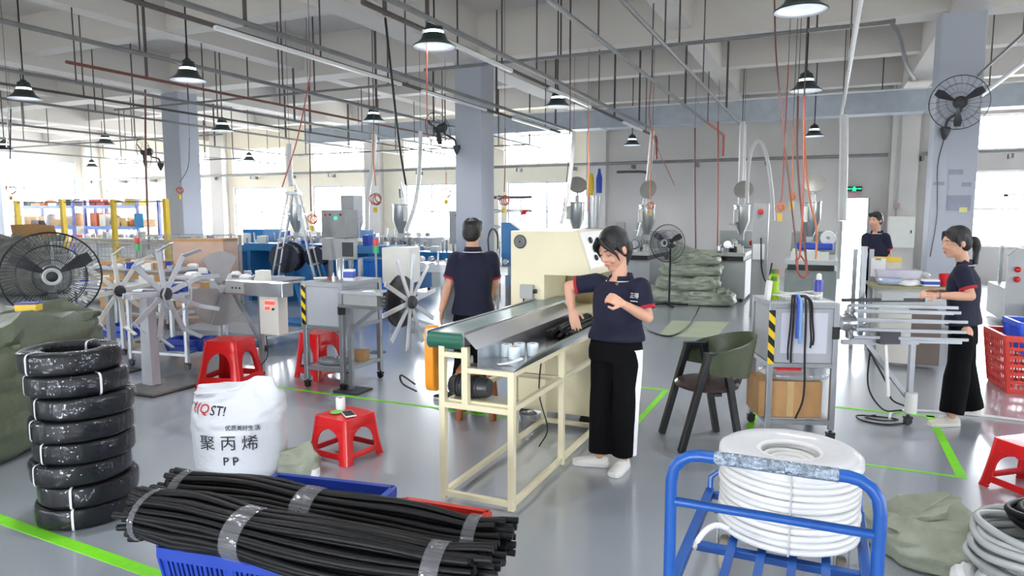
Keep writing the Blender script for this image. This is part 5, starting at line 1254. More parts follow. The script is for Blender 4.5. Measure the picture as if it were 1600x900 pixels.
# right-hand machine with red buttons and hopper
t = thing('side_plate_machine', 'grey machine with a tall end plate and red buttons by the right window', 'machine', (2.55, 12.6, 0))
MB().prism([(0, 0, 0.05), (0.55, 0, 0.05), (0.55, 0, 1.05), (0.45, 0, 1.17), (0.12, 0, 1.17), (0, 0, 1.05)], (0, 0.10, 0)).put('end_plate', M_MACHGREY, t, smooth=0)
for z in (0.85, 0.70): MB().lathe([(0, 0), (0.04, 0), (0.045, 0.03), (0.02, 0.045), (0, 0.045)], 14, (0.12, 0, z), (0, -1, 0)).put('red_button', M_RED, t)
MB().lathe([(0, 0), (0.055, 0), (0.06, 0.015), (0, 0.02)], 18, (0.30, 0, 1.02), (0, -1, 0)).put('dial', M_DARKPAINT, t)
MB().bx((0.0, 0.10, 0.05), (1.6, 1.3, 0.55)).put('base_cabinet', M_GREYPAINT, t, smooth=0)
for k in range(7):
    rnd = random.Random(k); MB().tube(spline([(0.6, 0.3, 0.9 + .03*k), (0.8 + .05*k, 0.05, 0.75 - .04*k), (0.75 + .08*k, 0.0, 0.5), (1.0 + .06*k, 0.2, 0.85)], 6), 0.014, 6).put('orange_wire', M_ORANGEHOSE, t)
MB().cyl((0.5, 0.5, 0.78), (1.5, 0.5, 0.78), 0.16, n=18).put('motor', M_DARKPAINT, t)
MB().cyl((0.3, 0.4, 1.1), (1.7, 0.4, 1.2), 0.08, n=12).put('wrapped_barrel', M_OFFWHITE, t)
hopper(t, 0.75, 0.75, 1.36, 1.05, lid=False)
for x in (0.1, 1.4): MB().bx((x, 1.1, 0.55), (x + .05, 1.15, 2.0)).put('frame_post', M_STEEL, t, smooth=0)
MB().bx((0.1, 1.1, 1.97), (1.45, 1.15, 2.02)).put('frame_rail', M_STEEL, t, smooth=0)
crate('plastic_bin', (3.05, 12.25, 0), 0, 0.45, 0.4, 0.34, M_BLUEPL, 'blue bin on the floor before the side plate machine', 6, cat='bin')
crate('plastic_bin', (3.62, 12.15, 0), 0.2, 0.45, 0.4, 0.30, M_REDCRATE, 'low red bin at the far right edge by the machine', 6, cat='bin')
# red crate with blue crate in it
crate('tall_crate', (2.02, 8.02, 0), R(5), 0.95, 0.62, 0.55, M_REDCRATE, 'tall red slatted crate at the right edge behind the person in profile', 9, rows=6)
crate('nested_crate', (2.05, 8.08, 0.36), R(5), 0.72, 0.46, 0.30, mat('bright_blue_plastic', (50, 96, 226), 0.4), 'bright blue crate nested in the tall red crate', 8)
sack('dark_cloth', 'dark cloth thrown over the blue crate in the red crate', (2.10, 7.86, 0.56), 0.1, 0.5, 0.2, 0.07, mat('grey_cloth', (86, 90, 92), 0.8, var=0.1), 6.1, crumple=0.05, cat='cloth', rows=8, cols=28)

# ---------------------------------------------------------------- pile of olive sacks
rnd = random.Random(9)
for k, (x, y, z, w, d, h) in enumerate(((-2.62, 13.55, 0, 0.95, 0.6, 0.30), (-1.98, 13.40, 0, 0.9, 0.6, 0.28), (-2.32, 13.45, 0.27, 1.05, 0.6, 0.28), (-2.28, 13.48, 0.53, 0.95, 0.55, 0.24), (-2.22, 13.5, 0.75, 0.85, 0.5, 0.22))):
    sack('filled_sack', 'olive woven sack, ' + ('left one at the foot of the pile', 'right one at the foot of the pile', 'third layer up in the pile', 'one below the top of the pile', 'topmost of the pile')[k] + ' by the pedestal fan',
         (x, y - 0.22, z), rnd.uniform(-.2, .2), w * 1.08, d, h * 1.12, M_PILESACK, 20 + k * 3.1, crumple=0.13, e=2.4, bulge=0.10, flat_top=0.62, rows=24, cols=60, group='olive sacks in the pile')

# ---------------------------------------------------------------- cluttered table behind the woman at right
def simple_table(loc, rz, w, d, h, label, top_m, leg_m=None, name='work_table'):
    t = thing(name, label, 'table', loc, rz)
    MB().bx((-w/2, -d/2, h - 0.035), (w/2, d/2, h)).put('table_top', top_m, t, smooth=0)
    MB().bx((-w/2 + .04, -d/2 + .03, h - .25), (w/2 - .04, -d/2 + .05, h - .036)).put('front_apron', M_MACHGREY, t, smooth=0)
    for sx in (-1, 1):
        for sy in (-1, 1): MB().bx((sx*(w/2 - .04) - .02, sy*(d/2 - .05) - .02, 0), (sx*(w/2 - .04) + .02, sy*(d/2 - .05) + .02, h - .036)).put('leg', leg_m or M_MACHGREY, t, smooth=0)
    return t
simple_table((0.98, 9.3, 0), 0.05, 0.95, 0.6, 0.86, 'cluttered work table behind the person in profile at right', mat('olive_table_top', (150, 146, 110), 0.5))
def item(name, label, cat, loc, rz=0.0, group=None): return thing(name, label, cat, loc, rz, group)
q = item('plastic_tub', 'pale plastic tub on the cluttered right table', 'tub', (0.80, 9.38, 0.861), 0.1)
MB().loft([[V((sx * a, sy * b_, z)) for sx, sy in ((-1, -1), (1, -1), (1, 1), (-1, 1))] for z, a, b_ in ((0, .20, .14), (0.16, .24, .17), (0.165, .22, .15), (0.012, .18, .12))]).put('tub_body', mat('pale_lilac_plastic', (206, 204, 214), 0.4), q, smooth=0)
q = item('red_cup', 'red plastic cup on the right table beside the person in profile', 'cup', (1.28, 9.22, 0.861))
MB().lathe([(0, 0), (0.055, 0), (0.068, 0.14), (0.063, 0.14), (0.05, 0.01), (0, 0.01)], 18).put('cup_body', M_RED, q)
MB().torus((0.085, 0, 0.07), 0.03, 0.008, (0, 1, 0), 14, 6).put('cup_handle', M_RED, q)
q = item('tissue_pack', 'blue and white pack on the right table', 'pack', (1.12, 9.1, 0.861), 0.3)
MB().box((0, 0, 0.04), (0.17, 0.10, 0.08)).put('pack_body', M_PAPER, q, bevel=0.01); MB().box((0, -0.002, 0.04), (0.174, 0.1, 0.035)).put('pack_band', M_BLUEPL, q, smooth=0)
for k in range(3):
    sack('film_heap', ('crumpled blue-white film at the left of the right table', 'crumpled white film in the middle of the right table', 'crumpled grey film at the back of the right table')[k], ((0.70, 9.12, 0.861), (0.92, 9.10, 0.861), (1.05, 9.42, 0.861))[k], k * 0.7, 0.24, 0.16, (0.09, 0.07, 0.16)[k], (mat('blue_white_film', (176, 186, 212), 0.3, var=0.2), M_PAPER, mat('greyish_film', (198, 200, 204), 0.3, var=0.1))[k], 31 + k * 5, crumple=0.06, cat='film', rows=9, cols=26)
q = item('clipboard', 'white clipboard hanging on the grey post left of the right table', 'clipboard', (0.602, 9.355, 1.041), -0.3)
MB().box((0, 0, 0), (0.16, 0.012, 0.22)).put('board', M_PAPER, q, smooth=0); MB().box((0, -0.008, 0.10), (0.06, 0.01, 0.02)).put('clip', M_STEEL, q, smooth=0)
t = thing('machine_post', 'grey aluminium post frame between the extruder and the right table', 'frame', (0.439, 9.560, 0.000))
for x in (-0.08, 0.10): MB().bx((x - .025, -.025, 0), (x + .025, .025, 1.25)).put('post', M_ALU, t, smooth=0)
MB().bx((0.10, -0.02, 1.10), (0.42, 0.02, 1.16)).put('side_panel', M_YELLOW, t, smooth=0)
MB().bx((0.12, -0.015, 0.3), (0.42, 0.015, 1.10)).put('side_panel', mat('beige_panel', (206, 200, 180), 0.5), t, smooth=0)
MB().bx((-0.08, -0.02, 0.25), (0.10, 0.02, 0.30)).put('cross_rail', M_ALU, t, smooth=0)
# white box cabinet in front of the table
t = thing('small_cabinet', 'white low cabinet with a brown side under the right table', 'cabinet', (0.90, 8.75, 0))
MB().bx((-0.30, -0.2, 0.05), (0.0, 0.2, 0.62)).put('cabinet_body', M_OFFWHITE, t, smooth=0); MB().bx((0.0, -0.2, 0.05), (0.28, 0.2, 0.62)).put('cabinet_side', mat('brown_panel', (104, 92, 84), 0.5), t, smooth=0)

# ---------------------------------------------------------------- fittings on the back wall
t = thing('exit_sign', 'green lit exit sign with running figure above the rear door', 'sign', (0.64, 19.9, 2.26))
MB().bx((-0.18, -0.04, 0), (0.18, 0.04, 0.13)).put('sign_box', mat('dark_green_sign', (10, 70, 46), 0.4), t, smooth=0)
b = MB().box((0, -0.042, 0.075), (0.05, 0.004, 0.05)).box((-0.02, -0.042, 0.03), (0.025, 0.004, 0.05), (0, 0.5, 0)).box((0.022, -0.042, 0.03), (0.025, 0.004, 0.05), (0, -0.5, 0)).box((0, -0.042, 0.07), (0.12, 0.004, 0.018)).box((-0.12, -0.042, 0.065), (0.08, 0.004, 0.02)).box((0.12, -0.042, 0.065), (0.08, 0.004, 0.02)).ball((0, -0.042, 0.112), (0.014, 0.003, 0.014))
b.put('running_figure_and_arrows', M_GREEN_LED, t, smooth=0)
MB().bx((-0.18, 0.05, -0.13), (0.18, 0.06, -0.02)).put('pink_notice', mat('pink_notice', (206, 166, 170), 0.6), t, smooth=0)
t = thing('switch_cabinet', 'white electrical cabinet fixed on the wall right of the rear door', 'cabinet', (1.72, 19.6, 0.85))
MB().bx((-0.30, 0, 0), (0.30, 0.12, 0.78)).put('cabinet_body', M_OFFWHITE, t, smooth=0, bevel=0.01); MB().bx((-0.27, -0.012, 0.03), (0.27, -0.001, 0.75)).put('cabinet_door', M_OFFWHITE, t, smooth=0)
MB().bx((0.2, -0.025, 0.36), (0.23, -0.012, 0.44)).put('handle', M_DARKPAINT, t, smooth=0)
MB().cyl((-0.12, 0.06, 0.78), (-0.12, 0.06, 3.4), 0.025, n=8).put('conduit_riser', M_GREYPAINT, t)
MB().bx((-0.18, 0.0, 0.98), (-0.06, 0.10, 1.10)).put('junction_box', mat('pink_grey_box', (176, 150, 146), 0.5), t, smooth=0)
t = thing('drain_pipe', 'thick grey riser pipe on the back wall beside the electrical cabinet', 'pipe', (2.32, 19.75, 0))
MB().cyl((0, 0, 0), (0, 0, 4.6), 0.075, n=14).put('pipe', M_PIPE, t)
for z in (0.8, 1.9, 3.0, 4.1): MB().lathe([(0.076, -0.04), (0.09, -0.04), (0.09, 0.04), (0.076, 0.04)], 14, (0, 0, z), closed=True).put('pipe_collar', M_PIPE, t)
t = thing('wall_socket_box', 'grey wall box at the foot of a thin riser right of the wall corner', 'box', (-5.45, 19.9, 1.05))
MB().bx((-0.17, -0.06, 0), (0.10, 0.09, 0.38)).put('box_body', M_GREYPAINT, t, smooth=0); MB().bx((0.45, -0.04, 0.1), (0.70, 0.09, 0.38)).put('second_box', M_GREYPAINT, t, smooth=0)
t = thing('riser_pipe', 'dark bent riser pipe on the plain wall near the corner', 'pipe', (-4.7, 19.85, 0))
MB().tube(spline([(0, 0, 0.4), (0, 0, 2.0), (0, 0, 2.78), (-0.08, 0, 2.88), (-0.5, 0, 2.9), (-0.9, 0, 2.9)], 6), 0.04, 8).put('pipe', M_ROD, t)
# notices on the right column
for k, (px, pz, w, h) in enumerate(((0.02, 2.28, 0.18, 0.07), (-0.18, 2.12, 0.14, 0.05), (0.16, 2.10, 0.12, 0.06), (0.08, 1.84, 0.30, 0.22))):
    q = thing('column_notice', ('small notice highest on the right column', 'left small notice on the right column', 'right small notice on the right column', 'large notice sheet on the right column')[k], 'notice', (1.66 + px, 11.797, pz))
    MB().bx((-w/2, -0.004, -h/2), (w/2, 0, h/2)).put('sheet', mat('lilac_grey_notice', (150, 155, 172), 0.6), q, smooth=0)
q = thing('column_notice', 'yellow note at the corner of the large notice on the right column', 'notice', (1.80, 11.79, 1.74))
MB().bx((-0.05, -0.004, -0.035), (0.05, 0, 0.035)).put('sheet', mat('yellow_note', (226, 222, 150), 0.6), q, smooth=0)

# ---------------------------------------------------------------- blue machine beside the cream machine and further extruders
t = thing('blue_machine', 'blue sloping machine cabinet between the person seen from behind and the cream machine', 'machine', (-4.787, 10.429, 0.000))
MB().prism([(-0.12, 0, 0.5), (0.55, 0, 0.5), (0.55, 0, 1.20), (0.05, 0, 1.54), (-0.12, 0, 1.54)], (0, 0.7, 0)).put('blue_housing', M_BLUEMACH, t, smooth=0, bevel=0.01)
MB().prism([(0.06, -0.01, 1.56), (0.56, -0.01, 1.22), (0.56, -0.01, 1.19), (0.06, -0.01, 1.53)], (0, 0.72, 0)).put('white_edge', M_WHITEPL, t, smooth=0)
MB().bx((-0.1, 0.05, 0.0), (0.5, 0.65, 0.5)).put('dark_base', M_DARKPAINT, t, smooth=0)
MB().cyl((0.15, 0, 1.0), (0.15, -0.06, 1.0), 0.05).put('knob', M_STEEL, t)
q = thing('brown_carton', 'small brown carton on the floor behind the person seen from behind', 'box', (-6.081, 12.865, 0.000))
MB().box((0, 0, 0.14), (0.4, 0.35, 0.28)).put('carton_body', M_CARD, q, smooth=0); MB().box((0, 0, 0.282), (0.402, 0.05, 0.003)).put('parcel_tape', mat('parcel_tape', (200, 170, 120), 0.3), q, smooth=0)
extruder((-5.1, 14.4, 0), 0, 'extruder behind the cream machine with a bare conical hopper', L_=2.0, seed=15, hx=-0.1, hy=0.7, s=1.1, lid_dir=(0.4, -0.7, 0.5), paint=M_BLUEMACH)
t = thing('dosing_tower', 'dosing tower with a blue bottle and yellow bag above the cream machine', 'machine', (-4.271, 13.436, 0.000))
MB().bx((-0.2, -0.2, 0), (0.2, 0.2, 1.4)).put('tower_body', M_GREYPAINT, t, smooth=0)
MB().cyl((0, 0, 1.4), (0, 0, 2.05), 0.12, 0.16).put('hopper_cone', M_HOPPER, t)
sk3 = MB().loft([[V((0.07 * k * cos(a) - 0.06, 0.05 * k * sin(a), z)) for a in [2*pi*q_/12 for q_ in range(12)]] for z, k in ((2.06, .7), (2.2, 1.1), (2.4, 1.0), (2.5, .5))]).put('yellow_bag', M_YELLOW, t)
MB().lathe([(0, 2.1), (0.06, 2.1), (0.065, 2.4), (0.03, 2.52), (0.03, 2.58), (0, 2.58)], 14, (0.12, 0, 0)).put('blue_bottle', M_BLUEPL, t)
t = thing('pipe_manifold', 'purple pipe manifold with valves before the window left of the cream machine top', 'manifold', (-6.6, 14.0, 0))
M_PURP = mat('purple_pipe', (120, 84, 110), 0.45)
for x in (-0.5, 0.0, 0.5): MB().cyl((x, 0, 0.0), (x, 0, 2.0), 0.035, n=8).put('riser', M_STEEL, t)
for z in (1.4, 1.75, 2.05): MB().cyl((-0.75, 0, z), (0.75, 0, z), 0.035, n=8).put('cross_run', M_PURP if z > 2 else M_STEEL, t)
for k in range(5): MB().ball((-0.6 + k * 0.3, -0.06, 1.4 + 0.32 * (k % 3)), 0.06).put('valve', (M_OFFWHITE, M_RED, M_STEEL)[k % 3], t)
MB().bx((-1.25, -0.1, 1.0), (-0.85, 0.1, 1.75)).put('meter_box', M_GREYPAINT, t, smooth=0); MB().cyl((-1.05, -0.1, 1.65), (-1.05, -0.13, 1.65), 0.035).put('red_button', M_RED, t)

# ---------------------------------------------------------------- middle distance: blue extrusion lines before the windows
def line_machine(loc, rz, label, L_, seed, paint, h=0.9):
    """long low bed on blue legs with rollers, boxes and clamps along it"""
    t = thing('extrusion_line', label, 'machine', loc, rz); rnd = random.Random(seed)
    MB().bx((-L_/2, -0.28, h - 0.14), (L_/2, 0.28, h)).put('bed', paint, t, smooth=0, bevel=0.006)
    for k in range(int(L_ / 0.8) + 1):
        x = -L_/2 + 0.1 + k * (L_ - .2) / int(L_ / 0.8)
        MB().bx((x - .04, -.25, 0), (x + .04, .25, h - .14)).put('leg', paint, t, smooth=0)
    for k in range(int(L_ * 5.5)):
        x = -L_/2 + 0.12 + k / 5.6; y = rnd.uniform(-.15, .15); kd = rnd.random(); hh = rnd.uniform(.06, .24)
        if kd < .35: MB().lathe([(0, -.05), (.045, -.05), (.05, -.03), (.05, .03), (.045, .05), (0, .05)], 12, (x, y, h + .06), (0, 1, 0)).put('roller', (M_STEEL, M_WHITEPL)[k % 2], t)
        elif kd < .7: MB().box((x, y, h + hh/2), (rnd.uniform(.06, .16), rnd.uniform(.08, .2), hh), (0, 0, rnd.uniform(-.3, .3))).put('clamp_block', (paint, M_OFFWHITE, M_STEEL, M_BLUEPL)[k % 4], t, smooth=0)
        else: MB().cyl((x, y, h), (x, y, h + hh), .02, n=8).put('guide_pin', M_STEEL, t)
    return t
line_machine((-8.6, 10.4, 0), R(0), 'blue extrusion line with white rollers behind the white cabinet', 3.4, 1, M_BLUEMACH, 1.12)
line_machine((-7.3, 11.3, 0), R(0), 'second blue extrusion line close before the centre column', 2.4, 2, M_BLUEMACH, 0.98)
line_machine((-11.2, 11.0, 0), R(0), 'blue extrusion line behind the step ladder', 3.4, 3, M_BLUEMACH, 1.05)
line_machine((-10.6, 13.8, 0), R(0), 'farther extrusion line before the middle windows', 5.0, 4, M_MACHGREY, 1.15)
line_machine((-5.7, 10.1, 0), R(0), 'cluttered grey line right behind the wheel of arms', 2.4, 5, M_STEEL, 0.86)
line_machine((-16.6, 12.4, 0), R(0), 'grey extrusion line beyond the left column', 3.6, 6, M_GREYPAINT, 1.05)
extruder((-10.25, 12.6, 0), R(90), 'blue extruder with a pale tipped lid left of the white hose', paint=M_BLUEMACH, seed=22, hx=0.0, hy=0.9, s=1.0, lid_dir=(0.5, -0.7, 0.4))
extruder((-7.9, 12.9, 0), R(90), 'blue extruder whose hopper lid shows left of the centre column', paint=M_BLUEMACH, seed=24, hx=0.0, hy=0.6, s=1.0, lid_dir=(0.5, -0.8, 0.2))
t = thing('tall_hopper', 'tall grey hopper standing behind the control cabinet', 'hopper', (-8.62, 11.35, 0))
MB().loft([[V((sx * a, sy * a, z)) for sx, sy in ((-1, -1), (1, -1), (1, 1), (-1, 1))] for z, a in ((1.1, .05), (1.5, .15), (2.05, .15))]).put('hopper_body', M_GREYPAINT, t, smooth=0)
for sx in (-1, 1): MB().bx((sx * .14 - .02, -.02, 0), (sx * .14 + .02, .02, 1.6)).put('leg', M_STEEL, t, smooth=0)
t = thing('control_cabinet', 'grey control cabinet with a glowing green lamp on a stand', 'control cabinet', (-6.628, 8.416, 0.000))
MB().bx((-0.22, -0.15, 1.33), (0.22, 0.15, 1.74)).put('cabinet_body', mat('mid_grey_paint', (140, 140, 142), 0.45), t, smooth=0, bevel=0.006)
MB().lathe([(0, 0), (0.022, 0), (0.022, 0.015), (0, 0.02)], 12, (0.05, -0.15, 1.62), (0, -1, 0)).put('green_lamp', M_GREEN_LED, t)
for x in (-0.14, -0.05, 0.14): MB().cyl((x, -0.15, 1.67), (x, -0.165, 1.67), 0.014).put('switch', M_RED if x < -.1 else M_BLACK, t)
MB().bx((-0.22, -0.15, 1.0), (0.20, 0.15, 1.32)).put('lower_box', M_GREYPAINT, t, smooth=0)
MB().bx((0.16, -0.20, 1.03), (0.42, -0.15, 1.30)).put('screen_housing', M_GREYPAINT, t, smooth=0); MB().bx((0.19, -0.204, 1.06), (0.39, -0.2, 1.27)).put('screen', M_DARKPAINT, t, smooth=0)
for x in (-0.19, 0.19, 0.36): MB().bx((x - .025, -.03, 0), (x + .025, .03, 1.02)).put('leg', M_STEEL, t, smooth=0)
t = thing('blue_tank', 'bright blue water tank below the grey control cabinet', 'tank', (-6.773, 9.533, 0.000))
MB().bx((-0.28, -0.25, 0.08), (0.28, 0.25, 0.92)).put('tank_body', mat('bright_blue_paint', (28, 116, 214), 0.35), t, smooth=0, bevel=0.012)
for x in (-.28, 0, .28): MB().bx((x - .02, -.265, 0.0), (x + .02, -.251, .92)).put('stiffener', mat('bright_blue_paint', (28, 116, 214), 0.35), t, smooth=0)
MB().bx((-0.31, -0.28, 0.92), (0.31, 0.28, 0.96)).put('tank_rim', M_BLUEMACH, t, smooth=0)
t = thing('white_cabinet', 'white machine cabinet with a yellow label left of the person seen from behind', 'cabinet', (-5.421, 8.208, 0.000), R(12))
MB().bx((-0.20, -0.2, 0.72), (0.20, 0.25, 1.22)).put('cabinet_body', M_OFFWHITE, t, smooth=0, bevel=0.012)
MB().bx((-0.215, -0.1, 0.75), (-0.201, -0.03, 1.0)).put('yellow_label', M_YELLOW, t, smooth=0)
MB().bx((-0.05, -0.206, 0.78), (0.17, -0.2, 1.15)).put('door', M_OFFWHITE, t, smooth=0)
for x in (-.17, .17): MB().bx((x - .02, -.02, 0), (x + .02, .02, .72)).put('leg', M_STEEL, t, smooth=0)
for k in range(5): MB().ball((0.02 + 0.03 * k, -0.23, 0.80 + 0.02 * (k % 2)), 0.025).put('black_knob', M_BLACK, t)
for lab, px, py, dd, z in (('red and green signal tower in front of the blue tank', 587, 470, 8.3, 1.30), ('red and green signal tower left of the star winder', 215, 470, 9.0, 1.28)):
    p = {587: (-4.908, 6.898, 1.293), 215: (-8.149, 6.208, 1.286)}[px]
    t = thing('signal_tower', lab, 'signal light', (p[0], p[1], 0))
    MB().cyl((0, 0, 0), (0, 0, p[2] - 0.08), 0.012, n=8).put('pole', M_ALU, t)
    MB().lathe([(0, 0), (0.034, 0), (0.034, 0.085), (0, 0.085)], 16, (0, 0, p[2] - 0.08)).put('green_lens', mat('green_lens', (40, 170, 100), 0.3), t)
    MB().lathe([(0, 0), (0.034, 0), (0.034, 0.085), (0, 0.085)], 16, (0, 0, p[2] + 0.006)).put('red_lens', mat('red_lens', (200, 40, 40), 0.3), t)
    MB().lathe([(0, 0), (0.1, 0), (0.1, 0.01), (0, 0.012)], 14).put('foot', M_DARKPAINT, t)
# step ladder
t = thing('step_ladder', 'aluminium A-frame step ladder before the windows', 'ladder', (-7.075, 7.952, 0.000), R(30))
for sy in (-1, 1):
    for sx in (-1, 1):
        MB().bar((sx * 0.46, sy * 0.26, 0), (sx * 0.05, sy * 0.16, 1.98), 0.05, 0.022).put('rail', M_ALU, t, smooth=0)
for k in range(7):
    f = 0.10 + k * 0.125
    for sx in (-1, 1):
        x = sx * (0.46 - 0.41 * f); y = 0.26 - 0.10 * f
        MB().bar((x, -y, f * 1.98), (x, y, f * 1.98), 0.06 if sx > 0 else 0.025, 0.022).put('step', M_ALU, t, smooth=0)
MB().bx((-0.09, -0.18, 1.96), (0.09, 0.18, 2.0)).put('top_cap', M_ALU, t, smooth=0)
# dark round winders under the ladder
for k, (p, r) in enumerate((((-7.486, 8.241, 1.021), 0.23), ((-7.200, 8.591, 1.029), 0.16))):
    t = thing('cable_drum', ('dark navy drum of cable behind the ladder', 'smaller dark drum right of the ladder')[k], 'drum', (p[0], p[1], 0))
    MB().lathe([(0, -0.16), (r, -0.16), (r, -0.14), (r * .8, -0.14), (r * .8, 0.14), (r, 0.14), (r, 0.16), (0, 0.16)], 26, (0, 0, p[2]), (0.3, -0.9, 0)).put('drum_body', mat('navy_drum', (24, 28, 50), 0.5, var=0.4, scale=20, bump=0.6, bscale=40), t)
    for sx in (-1, 1): MB().bar((sx * 0.35, 0, 0), (0, 0, p[2]), 0.05, 0.05).put('stand_leg', M_BLUEMACH, t, smooth=0)
    MB().bx((-0.4, -0.2, 0.0), (0.4, 0.2, 0.05)).put('stand_base', M_BLUEMACH, t, smooth=0)

# ---------------------------------------------------------------- left background: fence, cages, racks
t = thing('mesh_fence', 'wire mesh fence with tall yellow posts at the left', 'fence', (0, 0, 0))
FP = [(-18.761, 10.953, 1.675), (-17.089, 11.046, 1.675), (-15.392, 11.149, 1.675), (-13.735, 11.235, 1.675)]
for p in FP: MB().bx((p[0] - .05, p[1] - .05, 0), (p[0] + .05, p[1] + .05, 2.03)).put('fence_post', M_YELLOW, t, smooth=0)
for a, b_ in zip(FP, FP[1:]):
    for z in (1.97, 1.0, 0.12): MB().cyl((a[0], a[1], z), (b_[0], b_[1], z), 0.012, n=6).put('fence_rail', M_YELLOW if z < 1.5 else M_ROD, t)
    w = MB(); A_, B_ = V((a[0], a[1], 0)), V((b_[0], b_[1], 0)); n = 14
    for k in range(1, n): w.tube([A_.lerp(B_, k / n) + V((0, 0, .12)), A_.lerp(B_, k / n) + V((0, 0, 1.0))], .004, 3, cap=False)
    for k in range(1, 8): w.tube([A_ + V((0, 0, .12 + .11 * k)), B_ + V((0, 0, .12 + .11 * k))], .004, 3, cap=False)
    w.put('wire_mesh', M_PIPE, t)['kind'] = 'stuff'
def wire_cage(loc, rz, w, d, h, label, z0=0.12, n=14):
    t = thing('wire_cage', label, 'cage', loc, rz, 'wire mesh stillages at the left')
    for sx in (-1, 1):
        for sy in (-1, 1): MB().bx((sx*w/2 - .02, sy*d/2 - .02, 0), (sx*w/2 + .02, sy*d/2 + .02, h)).put('corner_post', M_GREYPAINT, t, smooth=0)
    b = MB()
    for (x0, y0), (x1, y1) in (((-1, -1), (1, -1)), ((1, -1), (1, 1)), ((1, 1), (-1, 1)), ((-1, 1), (-1, -1))):
        p, q = V((x0*w/2, y0*d/2, 0)), V((x1*w/2, y1*d/2, 0))
        for k in range(n + 1): b.tube([p.lerp(q, k/n) + V((0, 0, z0)), p.lerp(q, k/n) + V((0, 0, h))], .004, 3, cap=False)
        for k in range(9): b.tube([p + V((0, 0, z0 + (h - z0) * k / 8)), q + V((0, 0, z0 + (h - z0) * k / 8))], .0045 if k < 8 else .009, 4, cap=False)
    g = b.put('wire_mesh', M_GREYPAINT, t); g['kind'] = 'stuff'
    MB().bx((-w/2, -d/2, z0 - .03), (w/2, d/2, z0)).put('cage_floor', M_GREYPAINT, t, smooth=0)
    return t
wire_cage((-12.438, 9.060, 0.000), 0.1, 2.2, 1.0, 1.15, 'wide wire mesh stillage behind the big fan')
wire_cage((-10.410, 8.950, 0.000), 0.1, 1.4, 1.0, 1.30, 'wire mesh stillage before the left column')
q = thing('large_carton', 'large pinkish brown carton standing behind the star winder', 'box', (-9.226, 8.265, 0.000), 0.35)
MB().bx((-0.42, -0.25, 0), (0.42, 0.25, 1.28)).put('carton_body', mat('pinkish_cardboard', (196, 166, 148), 0.8), q, smooth=0)
MB().bx((-0.42, -0.252, 1.24), (0.42, 0.252, 1.283)).put('carton_flap', M_CARD, q, smooth=0)
q = thing('low_carton', 'low brown carton among the stillages left of the star winder', 'box', (-10.685, 8.188, 0.000), 0.2)
MB().bx((-0.6, -0.3, 0), (0.6, 0.3, 0.88)).put('carton_body', M_CARD, q, smooth=0); MB().bx((-0.6, -0.05, 0.88), (0.6, 0.05, 0.883)).put('parcel_tape', mat('parcel_tape', (200, 170, 120), 0.3), q, smooth=0)
q = thing('cardboard_sheet', 'big torn cardboard sheet propped on a heap behind the big fan', 'cardboard', (-15.575, 9.463, 1.164), 0.3)
MB().add([(-0.62, 0, 0.28), (-0.1, 0.05, 0.30), (0.42, 0, 0.26), (0.62, -0.1, -0.12), (0.0, -0.15, -0.2), (-0.45, -0.1, -0.30), (-0.62, 0.01, 0.285), (-0.1, 0.06, 0.305), (0.42, 0.01, 0.265), (0.62, -0.09, -0.115), (0.0, -0.14, -0.195), (-0.45, -0.09, -0.295)],
         [(0, 1, 4, 5), (1, 2, 3, 4), (11, 10, 7, 6), (10, 9, 8, 7), (0, 5, 11, 6), (5, 4, 10, 11), (4, 3, 9, 10), (3, 2, 8, 9), (2, 1, 7, 8), (1, 0, 6, 7)]).put('sheet', M_CARD, q, smooth=0)
hp2, _ = sack('scrap_heap', 'grey heap of wrapped scrap behind the big fan', (-15.556, 9.104, 0.000), 0.2, 2.0, 1.2, 1.15, mat('grey_wrap', (120, 122, 116), 0.4, var=0.25, scale=8, bump=0.4, bscale=12), 12.0, crumple=0.16, e=2.6, cat='heap')
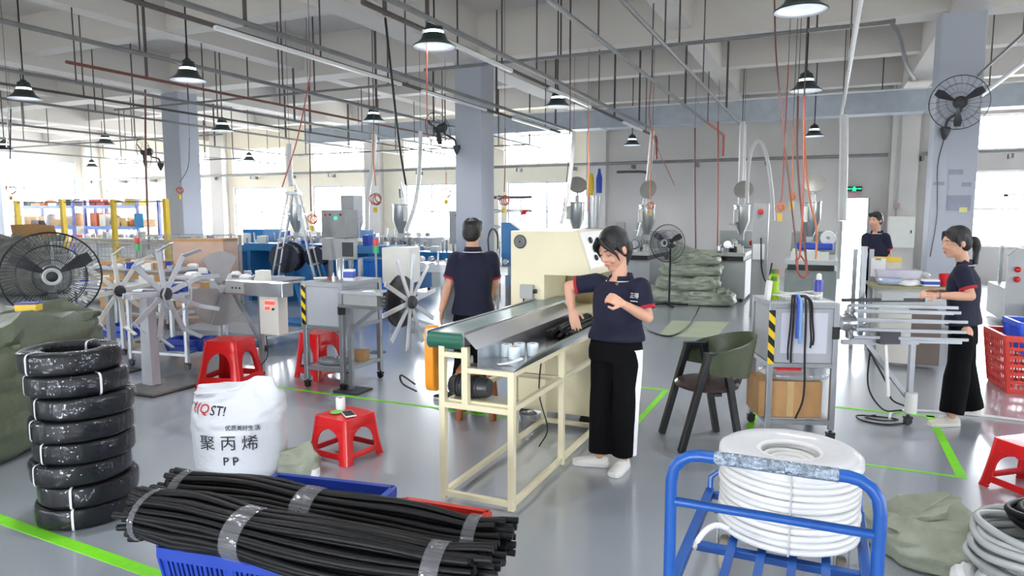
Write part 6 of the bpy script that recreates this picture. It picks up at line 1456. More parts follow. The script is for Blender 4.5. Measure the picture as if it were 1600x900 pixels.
# storage racks
rk = random.Random(21)
ORD = ['leftmost', 'second from the left', 'third from the left', 'fourth from the left', 'fifth from the left', 'sixth from the left', 'seventh from the left', 'eighth from the left', 'ninth from the left', 'tenth from the left']
RN = ['red', 'pale grey', 'brown', 'black', 'orange', 'blue-grey', 'cream', 'yellow']
RC = [(178, 52, 44), (214, 210, 204), (190, 150, 104), (70, 66, 70), (222, 118, 70), (160, 172, 190), (232, 226, 214), (210, 180, 70)]
for r_i, (x0p, x1p, lab) in enumerate(((-26.6, -23.6, 'blue-beamed storage rack loaded with boxes at the far left'), (-23.0, -20.4, 'second storage rack loaded with red goods, right of the first'))):
    Yr = 15.6; t = thing('storage_rack', lab, 'rack', (x0p, Yr, 0)); w = x1p - x0p
    for x in (0, w):
        for y in (0, 0.8): MB().bx((x - .04, y - .04, 0), (x + .04, y + .04, 2.15)).put('rack_post', mat('violet_blue_paint', (96, 104, 170), 0.4), t, smooth=0)
    for z in (0.5, 1.25, 1.95):
        MB().bx((0, -.02, z), (w, .82, z + .03)).put('rack_shelf', M_GREYPAINT, t, smooth=0)
        MB().bx((0, -.05, z - .08), (w, -.01, z + .03)).put('rack_beam', mat('rack_blue', (70, 110, 190), 0.4), t, smooth=0)
    for zi, z in enumerate((0.53, 1.28, 1.98)):
        x = 0.1; k = 0
        while x < w - 0.3:
            bw = rk.uniform(0.25, 0.5); bh = rk.uniform(0.15, 0.5) if z < 1.9 else rk.uniform(0.08, 0.25); ci = rk.randrange(8); c = RC[ci]
            q = thing('stored_carton', '%s %s, %s on the %s shelf of the %s rack' % (RN[ci], 'bag' if k % 3 == 2 else 'carton', ORD[k], ('bottom', 'middle', 'top')[zi], ('far left', 'right-hand')[r_i]), 'box', (x0p + x + bw/2, Yr + 0.35, z + 0.001), rk.uniform(-.15, .15), 'stored goods on the racks')
            m = mat('stored_%d_%d_%d' % c, c, 0.6, var=0.1)
            if k % 3 == 2: MB().loft([[V((bw/2 * kk * cos(a), 0.25 * kk * sin(a), zz)) for a in [2*pi*g/12 for g in range(12)]] for zz, kk in ((0, .8), (bh*.3, 1), (bh*.8, .85), (bh, .35))]).put('bag_body', m, q)
            else:
                MB().bx((-bw/2, -.25, 0), (bw/2, .25, bh)).put('carton_body', m, q, smooth=0); MB().bx((-bw/2 - .001, -.03, bh*.6), (bw/2 + .001, .03, bh + .002)).put('parcel_tape', M_PAPER, q, smooth=0)
            x += bw + rk.uniform(.02, .12); k += 1
q = thing('blue_sign', 'small blue sign hanging before the left windows', 'sign', (-15.389, 11.795, 1.518))
MB().cyl((0, 0, .17), (0, 0, 3.8), .004, n=5).put('suspension_wire', M_ROD, q)
MB().bx((-.16, -.01, -.18), (.16, .01, .18)).put('sign_plate', mat('sky_blue', (60, 160, 230), 0.5), q, smooth=0)
q = thing('roller_shutter', 'white slatted roller shutter at the far left edge', 'shutter', (-27.6, 14.2, 0))
for k in range(16): MB().bx((-1.6, -0.03, k * .14), (1.35, 0.03, k * .14 + .125)).put('slat', M_WHITEPL, q, smooth=0)
MB().bx((1.35, -.06, 0), (1.43, .06, 2.26)).put('guide_rail', mat('violet_blue_paint', (96, 104, 170), 0.4), q, smooth=0)

# ---------------------------------------------------------------- scraps on the tables
def scraps(cx, cy, z, w, d, n, seed, label, group):
    rnd = random.Random(seed); cnt = {}
    spots = sorted((cx + w * ((k + .5) / n - .5) + rnd.uniform(-.02, .02), cy + rnd.uniform(-d/2, d/2)) for k in range(n))
    for k, (x, y) in enumerate(spots):
        kd = rnd.random(); rz = rnd.uniform(0, 6.28)
        if kd < .4:
            nm = 'profile_offcut'; o = MB().box((0, 0, .02), (rnd.uniform(.15, .4), .03, .03)).put(nm, M_ALU, None, smooth=0, loc=(x, y, z), rz=rz)
        elif kd < .65:
            nm = 'film_scrap'; o = MB().loft([[V((.10 * kk * cos(a), .07 * kk * sin(a), zz)) for a in [2*pi*g/10 for g in range(10)]] for zz, kk in ((0, .9), (.03, 1), (.06, .6))]).put(nm, M_PAPER, None, loc=(x, y, z), rz=rz)
        elif kd < .85:
            nm = 'tape_reel'; o = MB().lathe([(.02, 0), (.05, 0), (.05, .06), (.02, .06)], 14, closed=True).put(nm, (M_BLUEPL, M_WHITEPL, M_GREYPAINT)[k % 3], None, loc=(x, y, z), rz=rz)
        else:
            nm = 'parts_box'; o = MB().box((0, 0, .05), (.14, .10, .10)).put(nm, (M_CARD, M_BLUEPL, M_OFFWHITE)[k % 3], None, smooth=0, loc=(x, y, z), rz=rz)
        cnt[nm] = cnt.get(nm, 0) + 1; kn = nm.replace('_', ' ')
        tag(o, '%s, %s %s' % (kn, ORD[min(9, cnt[nm] - 1)], label), kn.split()[-1], group + ', ' + kn)
scraps(-7.0, 6.72, 0.861, 1.5, 0.6, 18, 1, 'on the long table behind the feeder', 'clutter behind the feeder')
scraps(-9.6, 7.4, 0.861, 1.7, 0.6, 18, 2, 'on the long table behind the big fan', 'clutter behind the fan')
scraps(-6.62, 5.50, 0.821, 0.7, 0.55, 10, 3, 'on the caster table behind the star winder', 'clutter behind the star winder')
scraps(-7.95, 5.75, 0.821, 0.65, 0.55, 9, 4, 'on the caster table behind the small winder', 'clutter by the small winder')

# ---------------------------------------------------------------- hanging hoses and cords
def hose(label, pts, r, m, cat='hose', name='hanging_hose', coil=None, n=7):
    p0 = V(pts[-1]); t = thing(name, label, cat, p0)
    if pts[0][2] > 2.2 and cat != 'pole': MB().cyl(V(pts[0]) - p0 - V((0, 0, .02)), V((pts[0][0], pts[0][1], 5.34)) - p0, 0.004, n=5).put('suspension_wire', M_ROD, t)
    if name == 'hanging_hose': r = r * 0.72
    MB().tube([V(p) - p0 for p in spline(pts, n)], r, 7).put('hose_run', m, t, smooth=1.2)
    if coil:
        c, cr, cm = coil; c = V(c) - p0
        for k in range(4): MB().torus(c + V((0.012 * k, 0.012 * k, 0.02 * (k % 2))), cr * (.82 - .1 * k), max(.008, r * .6), (0.2 + .5*k, -0.9 + .2*k, 0.35 * (k - 1.5)), 18, 6).put('coil_turn', cm, t)
        MB().box(c - V((0, 0, cr + .05)), (.05, .05, .09)).put('air_coupling', M_YELLOW, t, smooth=0)
    return t
M_WHITETUBE = mat('white_tube', (222, 222, 220), 0.35, var=0.03)
M_BROWNHOSE = mat('brown_hose', (118, 78, 70), 0.5, var=0.08)
hose('brown hose falling to the tool cart, left one of the cluster', [(-0.567, 7.719, 3.834), (-0.524, 7.671, 3.254), (-0.403, 7.512, 2.374), (-0.274, 7.360, 1.518), (-0.216, 7.121, 1.134)], 0.012, M_BROWNHOSE)
hose('thin red hose left of the brown one with an orange hand grip', [(-0.467, 8.817, 3.406), (-0.469, 8.713, 2.522), (-0.470, 8.644, 1.933), (-0.485, 8.622, 1.800)], 0.010, M_REDHOSE, coil=((-0.483, 8.617, 1.749), 0.06, M_ORANGEHOSE))
hose('yellow-orange cord with an orange grip above the tool cart', [(-0.397, 9.004, 2.845), (-0.384, 8.957, 2.392), (-0.378, 8.907, 1.939)], 0.012, M_ORANGEHOSE, coil=((-0.376, 8.901, 1.879), 0.05, M_ORANGEHOSE))
hose('dark doubled hose dropping behind the tool cart', [(-0.333, 8.386, 2.970), (-0.308, 8.315, 2.270), (-0.223, 8.162, 1.571), (-0.147, 8.022, 1.028)], 0.016, M_BROWNHOSE)
hose('orange hose curving down to the grey-green extruder', [(-0.301, 9.496, 2.902), (-0.265, 9.456, 2.427), (-0.190, 9.425, 1.873), (-0.094, 9.425, 1.493), (-0.085, 9.385, 1.121)], 0.018, M_ORANGEHOSE)
hose('red looped hose end hanging over the tool cart', [(-0.249, 7.637, 2.850), (-0.204, 7.214, 1.888), (-0.201, 6.929, 1.321), (-0.230, 6.909, 1.263), (-0.203, 6.905, 1.127), (-0.148, 6.927, 1.103), (-0.148, 6.941, 1.221), (-0.200, 6.927, 1.304)], 0.012, M_REDHOSE)
hose('thick pale vertical duct pipe left of the exit sign', [(0.226, 13.989, 3.445), (0.256, 13.896, 2.531), (0.277, 13.792, 1.561)], 0.075, M_WHITETUBE, 'pipe', 'vent_pipe')
hose('white suction tube pair falling to the pale grey extruder', [(-1.676, 15.467, 3.611), (-1.653, 15.353, 2.543), (-1.652, 15.252, 1.675), (-1.826, 15.147, 1.448)], 0.055, M_WHITETUBE, 'pipe', 'suction_tube')
hose('second white suction tube beside the pair at the pale grey extruder', [(-1.681, 15.904, 3.596), (-1.649, 15.799, 2.567), (-1.629, 15.688, 1.538)], 0.045, M_WHITETUBE, 'pipe', 'suction_tube')
hose('white arched tube beside the suction tubes', [(-1.484, 15.023, 1.897), (-1.492, 15.105, 2.629), (-1.416, 15.191, 3.074), (-1.287, 15.258, 3.152), (-1.154, 15.283, 2.852), (-1.027, 15.257, 2.133), (-0.977, 15.210, 1.544)], 0.038, M_WHITETUBE, 'pipe', 'arched_tube')
hose('white suction tube slanting down to the extruder behind the fan', [(-3.404, 14.776, 3.423), (-3.439, 14.658, 2.549), (-3.528, 14.493, 1.473), (-3.578, 14.439, 1.205)], 0.05, M_WHITETUBE, 'pipe', 'suction_tube')
hose('orange air hose with a yellow grip behind the person in striped trousers', [(-3.150, 13.669, 3.353), (-3.151, 13.581, 2.607), (-3.135, 13.513, 1.961)], 0.018, M_ORANGEHOSE, coil=((-3.129, 13.501, 1.837), 0.09, M_ORANGEHOSE))
hose('straight red hose hanging before the plain wall', [(-2.288, 16.310, 3.744), (-2.232, 16.185, 2.460), (-2.180, 16.034, 0.961)], 0.022, M_REDHOSE)
hose('brown cable dropping before the plain wall left of the red hose', [(-2.753, 16.084, 3.602), (-2.697, 15.959, 2.317), (-2.621, 15.826, 0.890)], 0.025, M_BROWNHOSE)
hose('long thin red hose above the orange grip behind the person in striped trousers', [(-2.859, 12.227, 4.050), (-2.830, 12.136, 3.167), (-2.613, 13.226, 2.214)], 0.010, M_REDHOSE)
hose('thin red cord hanging from the pipe above the cream machine', [(-3.138, 8.780, 3.954), (-3.098, 8.711, 3.208), (-3.149, 8.823, 2.480), (-3.255, 8.907, 1.718)], 0.010, M_BROWNHOSE)
hose('orange-white cord down to the yellow bag above the cream machine', [(-3.837, 11.721, 3.498), (-3.784, 11.629, 2.504), (-3.770, 11.545, 1.730)], 0.014, M_ORANGEHOSE)
hose('grey flexible tube falling left of the cream machine', [(-4.212, 12.065, 3.171), (-4.232, 11.969, 2.423), (-4.291, 11.875, 1.848), (-4.360, 11.803, 1.502)], 0.035, M_WHITETUBE, 'pipe', 'suction_tube')
hose('black cable slanting from the ceiling pipe past the lamp', [(-4.270, 6.255, 3.710), (-4.415, 6.569, 3.179), (-4.646, 7.048, 2.505), (-4.778, 7.376, 2.047)], 0.014, M_BLACK, 'cable', 'hanging_cable')
hose('thin red cord left of the centre column', [(-3.863, 6.406, 3.432), (-4.053, 6.708, 2.970), (-4.238, 7.017, 2.559)], 0.009, M_REDHOSE)
hose('red slanting cord above the step ladder', [(-6.194, 7.345, 3.473), (-6.591, 7.519, 2.714), (-7.039, 7.681, 2.063)], 0.012, M_REDHOSE)
hose('white hose curving down left of the centre column', [(-6.798, 11.010, 3.183), (-6.786, 10.928, 2.429), (-6.835, 10.838, 1.849), (-6.963, 10.723, 1.362)], 0.04, M_WHITETUBE, 'pipe', 'suction_tube')
hose('orange and white hose falling behind the control cabinet', [(-7.561, 10.659, 3.125), (-7.567, 10.589, 2.545), (-7.621, 10.510, 2.081), (-7.612, 10.433, 1.385)], 0.045, M_WHITETUBE, 'pipe', 'suction_tube')
hose('orange cord before the windows left of the white hose', [(-7.334, 10.322, 3.135), (-7.327, 10.279, 2.742), (-7.261, 10.243, 2.180)], 0.02, M_ORANGEHOSE, coil=((-7.260, 10.214, 1.933), 0.13, M_REDHOSE))
hose('red coil hanging below the lid left of the centre column', [(-6.541, 11.483, 2.453), (-6.530, 11.459, 2.214)], 0.014, M_REDHOSE, coil=((-6.524, 11.445, 2.070), 0.11, M_REDHOSE))
hose('red coil hanging right of the centre column', [(-4.925, 10.632, 3.104), (-4.898, 10.571, 2.469), (-4.889, 10.525, 2.046)], 0.012, M_BROWNHOSE, coil=((-4.882, 10.511, 1.897), 0.10, M_REDHOSE))
hose('orange coil on twin cords right of the ladder', [(-7.874, 9.271, 2.840), (-7.834, 9.209, 2.151), (-7.806, 9.172, 1.728)], 0.016, M_BROWNHOSE, coil=((-7.790, 9.163, 1.590), 0.10, M_ORANGEHOSE))
hose('brown pole rising behind the signal tower', [(-11.766, 9.307, 4.009), (-11.692, 9.173, 2.573), (-11.569, 9.046, 1.017)], 0.018, M_BROWNHOSE, 'pole', 'service_pole')
hose('red coil on the left column', [(-13.163, 11.474, 3.399), (-13.161, 11.399, 2.752), (-13.316, 11.287, 2.393)], 0.010, M_BLACK, coil=((-13.321, 11.263, 2.206), 0.09, M_REDHOSE))
hose('black cord with a red coil at the far left edge', [(-16.216, 9.499, 3.954), (-16.186, 9.400, 2.987), (-16.159, 9.339, 2.366)], 0.016, M_BLACK, coil=((-16.152, 9.323, 2.200), 0.12, M_REDHOSE))
hose('thin pale pole beside the mid pipes at the left', [(-11.931, 6.954, 3.397), (-11.930, 6.878, 2.738)], 0.012, M_WHITETUBE)
hose('grey slanting tube above the ladder top', [(-8.541, 9.528, 2.890), (-8.523, 9.488, 2.482), (-8.479, 9.472, 2.172)], 0.05, M_WHITETUBE, 'pipe', 'suction_tube')
hose('black cable drooping on the floor behind the person in striped trousers', [(-2.699, 10.665, 0.012), (-2.231, 9.748, 0.012), (-1.893, 9.440, 0.012), (-1.790, 10.069, 0.012), (-1.856, 11.269, 0.012), (-2.027, 12.826, 0.012)], 0.012, M_BLACK, 'cable', 'floor_cable')
hose('thin black cord running down the right column', [(1.633, 12.244, 2.908), (1.534, 12.139, 2.386), (1.489, 12.052, 1.817), (1.407, 11.932, 1.106)], 0.012, M_BLACK, 'cable', 'hanging_cable')
# ================================================================ PEOPLE
def cap(b, p, q, r0, r1, n=12):
    """tapered limb segment with rounded ends"""
    p, q = V(p), V(q); d = q - p; L_ = d.length
    d = d / L_ if L_ > 1e-6 else V((0, 0, 1))
    pts, rs = [], []
    for k in range(4):
        a = pi / 2 * (k + 0.35) / 4; pts.append(p - d * r0 * cos(a)); rs.append(r0 * sin(a))
    pts += [p, q]; rs += [r0, r1]
    for k in range(3, -1, -1):
        a = pi / 2 * (k + 0.35) / 4; pts.append(q + d * r1 * cos(a)); rs.append(r1 * sin(a))
    return b.tube(pts, rs, n)
HS = [1.0]                                                   # head size of the figure being built
def ell(b, c, axes, r, n=14, m=9):
    r = tuple(q * HS[0] for q in r)
    rings = []
    for i in range(1, m):
        t = pi * i / m
        rings.append([V(c) + axes[0] * (r[0]*sin(t)*cos(2*pi*k/n)) + axes[1] * (r[1]*sin(t)*sin(2*pi*k/n)) + axes[2] * (-r[2]*cos(t)) for k in range(n)])
    return b.loft(rings)
def rings_loft(b, rows, n=20, e=2.4):
    """rows: (centre, side axis, front axis, half width, half depth)"""
    R_ = []
    for c, A, B, a, d in rows:
        ring = []
        for k in range(n):
            t = 2 * pi * k / n; x, y = cos(t), sin(t)
            ring.append(V(c) + A * (a * math.copysign(abs(x) ** (2/e), x)) + B * (d * math.copysign(abs(y) ** (2/e), y)))
        R_.append(ring)
    return b.loft(R_)
def fuse(b, name, m, parent, voxel, smooth_it=6, base=(0, 0, 0), label=None):
    """joins the shapes into one continuous skin"""
    me = bpy.data.meshes.new(name); o = V(base)
    me.from_pydata([tuple(V(p) - o) for p in b.v], [], b.f); me.update(); me.materials.append(m)
    ob = bpy.data.objects.new(name, me); col.objects.link(ob)
    md = ob.modifiers.new('skin', 'REMESH'); md.mode = 'VOXEL'; md.voxel_size = voxel; md.use_smooth_shade = True
    sm = ob.modifiers.new('soft', 'SMOOTH'); sm.factor = 0.5; sm.iterations = smooth_it
    bpy.context.view_layer.update()
    dg = bpy.context.evaluated_depsgraph_get()
    me2 = bpy.data.meshes.new_from_object(ob.evaluated_get(dg)); bpy.data.objects.remove(ob); bpy.data.meshes.remove(me)
    me2.name = name; me2.shade_smooth(); me2.materials.clear(); me2.materials.append(m)
    r_ = link(name, me2, parent)
    if label: r_['label'] = label
    return r_
def hand(b, wrist, d, nrm, thumb_side, curl=0.5, s=1.0, spread=0.02):
    """palm and five bent fingers; d points along the fingers, nrm out of the back of the hand"""
    d = V(d).normalized(); nrm = V(nrm); nrm = (nrm - d * nrm.dot(d)).normalized(); side = d.cross(nrm) * thumb_side
    w = V(wrist)
    rings_loft(b, [(w + d * 0.0 * s, side, nrm, 0.024 * s, 0.018 * s), (w + d * 0.04 * s, side, nrm, 0.034 * s, 0.016 * s), (w + d * 0.08 * s, side, nrm, 0.038 * s, 0.013 * s), (w + d * 0.092 * s, side, nrm, 0.036 * s, 0.010 * s)], 14)
    for k, (o, L_) in enumerate(((0.029, 0.068), (0.010, 0.076), (-0.010, 0.070), (-0.028, 0.055))):
        p = w + d * 0.086 * s + side * o * s; ang = 0.0; dirv = (d + side * (spread * (1.5 - k))).normalized(); r = 0.0088 * s
        for j, f in enumerate((0.45, 0.32, 0.23)):
            ang += curl * (0.8 if j == 0 else 1.0)
            v = dirv * cos(ang) - nrm * sin(ang)
            q = p + v * L_ * s * f
            cap(b, p, q, r, r * 0.9, 8); p = q; r *= 0.9
    p = w + d * 0.028 * s + side * 0.026 * s; q = p + (d * 0.6 + side * 0.75 - nrm * 0.25 * (1 + curl)).normalized() * 0.040 * s
    cap(b, p, q, 0.0135 * s, 0.0105 * s, 8); cap(b, q, q + (d * 0.95 + side * (0.3 - curl * 0.4) - nrm * 0.3 * curl).normalized() * 0.032 * s, 0.0102 * s, 0.0085 * s, 8)
def head_shapes(b, c, F, U):
    F = V(F).normalized(); U = V(U); U = (U - F * U.dot(F)).normalized(); L_ = U.cross(F); ax = (L_, F, U)
    k_ = HS[0]; P = lambda l, f, u: V(c) + (L_ * l + F * f + U * u) * k_
    ell(b, P(0, -0.005, 0.030), ax, (0.074, 0.092, 0.088)); ell(b, P(0, 0.026, -0.035), ax, (0.059, 0.064, 0.080))
    ell(b, P(0, 0.060, -0.092), ax, (0.027, 0.024, 0.020))
    for s in (-1, 1):
        ell(b, P(s * 0.033, 0.058, -0.032), ax, (0.027, 0.028, 0.030)); ell(b, P(s * 0.074, -0.008, -0.008), ax, (0.009, 0.019, 0.031))
        ell(b, P(s * 0.030, 0.072, 0.008), ax, (0.016, 0.014, 0.011))
    cap(b, P(-0.034, 0.072, 0.026), P(0.034, 0.072, 0.026), 0.014, 0.014, 8)
    cap(b, P(0, 0.086, 0.012), P(0, 0.104, -0.024), 0.008, 0.0115, 8); cap(b, P(-0.011, 0.092, -0.030), P(0.011, 0.092, -0.030), 0.008, 0.008, 8)
    ell(b, P(0, 0.082, -0.057), ax, (0.022, 0.013, 0.012)); ell(b, P(0, 0.080, -0.069), ax, (0.020, 0.012, 0.009))
    return P, ax
def face_marks(body, P, ax, looking_down=False):
    for s in (-1, 1):
        MB().tube([P(s * 0.016, 0.0935, 0.027), P(s * 0.032, 0.088, 0.032), P(s * 0.046, 0.076, 0.027)], [0.0022, 0.0034, 0.0018], 6).put('eyebrow', M_HAIR, body)
        if looking_down:
            MB().tube([P(s * 0.016, 0.0855, 0.0), P(s * 0.031, 0.0845, -0.004), P(s * 0.046, 0.074, 0.0)], [0.0012, 0.002, 0.0012], 6).put('eyelashes', M_HAIR, body)
        else:
            e = ell(MB(), P(s * 0.031, 0.0765, 0.005), ax, (0.0115, 0.0095, 0.0050)).put('eye', M_WHITEPL, body)
            ell(MB(), P(s * 0.031, 0.0805, 0.005), ax, (0.0058, 0.0062, 0.0052)).put('iris', M_HAIR, e)
    mm = MB(); ell(mm, P(0, 0.0925, -0.0565), ax, (0.019, 0.006, 0.0042)); mm.put('upper_lip', M_LIP, body)
    mm = MB(); ell(mm, P(0, 0.0895, -0.0665), ax, (0.017, 0.006, 0.005)); mm.put('lower_lip', M_LIP, body)
M_LIP = mat('lip', (184, 104, 98), 0.45, var=0.03)
M_REDTRIM = mat('red_trim', (170, 30, 48), 0.8)
M_WHITETRIM = mat('white_trim', (235, 235, 240), 0.8)
M_SHOEW = mat('white_shoe_leather', (232, 230, 226), 0.45, var=0.03)
M_SHOEB = mat('beige_shoe_mesh', (216, 208, 196), 0.6, var=0.06)
M_SOLE = mat('white_rubber_sole', (226, 226, 222), 0.5, var=0.02)
def shoe(body, ankle, d, m, m_sole, L_=0.255, lace=True, name='shoe'):
    """shoe along horizontal direction d, heel under the ankle"""
    d = V((d[0], d[1], 0)).normalized(); a = V((-d.y, d.x, 0)); o = V((ankle[0], ankle[1], 0)) - d * 0.06; U = V((0, 0, 1))
    prof = [(0.0, 0.030, 0.075), (0.02, 0.036, 0.085), (0.07, 0.038, 0.088), (0.11, 0.038, 0.078), (0.15, 0.042, 0.062), (0.19, 0.044, 0.052), (0.225, 0.040, 0.045), (0.25, 0.026, 0.038)]
    rings = []
    for x, w, h in prof:
        x = x * L_ / 0.255
        rings.append([o + d * x + a * (w * cos(t)) + U * (0.022 + max(0, sin(t)) * (h - 0.022)) for t in [pi * k / 10 for k in range(11)]] + [o + d * x + a * (w * cos(t)) + U * 0.021 for t in (pi + 0.6, 2 * pi - 0.6)])
    s = MB().loft(rings).put(name, m, body, smooth=1.0)
    out = [(0.0, 0.031), (0.03, 0.039), (0.08, 0.040), (0.14, 0.044), (0.19, 0.047), (0.23, 0.042), (0.255, 0.026)]
    poly = [o + d * (x * L_ / .255 - 0.004) + a * w + U * 0.001 for x, w in out] + [o + d * (x * L_ / .255 - 0.004) - a * w + U * 0.001 for x, w in reversed(out)]
    MB().prism(poly, (0, 0, 0.026)).put('sole', m_sole, s, bevel=0.005)
    if lace:
        for k in range(4):
            x = (0.10 + 0.022 * k) * L_ / 0.255; h = 0.082 - 0.0085 * k
            MB().tube([o + d * x + a * 0.022 + U * (h - 0.01), o + d * (x + 0.006) + U * (h + 0.004), o + d * (x + 0.01) - a * 0.022 + U * (h - 0.01)], 0.003, 5).put('lace', M_SOLE, s)
    return s
def person(label, J, F, sex, group=None, voxel=0.006, pants_stripe=False, shoe_m=None, sole_m=None, look_down=False, hair='pony', face=True, hands=None, flare=1.0, sleeve_t=0.72, deep=1.0, hs=1.05):
    HS[0] = hs
    F = V(F).normalized(); U = V((0, 0, 1)); J = {k: V(v) for k, v in J.items()}
    A = (J['shL'] - J['shR']); A.z = 0; A.normalize(); hipc = (J['hipL'] + J['hipR']) / 2; neck = J['neck']
    f = 1.0 if sex == 'f' else 1.13
    spine = lambda t: hipc.lerp(neck, t)
    b = MB()
    rows = [(-0.10, .10, .09), (0.0, .150, .108), (0.16, .142, .10), (0.36, .122, .088), (0.58, .138, .10), (0.78, .145, .10), (0.90, .12, .082), (0.97, .075, .06), (1.03, .045, .045)]
    rings_loft(b, [(spine(t), A, F, a * f, d * f) for t, a, d in rows])
    hf, hu = J['headF'], J['headU']
    P, ax = head_shapes(b, J['head'], hf, hu)
    cap(b, spine(0.95), P(0, -0.025, -0.05), 0.052 * f, 0.047 * f)
    for s in 'LR':
        cap(b, J['sh' + s], J['el' + s], 0.044 * f, 0.036 * f); cap(b, J['el' + s], J['el' + s].lerp(J['wr' + s], 0.35), 0.036 * f, 0.037 * f); cap(b, J['el' + s].lerp(J['wr' + s], 0.35), J['wr' + s], 0.037 * f, 0.025 * f)
        cap(b, J['hip' + s], J['kn' + s], 0.070, 0.050); cap(b, J['kn' + s], J['an' + s], 0.048, 0.034)
        if hands and s in hands:
            dv, nv, ts, cu = hands[s]; hand(b, J['wr' + s], dv, nv, ts, cu, 0.97 if sex == 'f' else 1.06)
    base = V((hipc.x, hipc.y, 0))
    root = fuse(b, 'person', M_SKIN, None, voxel, 5, base)
    root.location = base; tag(root, label, 'person', group)
    class PP: pass
    def put(bb, name, m, vox=0.009, it=6, label=None): return fuse(bb, name, m, root, vox, it, base, label)
    def raw(bb, name, m, parent=root, smooth=0.8):
        bb.v = [tuple(V(p) - base) for p in bb.v]; return bb.put(name, m, parent, smooth=smooth)
    # polo shirt
    b = MB()
    rows = [(0.13, .178, .138 * deep), (0.20, .176, .136 * deep), (0.30, .160, .124 * deep), (0.40, .150, .116 * deep), (0.60, .160, .126 * deep), (0.78, .166, .118 * deep), (0.90, .140, .096), (0.965, .088, .072)]
    rings_loft(b, [(spine(t), A, F, a * f, d * f) for t, a, d in rows])
    ends = []
    for s in 'LR':
        e = J['sh' + s].lerp(J['el' + s], sleeve_t); inner = J['sh' + s].lerp(spine(0.82), 0.25)
        cap(b, inner, J['sh' + s], 0.062 * f, 0.064 * f); b.tube([J['sh' + s], e], [0.066 * f, 0.062 * f], 14); ends.append((J['sh' + s], e))
    shirt = put(b, 'polo_shirt', M_NAVY, 0.009, 5)
    for p, e in ends:
        d = (e - p).normalized()
        raw(MB().tube([e - d * 0.016, e + d * 0.004], 0.0645 * f, 18), 'sleeve_trim', M_REDTRIM, shirt)
    # collar: a folded band with a white stripe
    cn = spine(0.985); rr = []
    for k in range(15):
        t = R(118 + 304 * k / 14); v = A * cos(t) + F * sin(t)
        c = cn + v * 0.058 * f - F * 0.004; up_ = 0.018 if sin(t) < 0.3 else 0.0
        rr.append([c + U * (0.022 + up_), c + v * 0.008 + U * (0.026 + up_), c + v * 0.030 - U * 0.022, c + v * 0.024 - U * 0.026])
    collar = raw(MB().loft(rr), 'collar', M_NAVY, shirt)
    raw(MB().tube([q[2] + (q[1] - q[2]) * 0.25 + V((0, 0, 0.002)) + (q[2] - cn).normalized() * 0.002 for q in rr], 0.0034, 5), 'collar_stripe', M_WHITETRIM, shirt)
    # trousers
    b = MB()
    rings_loft(b, [(spine(t), A, F, a * f, d * f) for t, a, d in ((0.24, .140, .104), (0.12, .160, .120), (0.0, .170, .128), (-0.16, .164, .126))])
    for s in 'LR':
        k, an = J['kn' + s], J['an' + s]
        b.tube([J['hip' + s] - U * 0.03, J['hip' + s].lerp(k, 0.3), J['hip' + s].lerp(k, 0.7), k, k.lerp(an, 0.5), an + U * 0.02], [0.086, 0.092, 0.082, 0.073 * flare, 0.070 * flare, 0.068 * flare], 16)
    tr = put(b, 'trousers', M_TROUSER, 0.010, 6)
    if pants_stripe:
        h_, k, an = J['hipL'], J['knL'], J['anL']; b = MB(); sd = (A * 0.9 - F * 0.15).normalized(); bk = F
        rows = []
        for p, r in ((h_ - U * 0.0, 0.090), (h_.lerp(k, 0.35), 0.090), (h_.lerp(k, 0.7), 0.086), (k, 0.080), (k.lerp(an, 0.5), 0.0775), (an + U * 0.03, 0.0755)):
            rows.append([p + sd * (r * cos(t) * 1.03) + bk * (r * sin(t) * 1.03) for t in (-0.42, -0.2, 0, 0.2, 0.42)] + [p + sd * (r * cos(t) * 0.9) + bk * (r * sin(t) * 0.9) for t in (0.42, 0.2, 0, -0.2, -0.42)])
        raw(b.loft(rows), 'side_stripe', M_WHITETRIM, tr)
    for s in 'LR':
        an = J['an' + s]; dd = J['ft' + s]
        q = shoe(root, (an.x - base.x, an.y - base.y, 0), dd, shoe_m or M_SHOEW, sole_m or M_SOLE, 0.245 if sex == 'f' else 0.27)
    # hair
    b = MB(); hc = lambda l, f_, u: P(l, f_, u)
    ell(b, hc(0, -0.016, 0.046), ax, (0.088, 0.098, 0.090)); ell(b, hc(0, -0.050, 0.0), ax, (0.083, 0.062, 0.084))
    if sex == 'f':
        for s in (-1, 1):
            cap(b, hc(s * 0.066, 0.030, 0.058), hc(s * 0.079, 0.020, -0.02), 0.018, 0.010, 8)
            cap(b, hc(s * 0.02, 0.072, 0.088), hc(s * 0.062, 0.062, 0.03), 0.018, 0.014, 8)
    else:
        cap(b, hc(-0.05, 0.045, 0.088), hc(0.05, 0.045, 0.088), 0.030, 0.030, 8)
    hr = put(b, 'hair', M_HAIR, 0.007, 4)
    if hair == 'low':
        c0 = hc(0, -0.105, -0.01); pts = [c0, c0 - U * 0.035 - ax[1] * 0.018, c0 - U * 0.09 - ax[1] * 0.012, c0 - U * 0.15]
        raw(MB().tube(spline(pts, 6), [0.022 + 0.020 * sin(pi * min(1, (k + 2) / 18)) for k in range(19)], 12), 'ponytail', M_HAIR, hr)
        raw(MB().torus(c0, 0.024, 0.009, ax[1]), 'hair_tie', mat('dark_red_tie', (92, 26, 34), 0.7), hr)
        for s in (-1, 1):
            raw(MB().tube(spline([hc(0.01 * s, 0.085, 0.100), hc(0.045 * s, 0.094, 0.06), hc(0.070 * s, 0.062, 0.0), hc(0.072 * s, 0.05, -0.05)], 5), [0.020 - 0.0011 * k for k in range(16)], 8), 'fringe_lock', M_HAIR, hr)
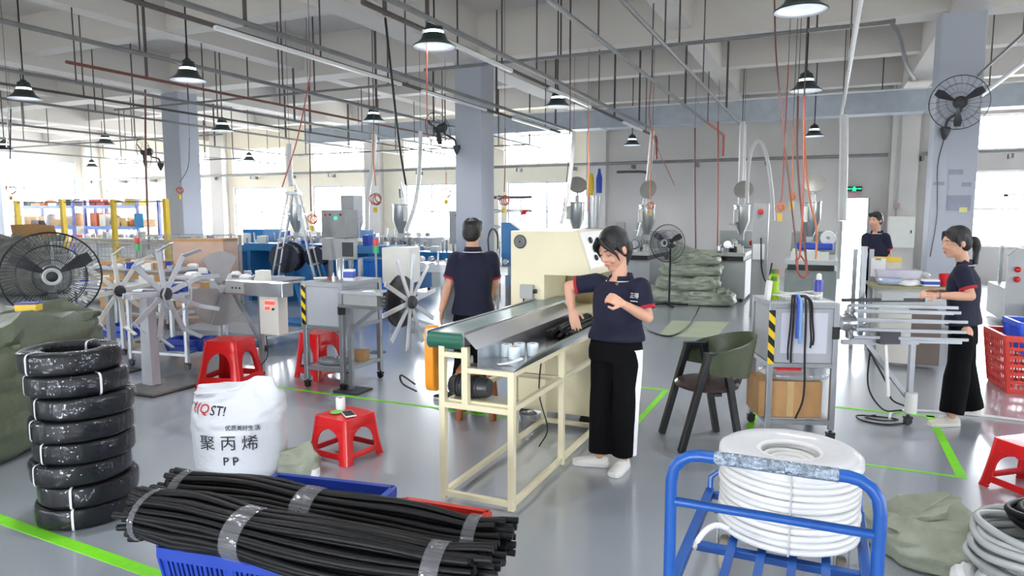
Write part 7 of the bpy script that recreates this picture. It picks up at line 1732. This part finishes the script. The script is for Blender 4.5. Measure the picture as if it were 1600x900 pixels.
    if hair == 'pony':
        pts = [hc(0, -0.10, 0.0), hc(0, -0.135, -0.005), hc(0, -0.15, -0.05), hc(0, -0.14, -0.12), hc(0, -0.125, -0.19)]
        raw(MB().tube(spline(pts, 5), [0.022 + 0.016 * sin(pi * min(1, k / 14)) for k in range(21)], 12), 'ponytail', M_HAIR, hr)
        raw(MB().torus(hc(0, -0.112, 0.0), 0.022, 0.008, ax[1]), 'hair_tie', mat('dark_red_tie', (92, 26, 34), 0.7), hr)
    if face: 
        off = lambda l, f_, u: P(l, f_, u) - base
        face_marks(root, off, ax, look_down)
    return root, shirt, tr, base, P

# --- woman at the conveyor
W1 = person('person in navy polo and black trousers with a white side stripe, working at the conveyor', dict(
    head=(-1.264, 4.434, 1.448), headF=(-0.42, -0.80, -0.42), headU=(-0.1, -0.15, 1.0), neck=(-1.222, 4.452, 1.253),
    shR=(-1.396, 4.502, 1.216), shL=(-1.068, 4.385, 1.211), elR=(-1.596, 4.496, 1.182), wrR=(-1.553, 4.431, 1.032), elL=(-1.008, 4.345, 1.020), wrL=(-1.119, 4.174, 1.117),
    hipR=(-1.317, 4.442, 0.774), hipL=(-1.153, 4.386, 0.797), knR=(-1.313, 4.370, 0.426), knL=(-1.139, 4.308, 0.453), anR=(-1.306, 4.320, 0.071), anL=(-1.150, 4.325, 0.075), ftR=(-0.93, -0.15, 0), ftL=(-0.1, -0.95, 0)),
    (-0.60, -0.80, 0), 'f', voxel=0.005, pants_stripe=True, look_down=True, flare=1.12, hair='low', hs=1.12,
    hands=dict(R=((0.35, -0.15, -1.0), (0.3, -0.9, 0.25), -1, 0.18), L=((-0.70, -0.35, 0.42), (0.2, -0.8, 0.5), -1, 0.85)))
def shirt_print(shirt, origin, nrm, txt, size):
    """white print on the chest following the cloth"""
    me = shirt.data; bvh = BVHTree.FromPolygons([v.co for v in me.vertices], [p.vertices[:] for p in me.polygons])
    nrm = V(nrm).normalized(); up_ = V((0, 0, 1)); up_ = (up_ - nrm * nrm.z).normalized(); rt = up_.cross(nrm)
    tm = text_mesh(txt, size, bold=0.005)
    for v in tm.vertices:
        p = V(origin) + rt * v.co.x + up_ * v.co.y
        hit = bvh.ray_cast(p + nrm * 0.3, -nrm)[0]
        v.co = (hit + nrm * 0.002) if hit is not None else p
    tm.materials.clear(); tm.materials.append(M_WHITETRIM)
    link('printed_lettering', tm, shirt)
root, shirt, tr, base, P_ = W1
c = V((-1.110, 4.293, 1.161)) - base
shirt_print(shirt, c, (-0.45, -0.9, 0.15), '正得', 0.038)
shirt_print(shirt, c + V((0.0, 0, -0.032)), (-0.45, -0.9, 0.15), '▬▬▬', 0.022)
MB().torus(tuple(V((-1.202, 4.304, 1.233)) - base), 0.012, 0.002, (0.6, 0.7, 0.3)).put('necklace_ring', mat('gold', (214, 180, 110), 0.25, 0.9), root)

# --- man seen from behind
W2 = person('person in navy polo seen from behind, standing past the conveyor', dict(
    head=(-2.881, 5.521, 1.509), headF=(-0.28, 0.95, -0.10), headU=(0.0, 0.0, 1.0), neck=(-2.879, 5.526, 1.354),
    shL=(-3.026, 5.483, 1.272), shR=(-2.720, 5.567, 1.281), elL=(-3.094, 5.458, 1.033), wrL=(-3.102, 5.341, 0.824), elR=(-2.727, 5.647, 1.043), wrR=(-2.852, 5.768, 0.870),
    hipL=(-2.938, 5.456, 0.697), hipR=(-2.785, 5.525, 0.697), knL=(-2.938, 5.415, 0.346), knR=(-2.780, 5.486, 0.346), anL=(-2.987, 5.379, 0.041), anR=(-2.842, 5.477, 0.033), ftL=(-0.95, -0.2, 0), ftR=(-0.75, 0.4, 0)),
    (-0.35, 0.94, 0), 'm', voxel=0.006, hair='short', shoe_m=M_BLACK, sole_m=M_WHITEPL, face=False,
    hands=dict(L=((-0.1, -0.05, -1.0), (-0.8, -0.4, 0), 1, 0.3), R=((-0.2, 0.9, -0.2), (0.3, 0.2, 0.9), 1, 0.5)))
# --- woman in profile at the right
W3 = person('person with ponytail in navy polo, in profile at the rod winder', dict(
    head=(0.978, 6.615, 1.447), headF=(-0.90, -0.38, -0.16), headU=(-0.1, -0.05, 1.0), neck=(1.048, 6.659, 1.274),
    shL=(1.008, 6.470, 1.224), shR=(1.082, 6.853, 1.198), elL=(1.070, 6.410, 1.034), wrL=(0.830, 6.324, 1.037), elR=(1.108, 6.885, 0.990), wrR=(0.858, 6.624, 1.043),
    hipL=(1.054, 6.521, 0.725), hipR=(1.088, 6.731, 0.694), knL=(1.012, 6.395, 0.379), knR=(1.126, 6.749, 0.324), anL=(0.980, 6.324, 0.080), anR=(1.197, 6.769, 0.030), ftL=(-0.9, -0.45, 0), ftR=(-0.95, -0.25, 0)),
    (-0.91, -0.41, 0), 'f', voxel=0.006, shoe_m=M_SHOEB, sole_m=M_SOLE, flare=1.3, deep=1.18,
    hands=dict(L=((-0.9, -0.3, 0.1), (0.0, -0.5, 0.85), -1, 0.6), R=((-0.9, -0.4, 0.05), (0.0, 0.3, 0.9), 1, 0.6)))
MB().torus(tuple(V((0.839, 6.328, 1.037)) - W3[3]), 0.028, 0.004, (0.9, 0.4, 0)).put('bracelet', M_STEEL, W3[0])
# --- man far back near the door
def S(px, py, d): return None
W4 = person('person in navy polo far back beside the open rear door', dict(
    head=(0.689, 11.774, 1.579), headF=(-0.55, -0.83, -0.05), headU=(0, 0, 1), neck=(0.715, 11.787, 1.406),
    shR=(0.580, 11.750, 1.329), shL=(0.823, 11.695, 1.334), elR=(0.570, 11.663, 1.091), wrR=(0.533, 11.405, 0.914), elL=(0.890, 11.752, 1.094), wrL=(0.844, 11.541, 0.877),
    hipR=(0.675, 11.726, 0.751), hipL=(0.809, 11.677, 0.760), knR=(0.685, 11.682, 0.338), knL=(0.827, 11.637, 0.350), anR=(0.697, 11.654, 0.049), anL=(0.839, 11.609, 0.065), ftR=(-0.5, -0.85, 0), ftL=(-0.4, -0.9, 0)),
    (-0.5, -0.86, 0), 'm', voxel=0.009, hair='short', shoe_m=M_BLACK, sole_m=M_WHITEPL,
    hands=dict(L=((-0.1, -0.3, -1.0), (0.8, -0.4, 0), -1, 0.4), R=((-0.1, -0.3, -1.0), (-0.8, 0.4, 0), 1, 0.4)))
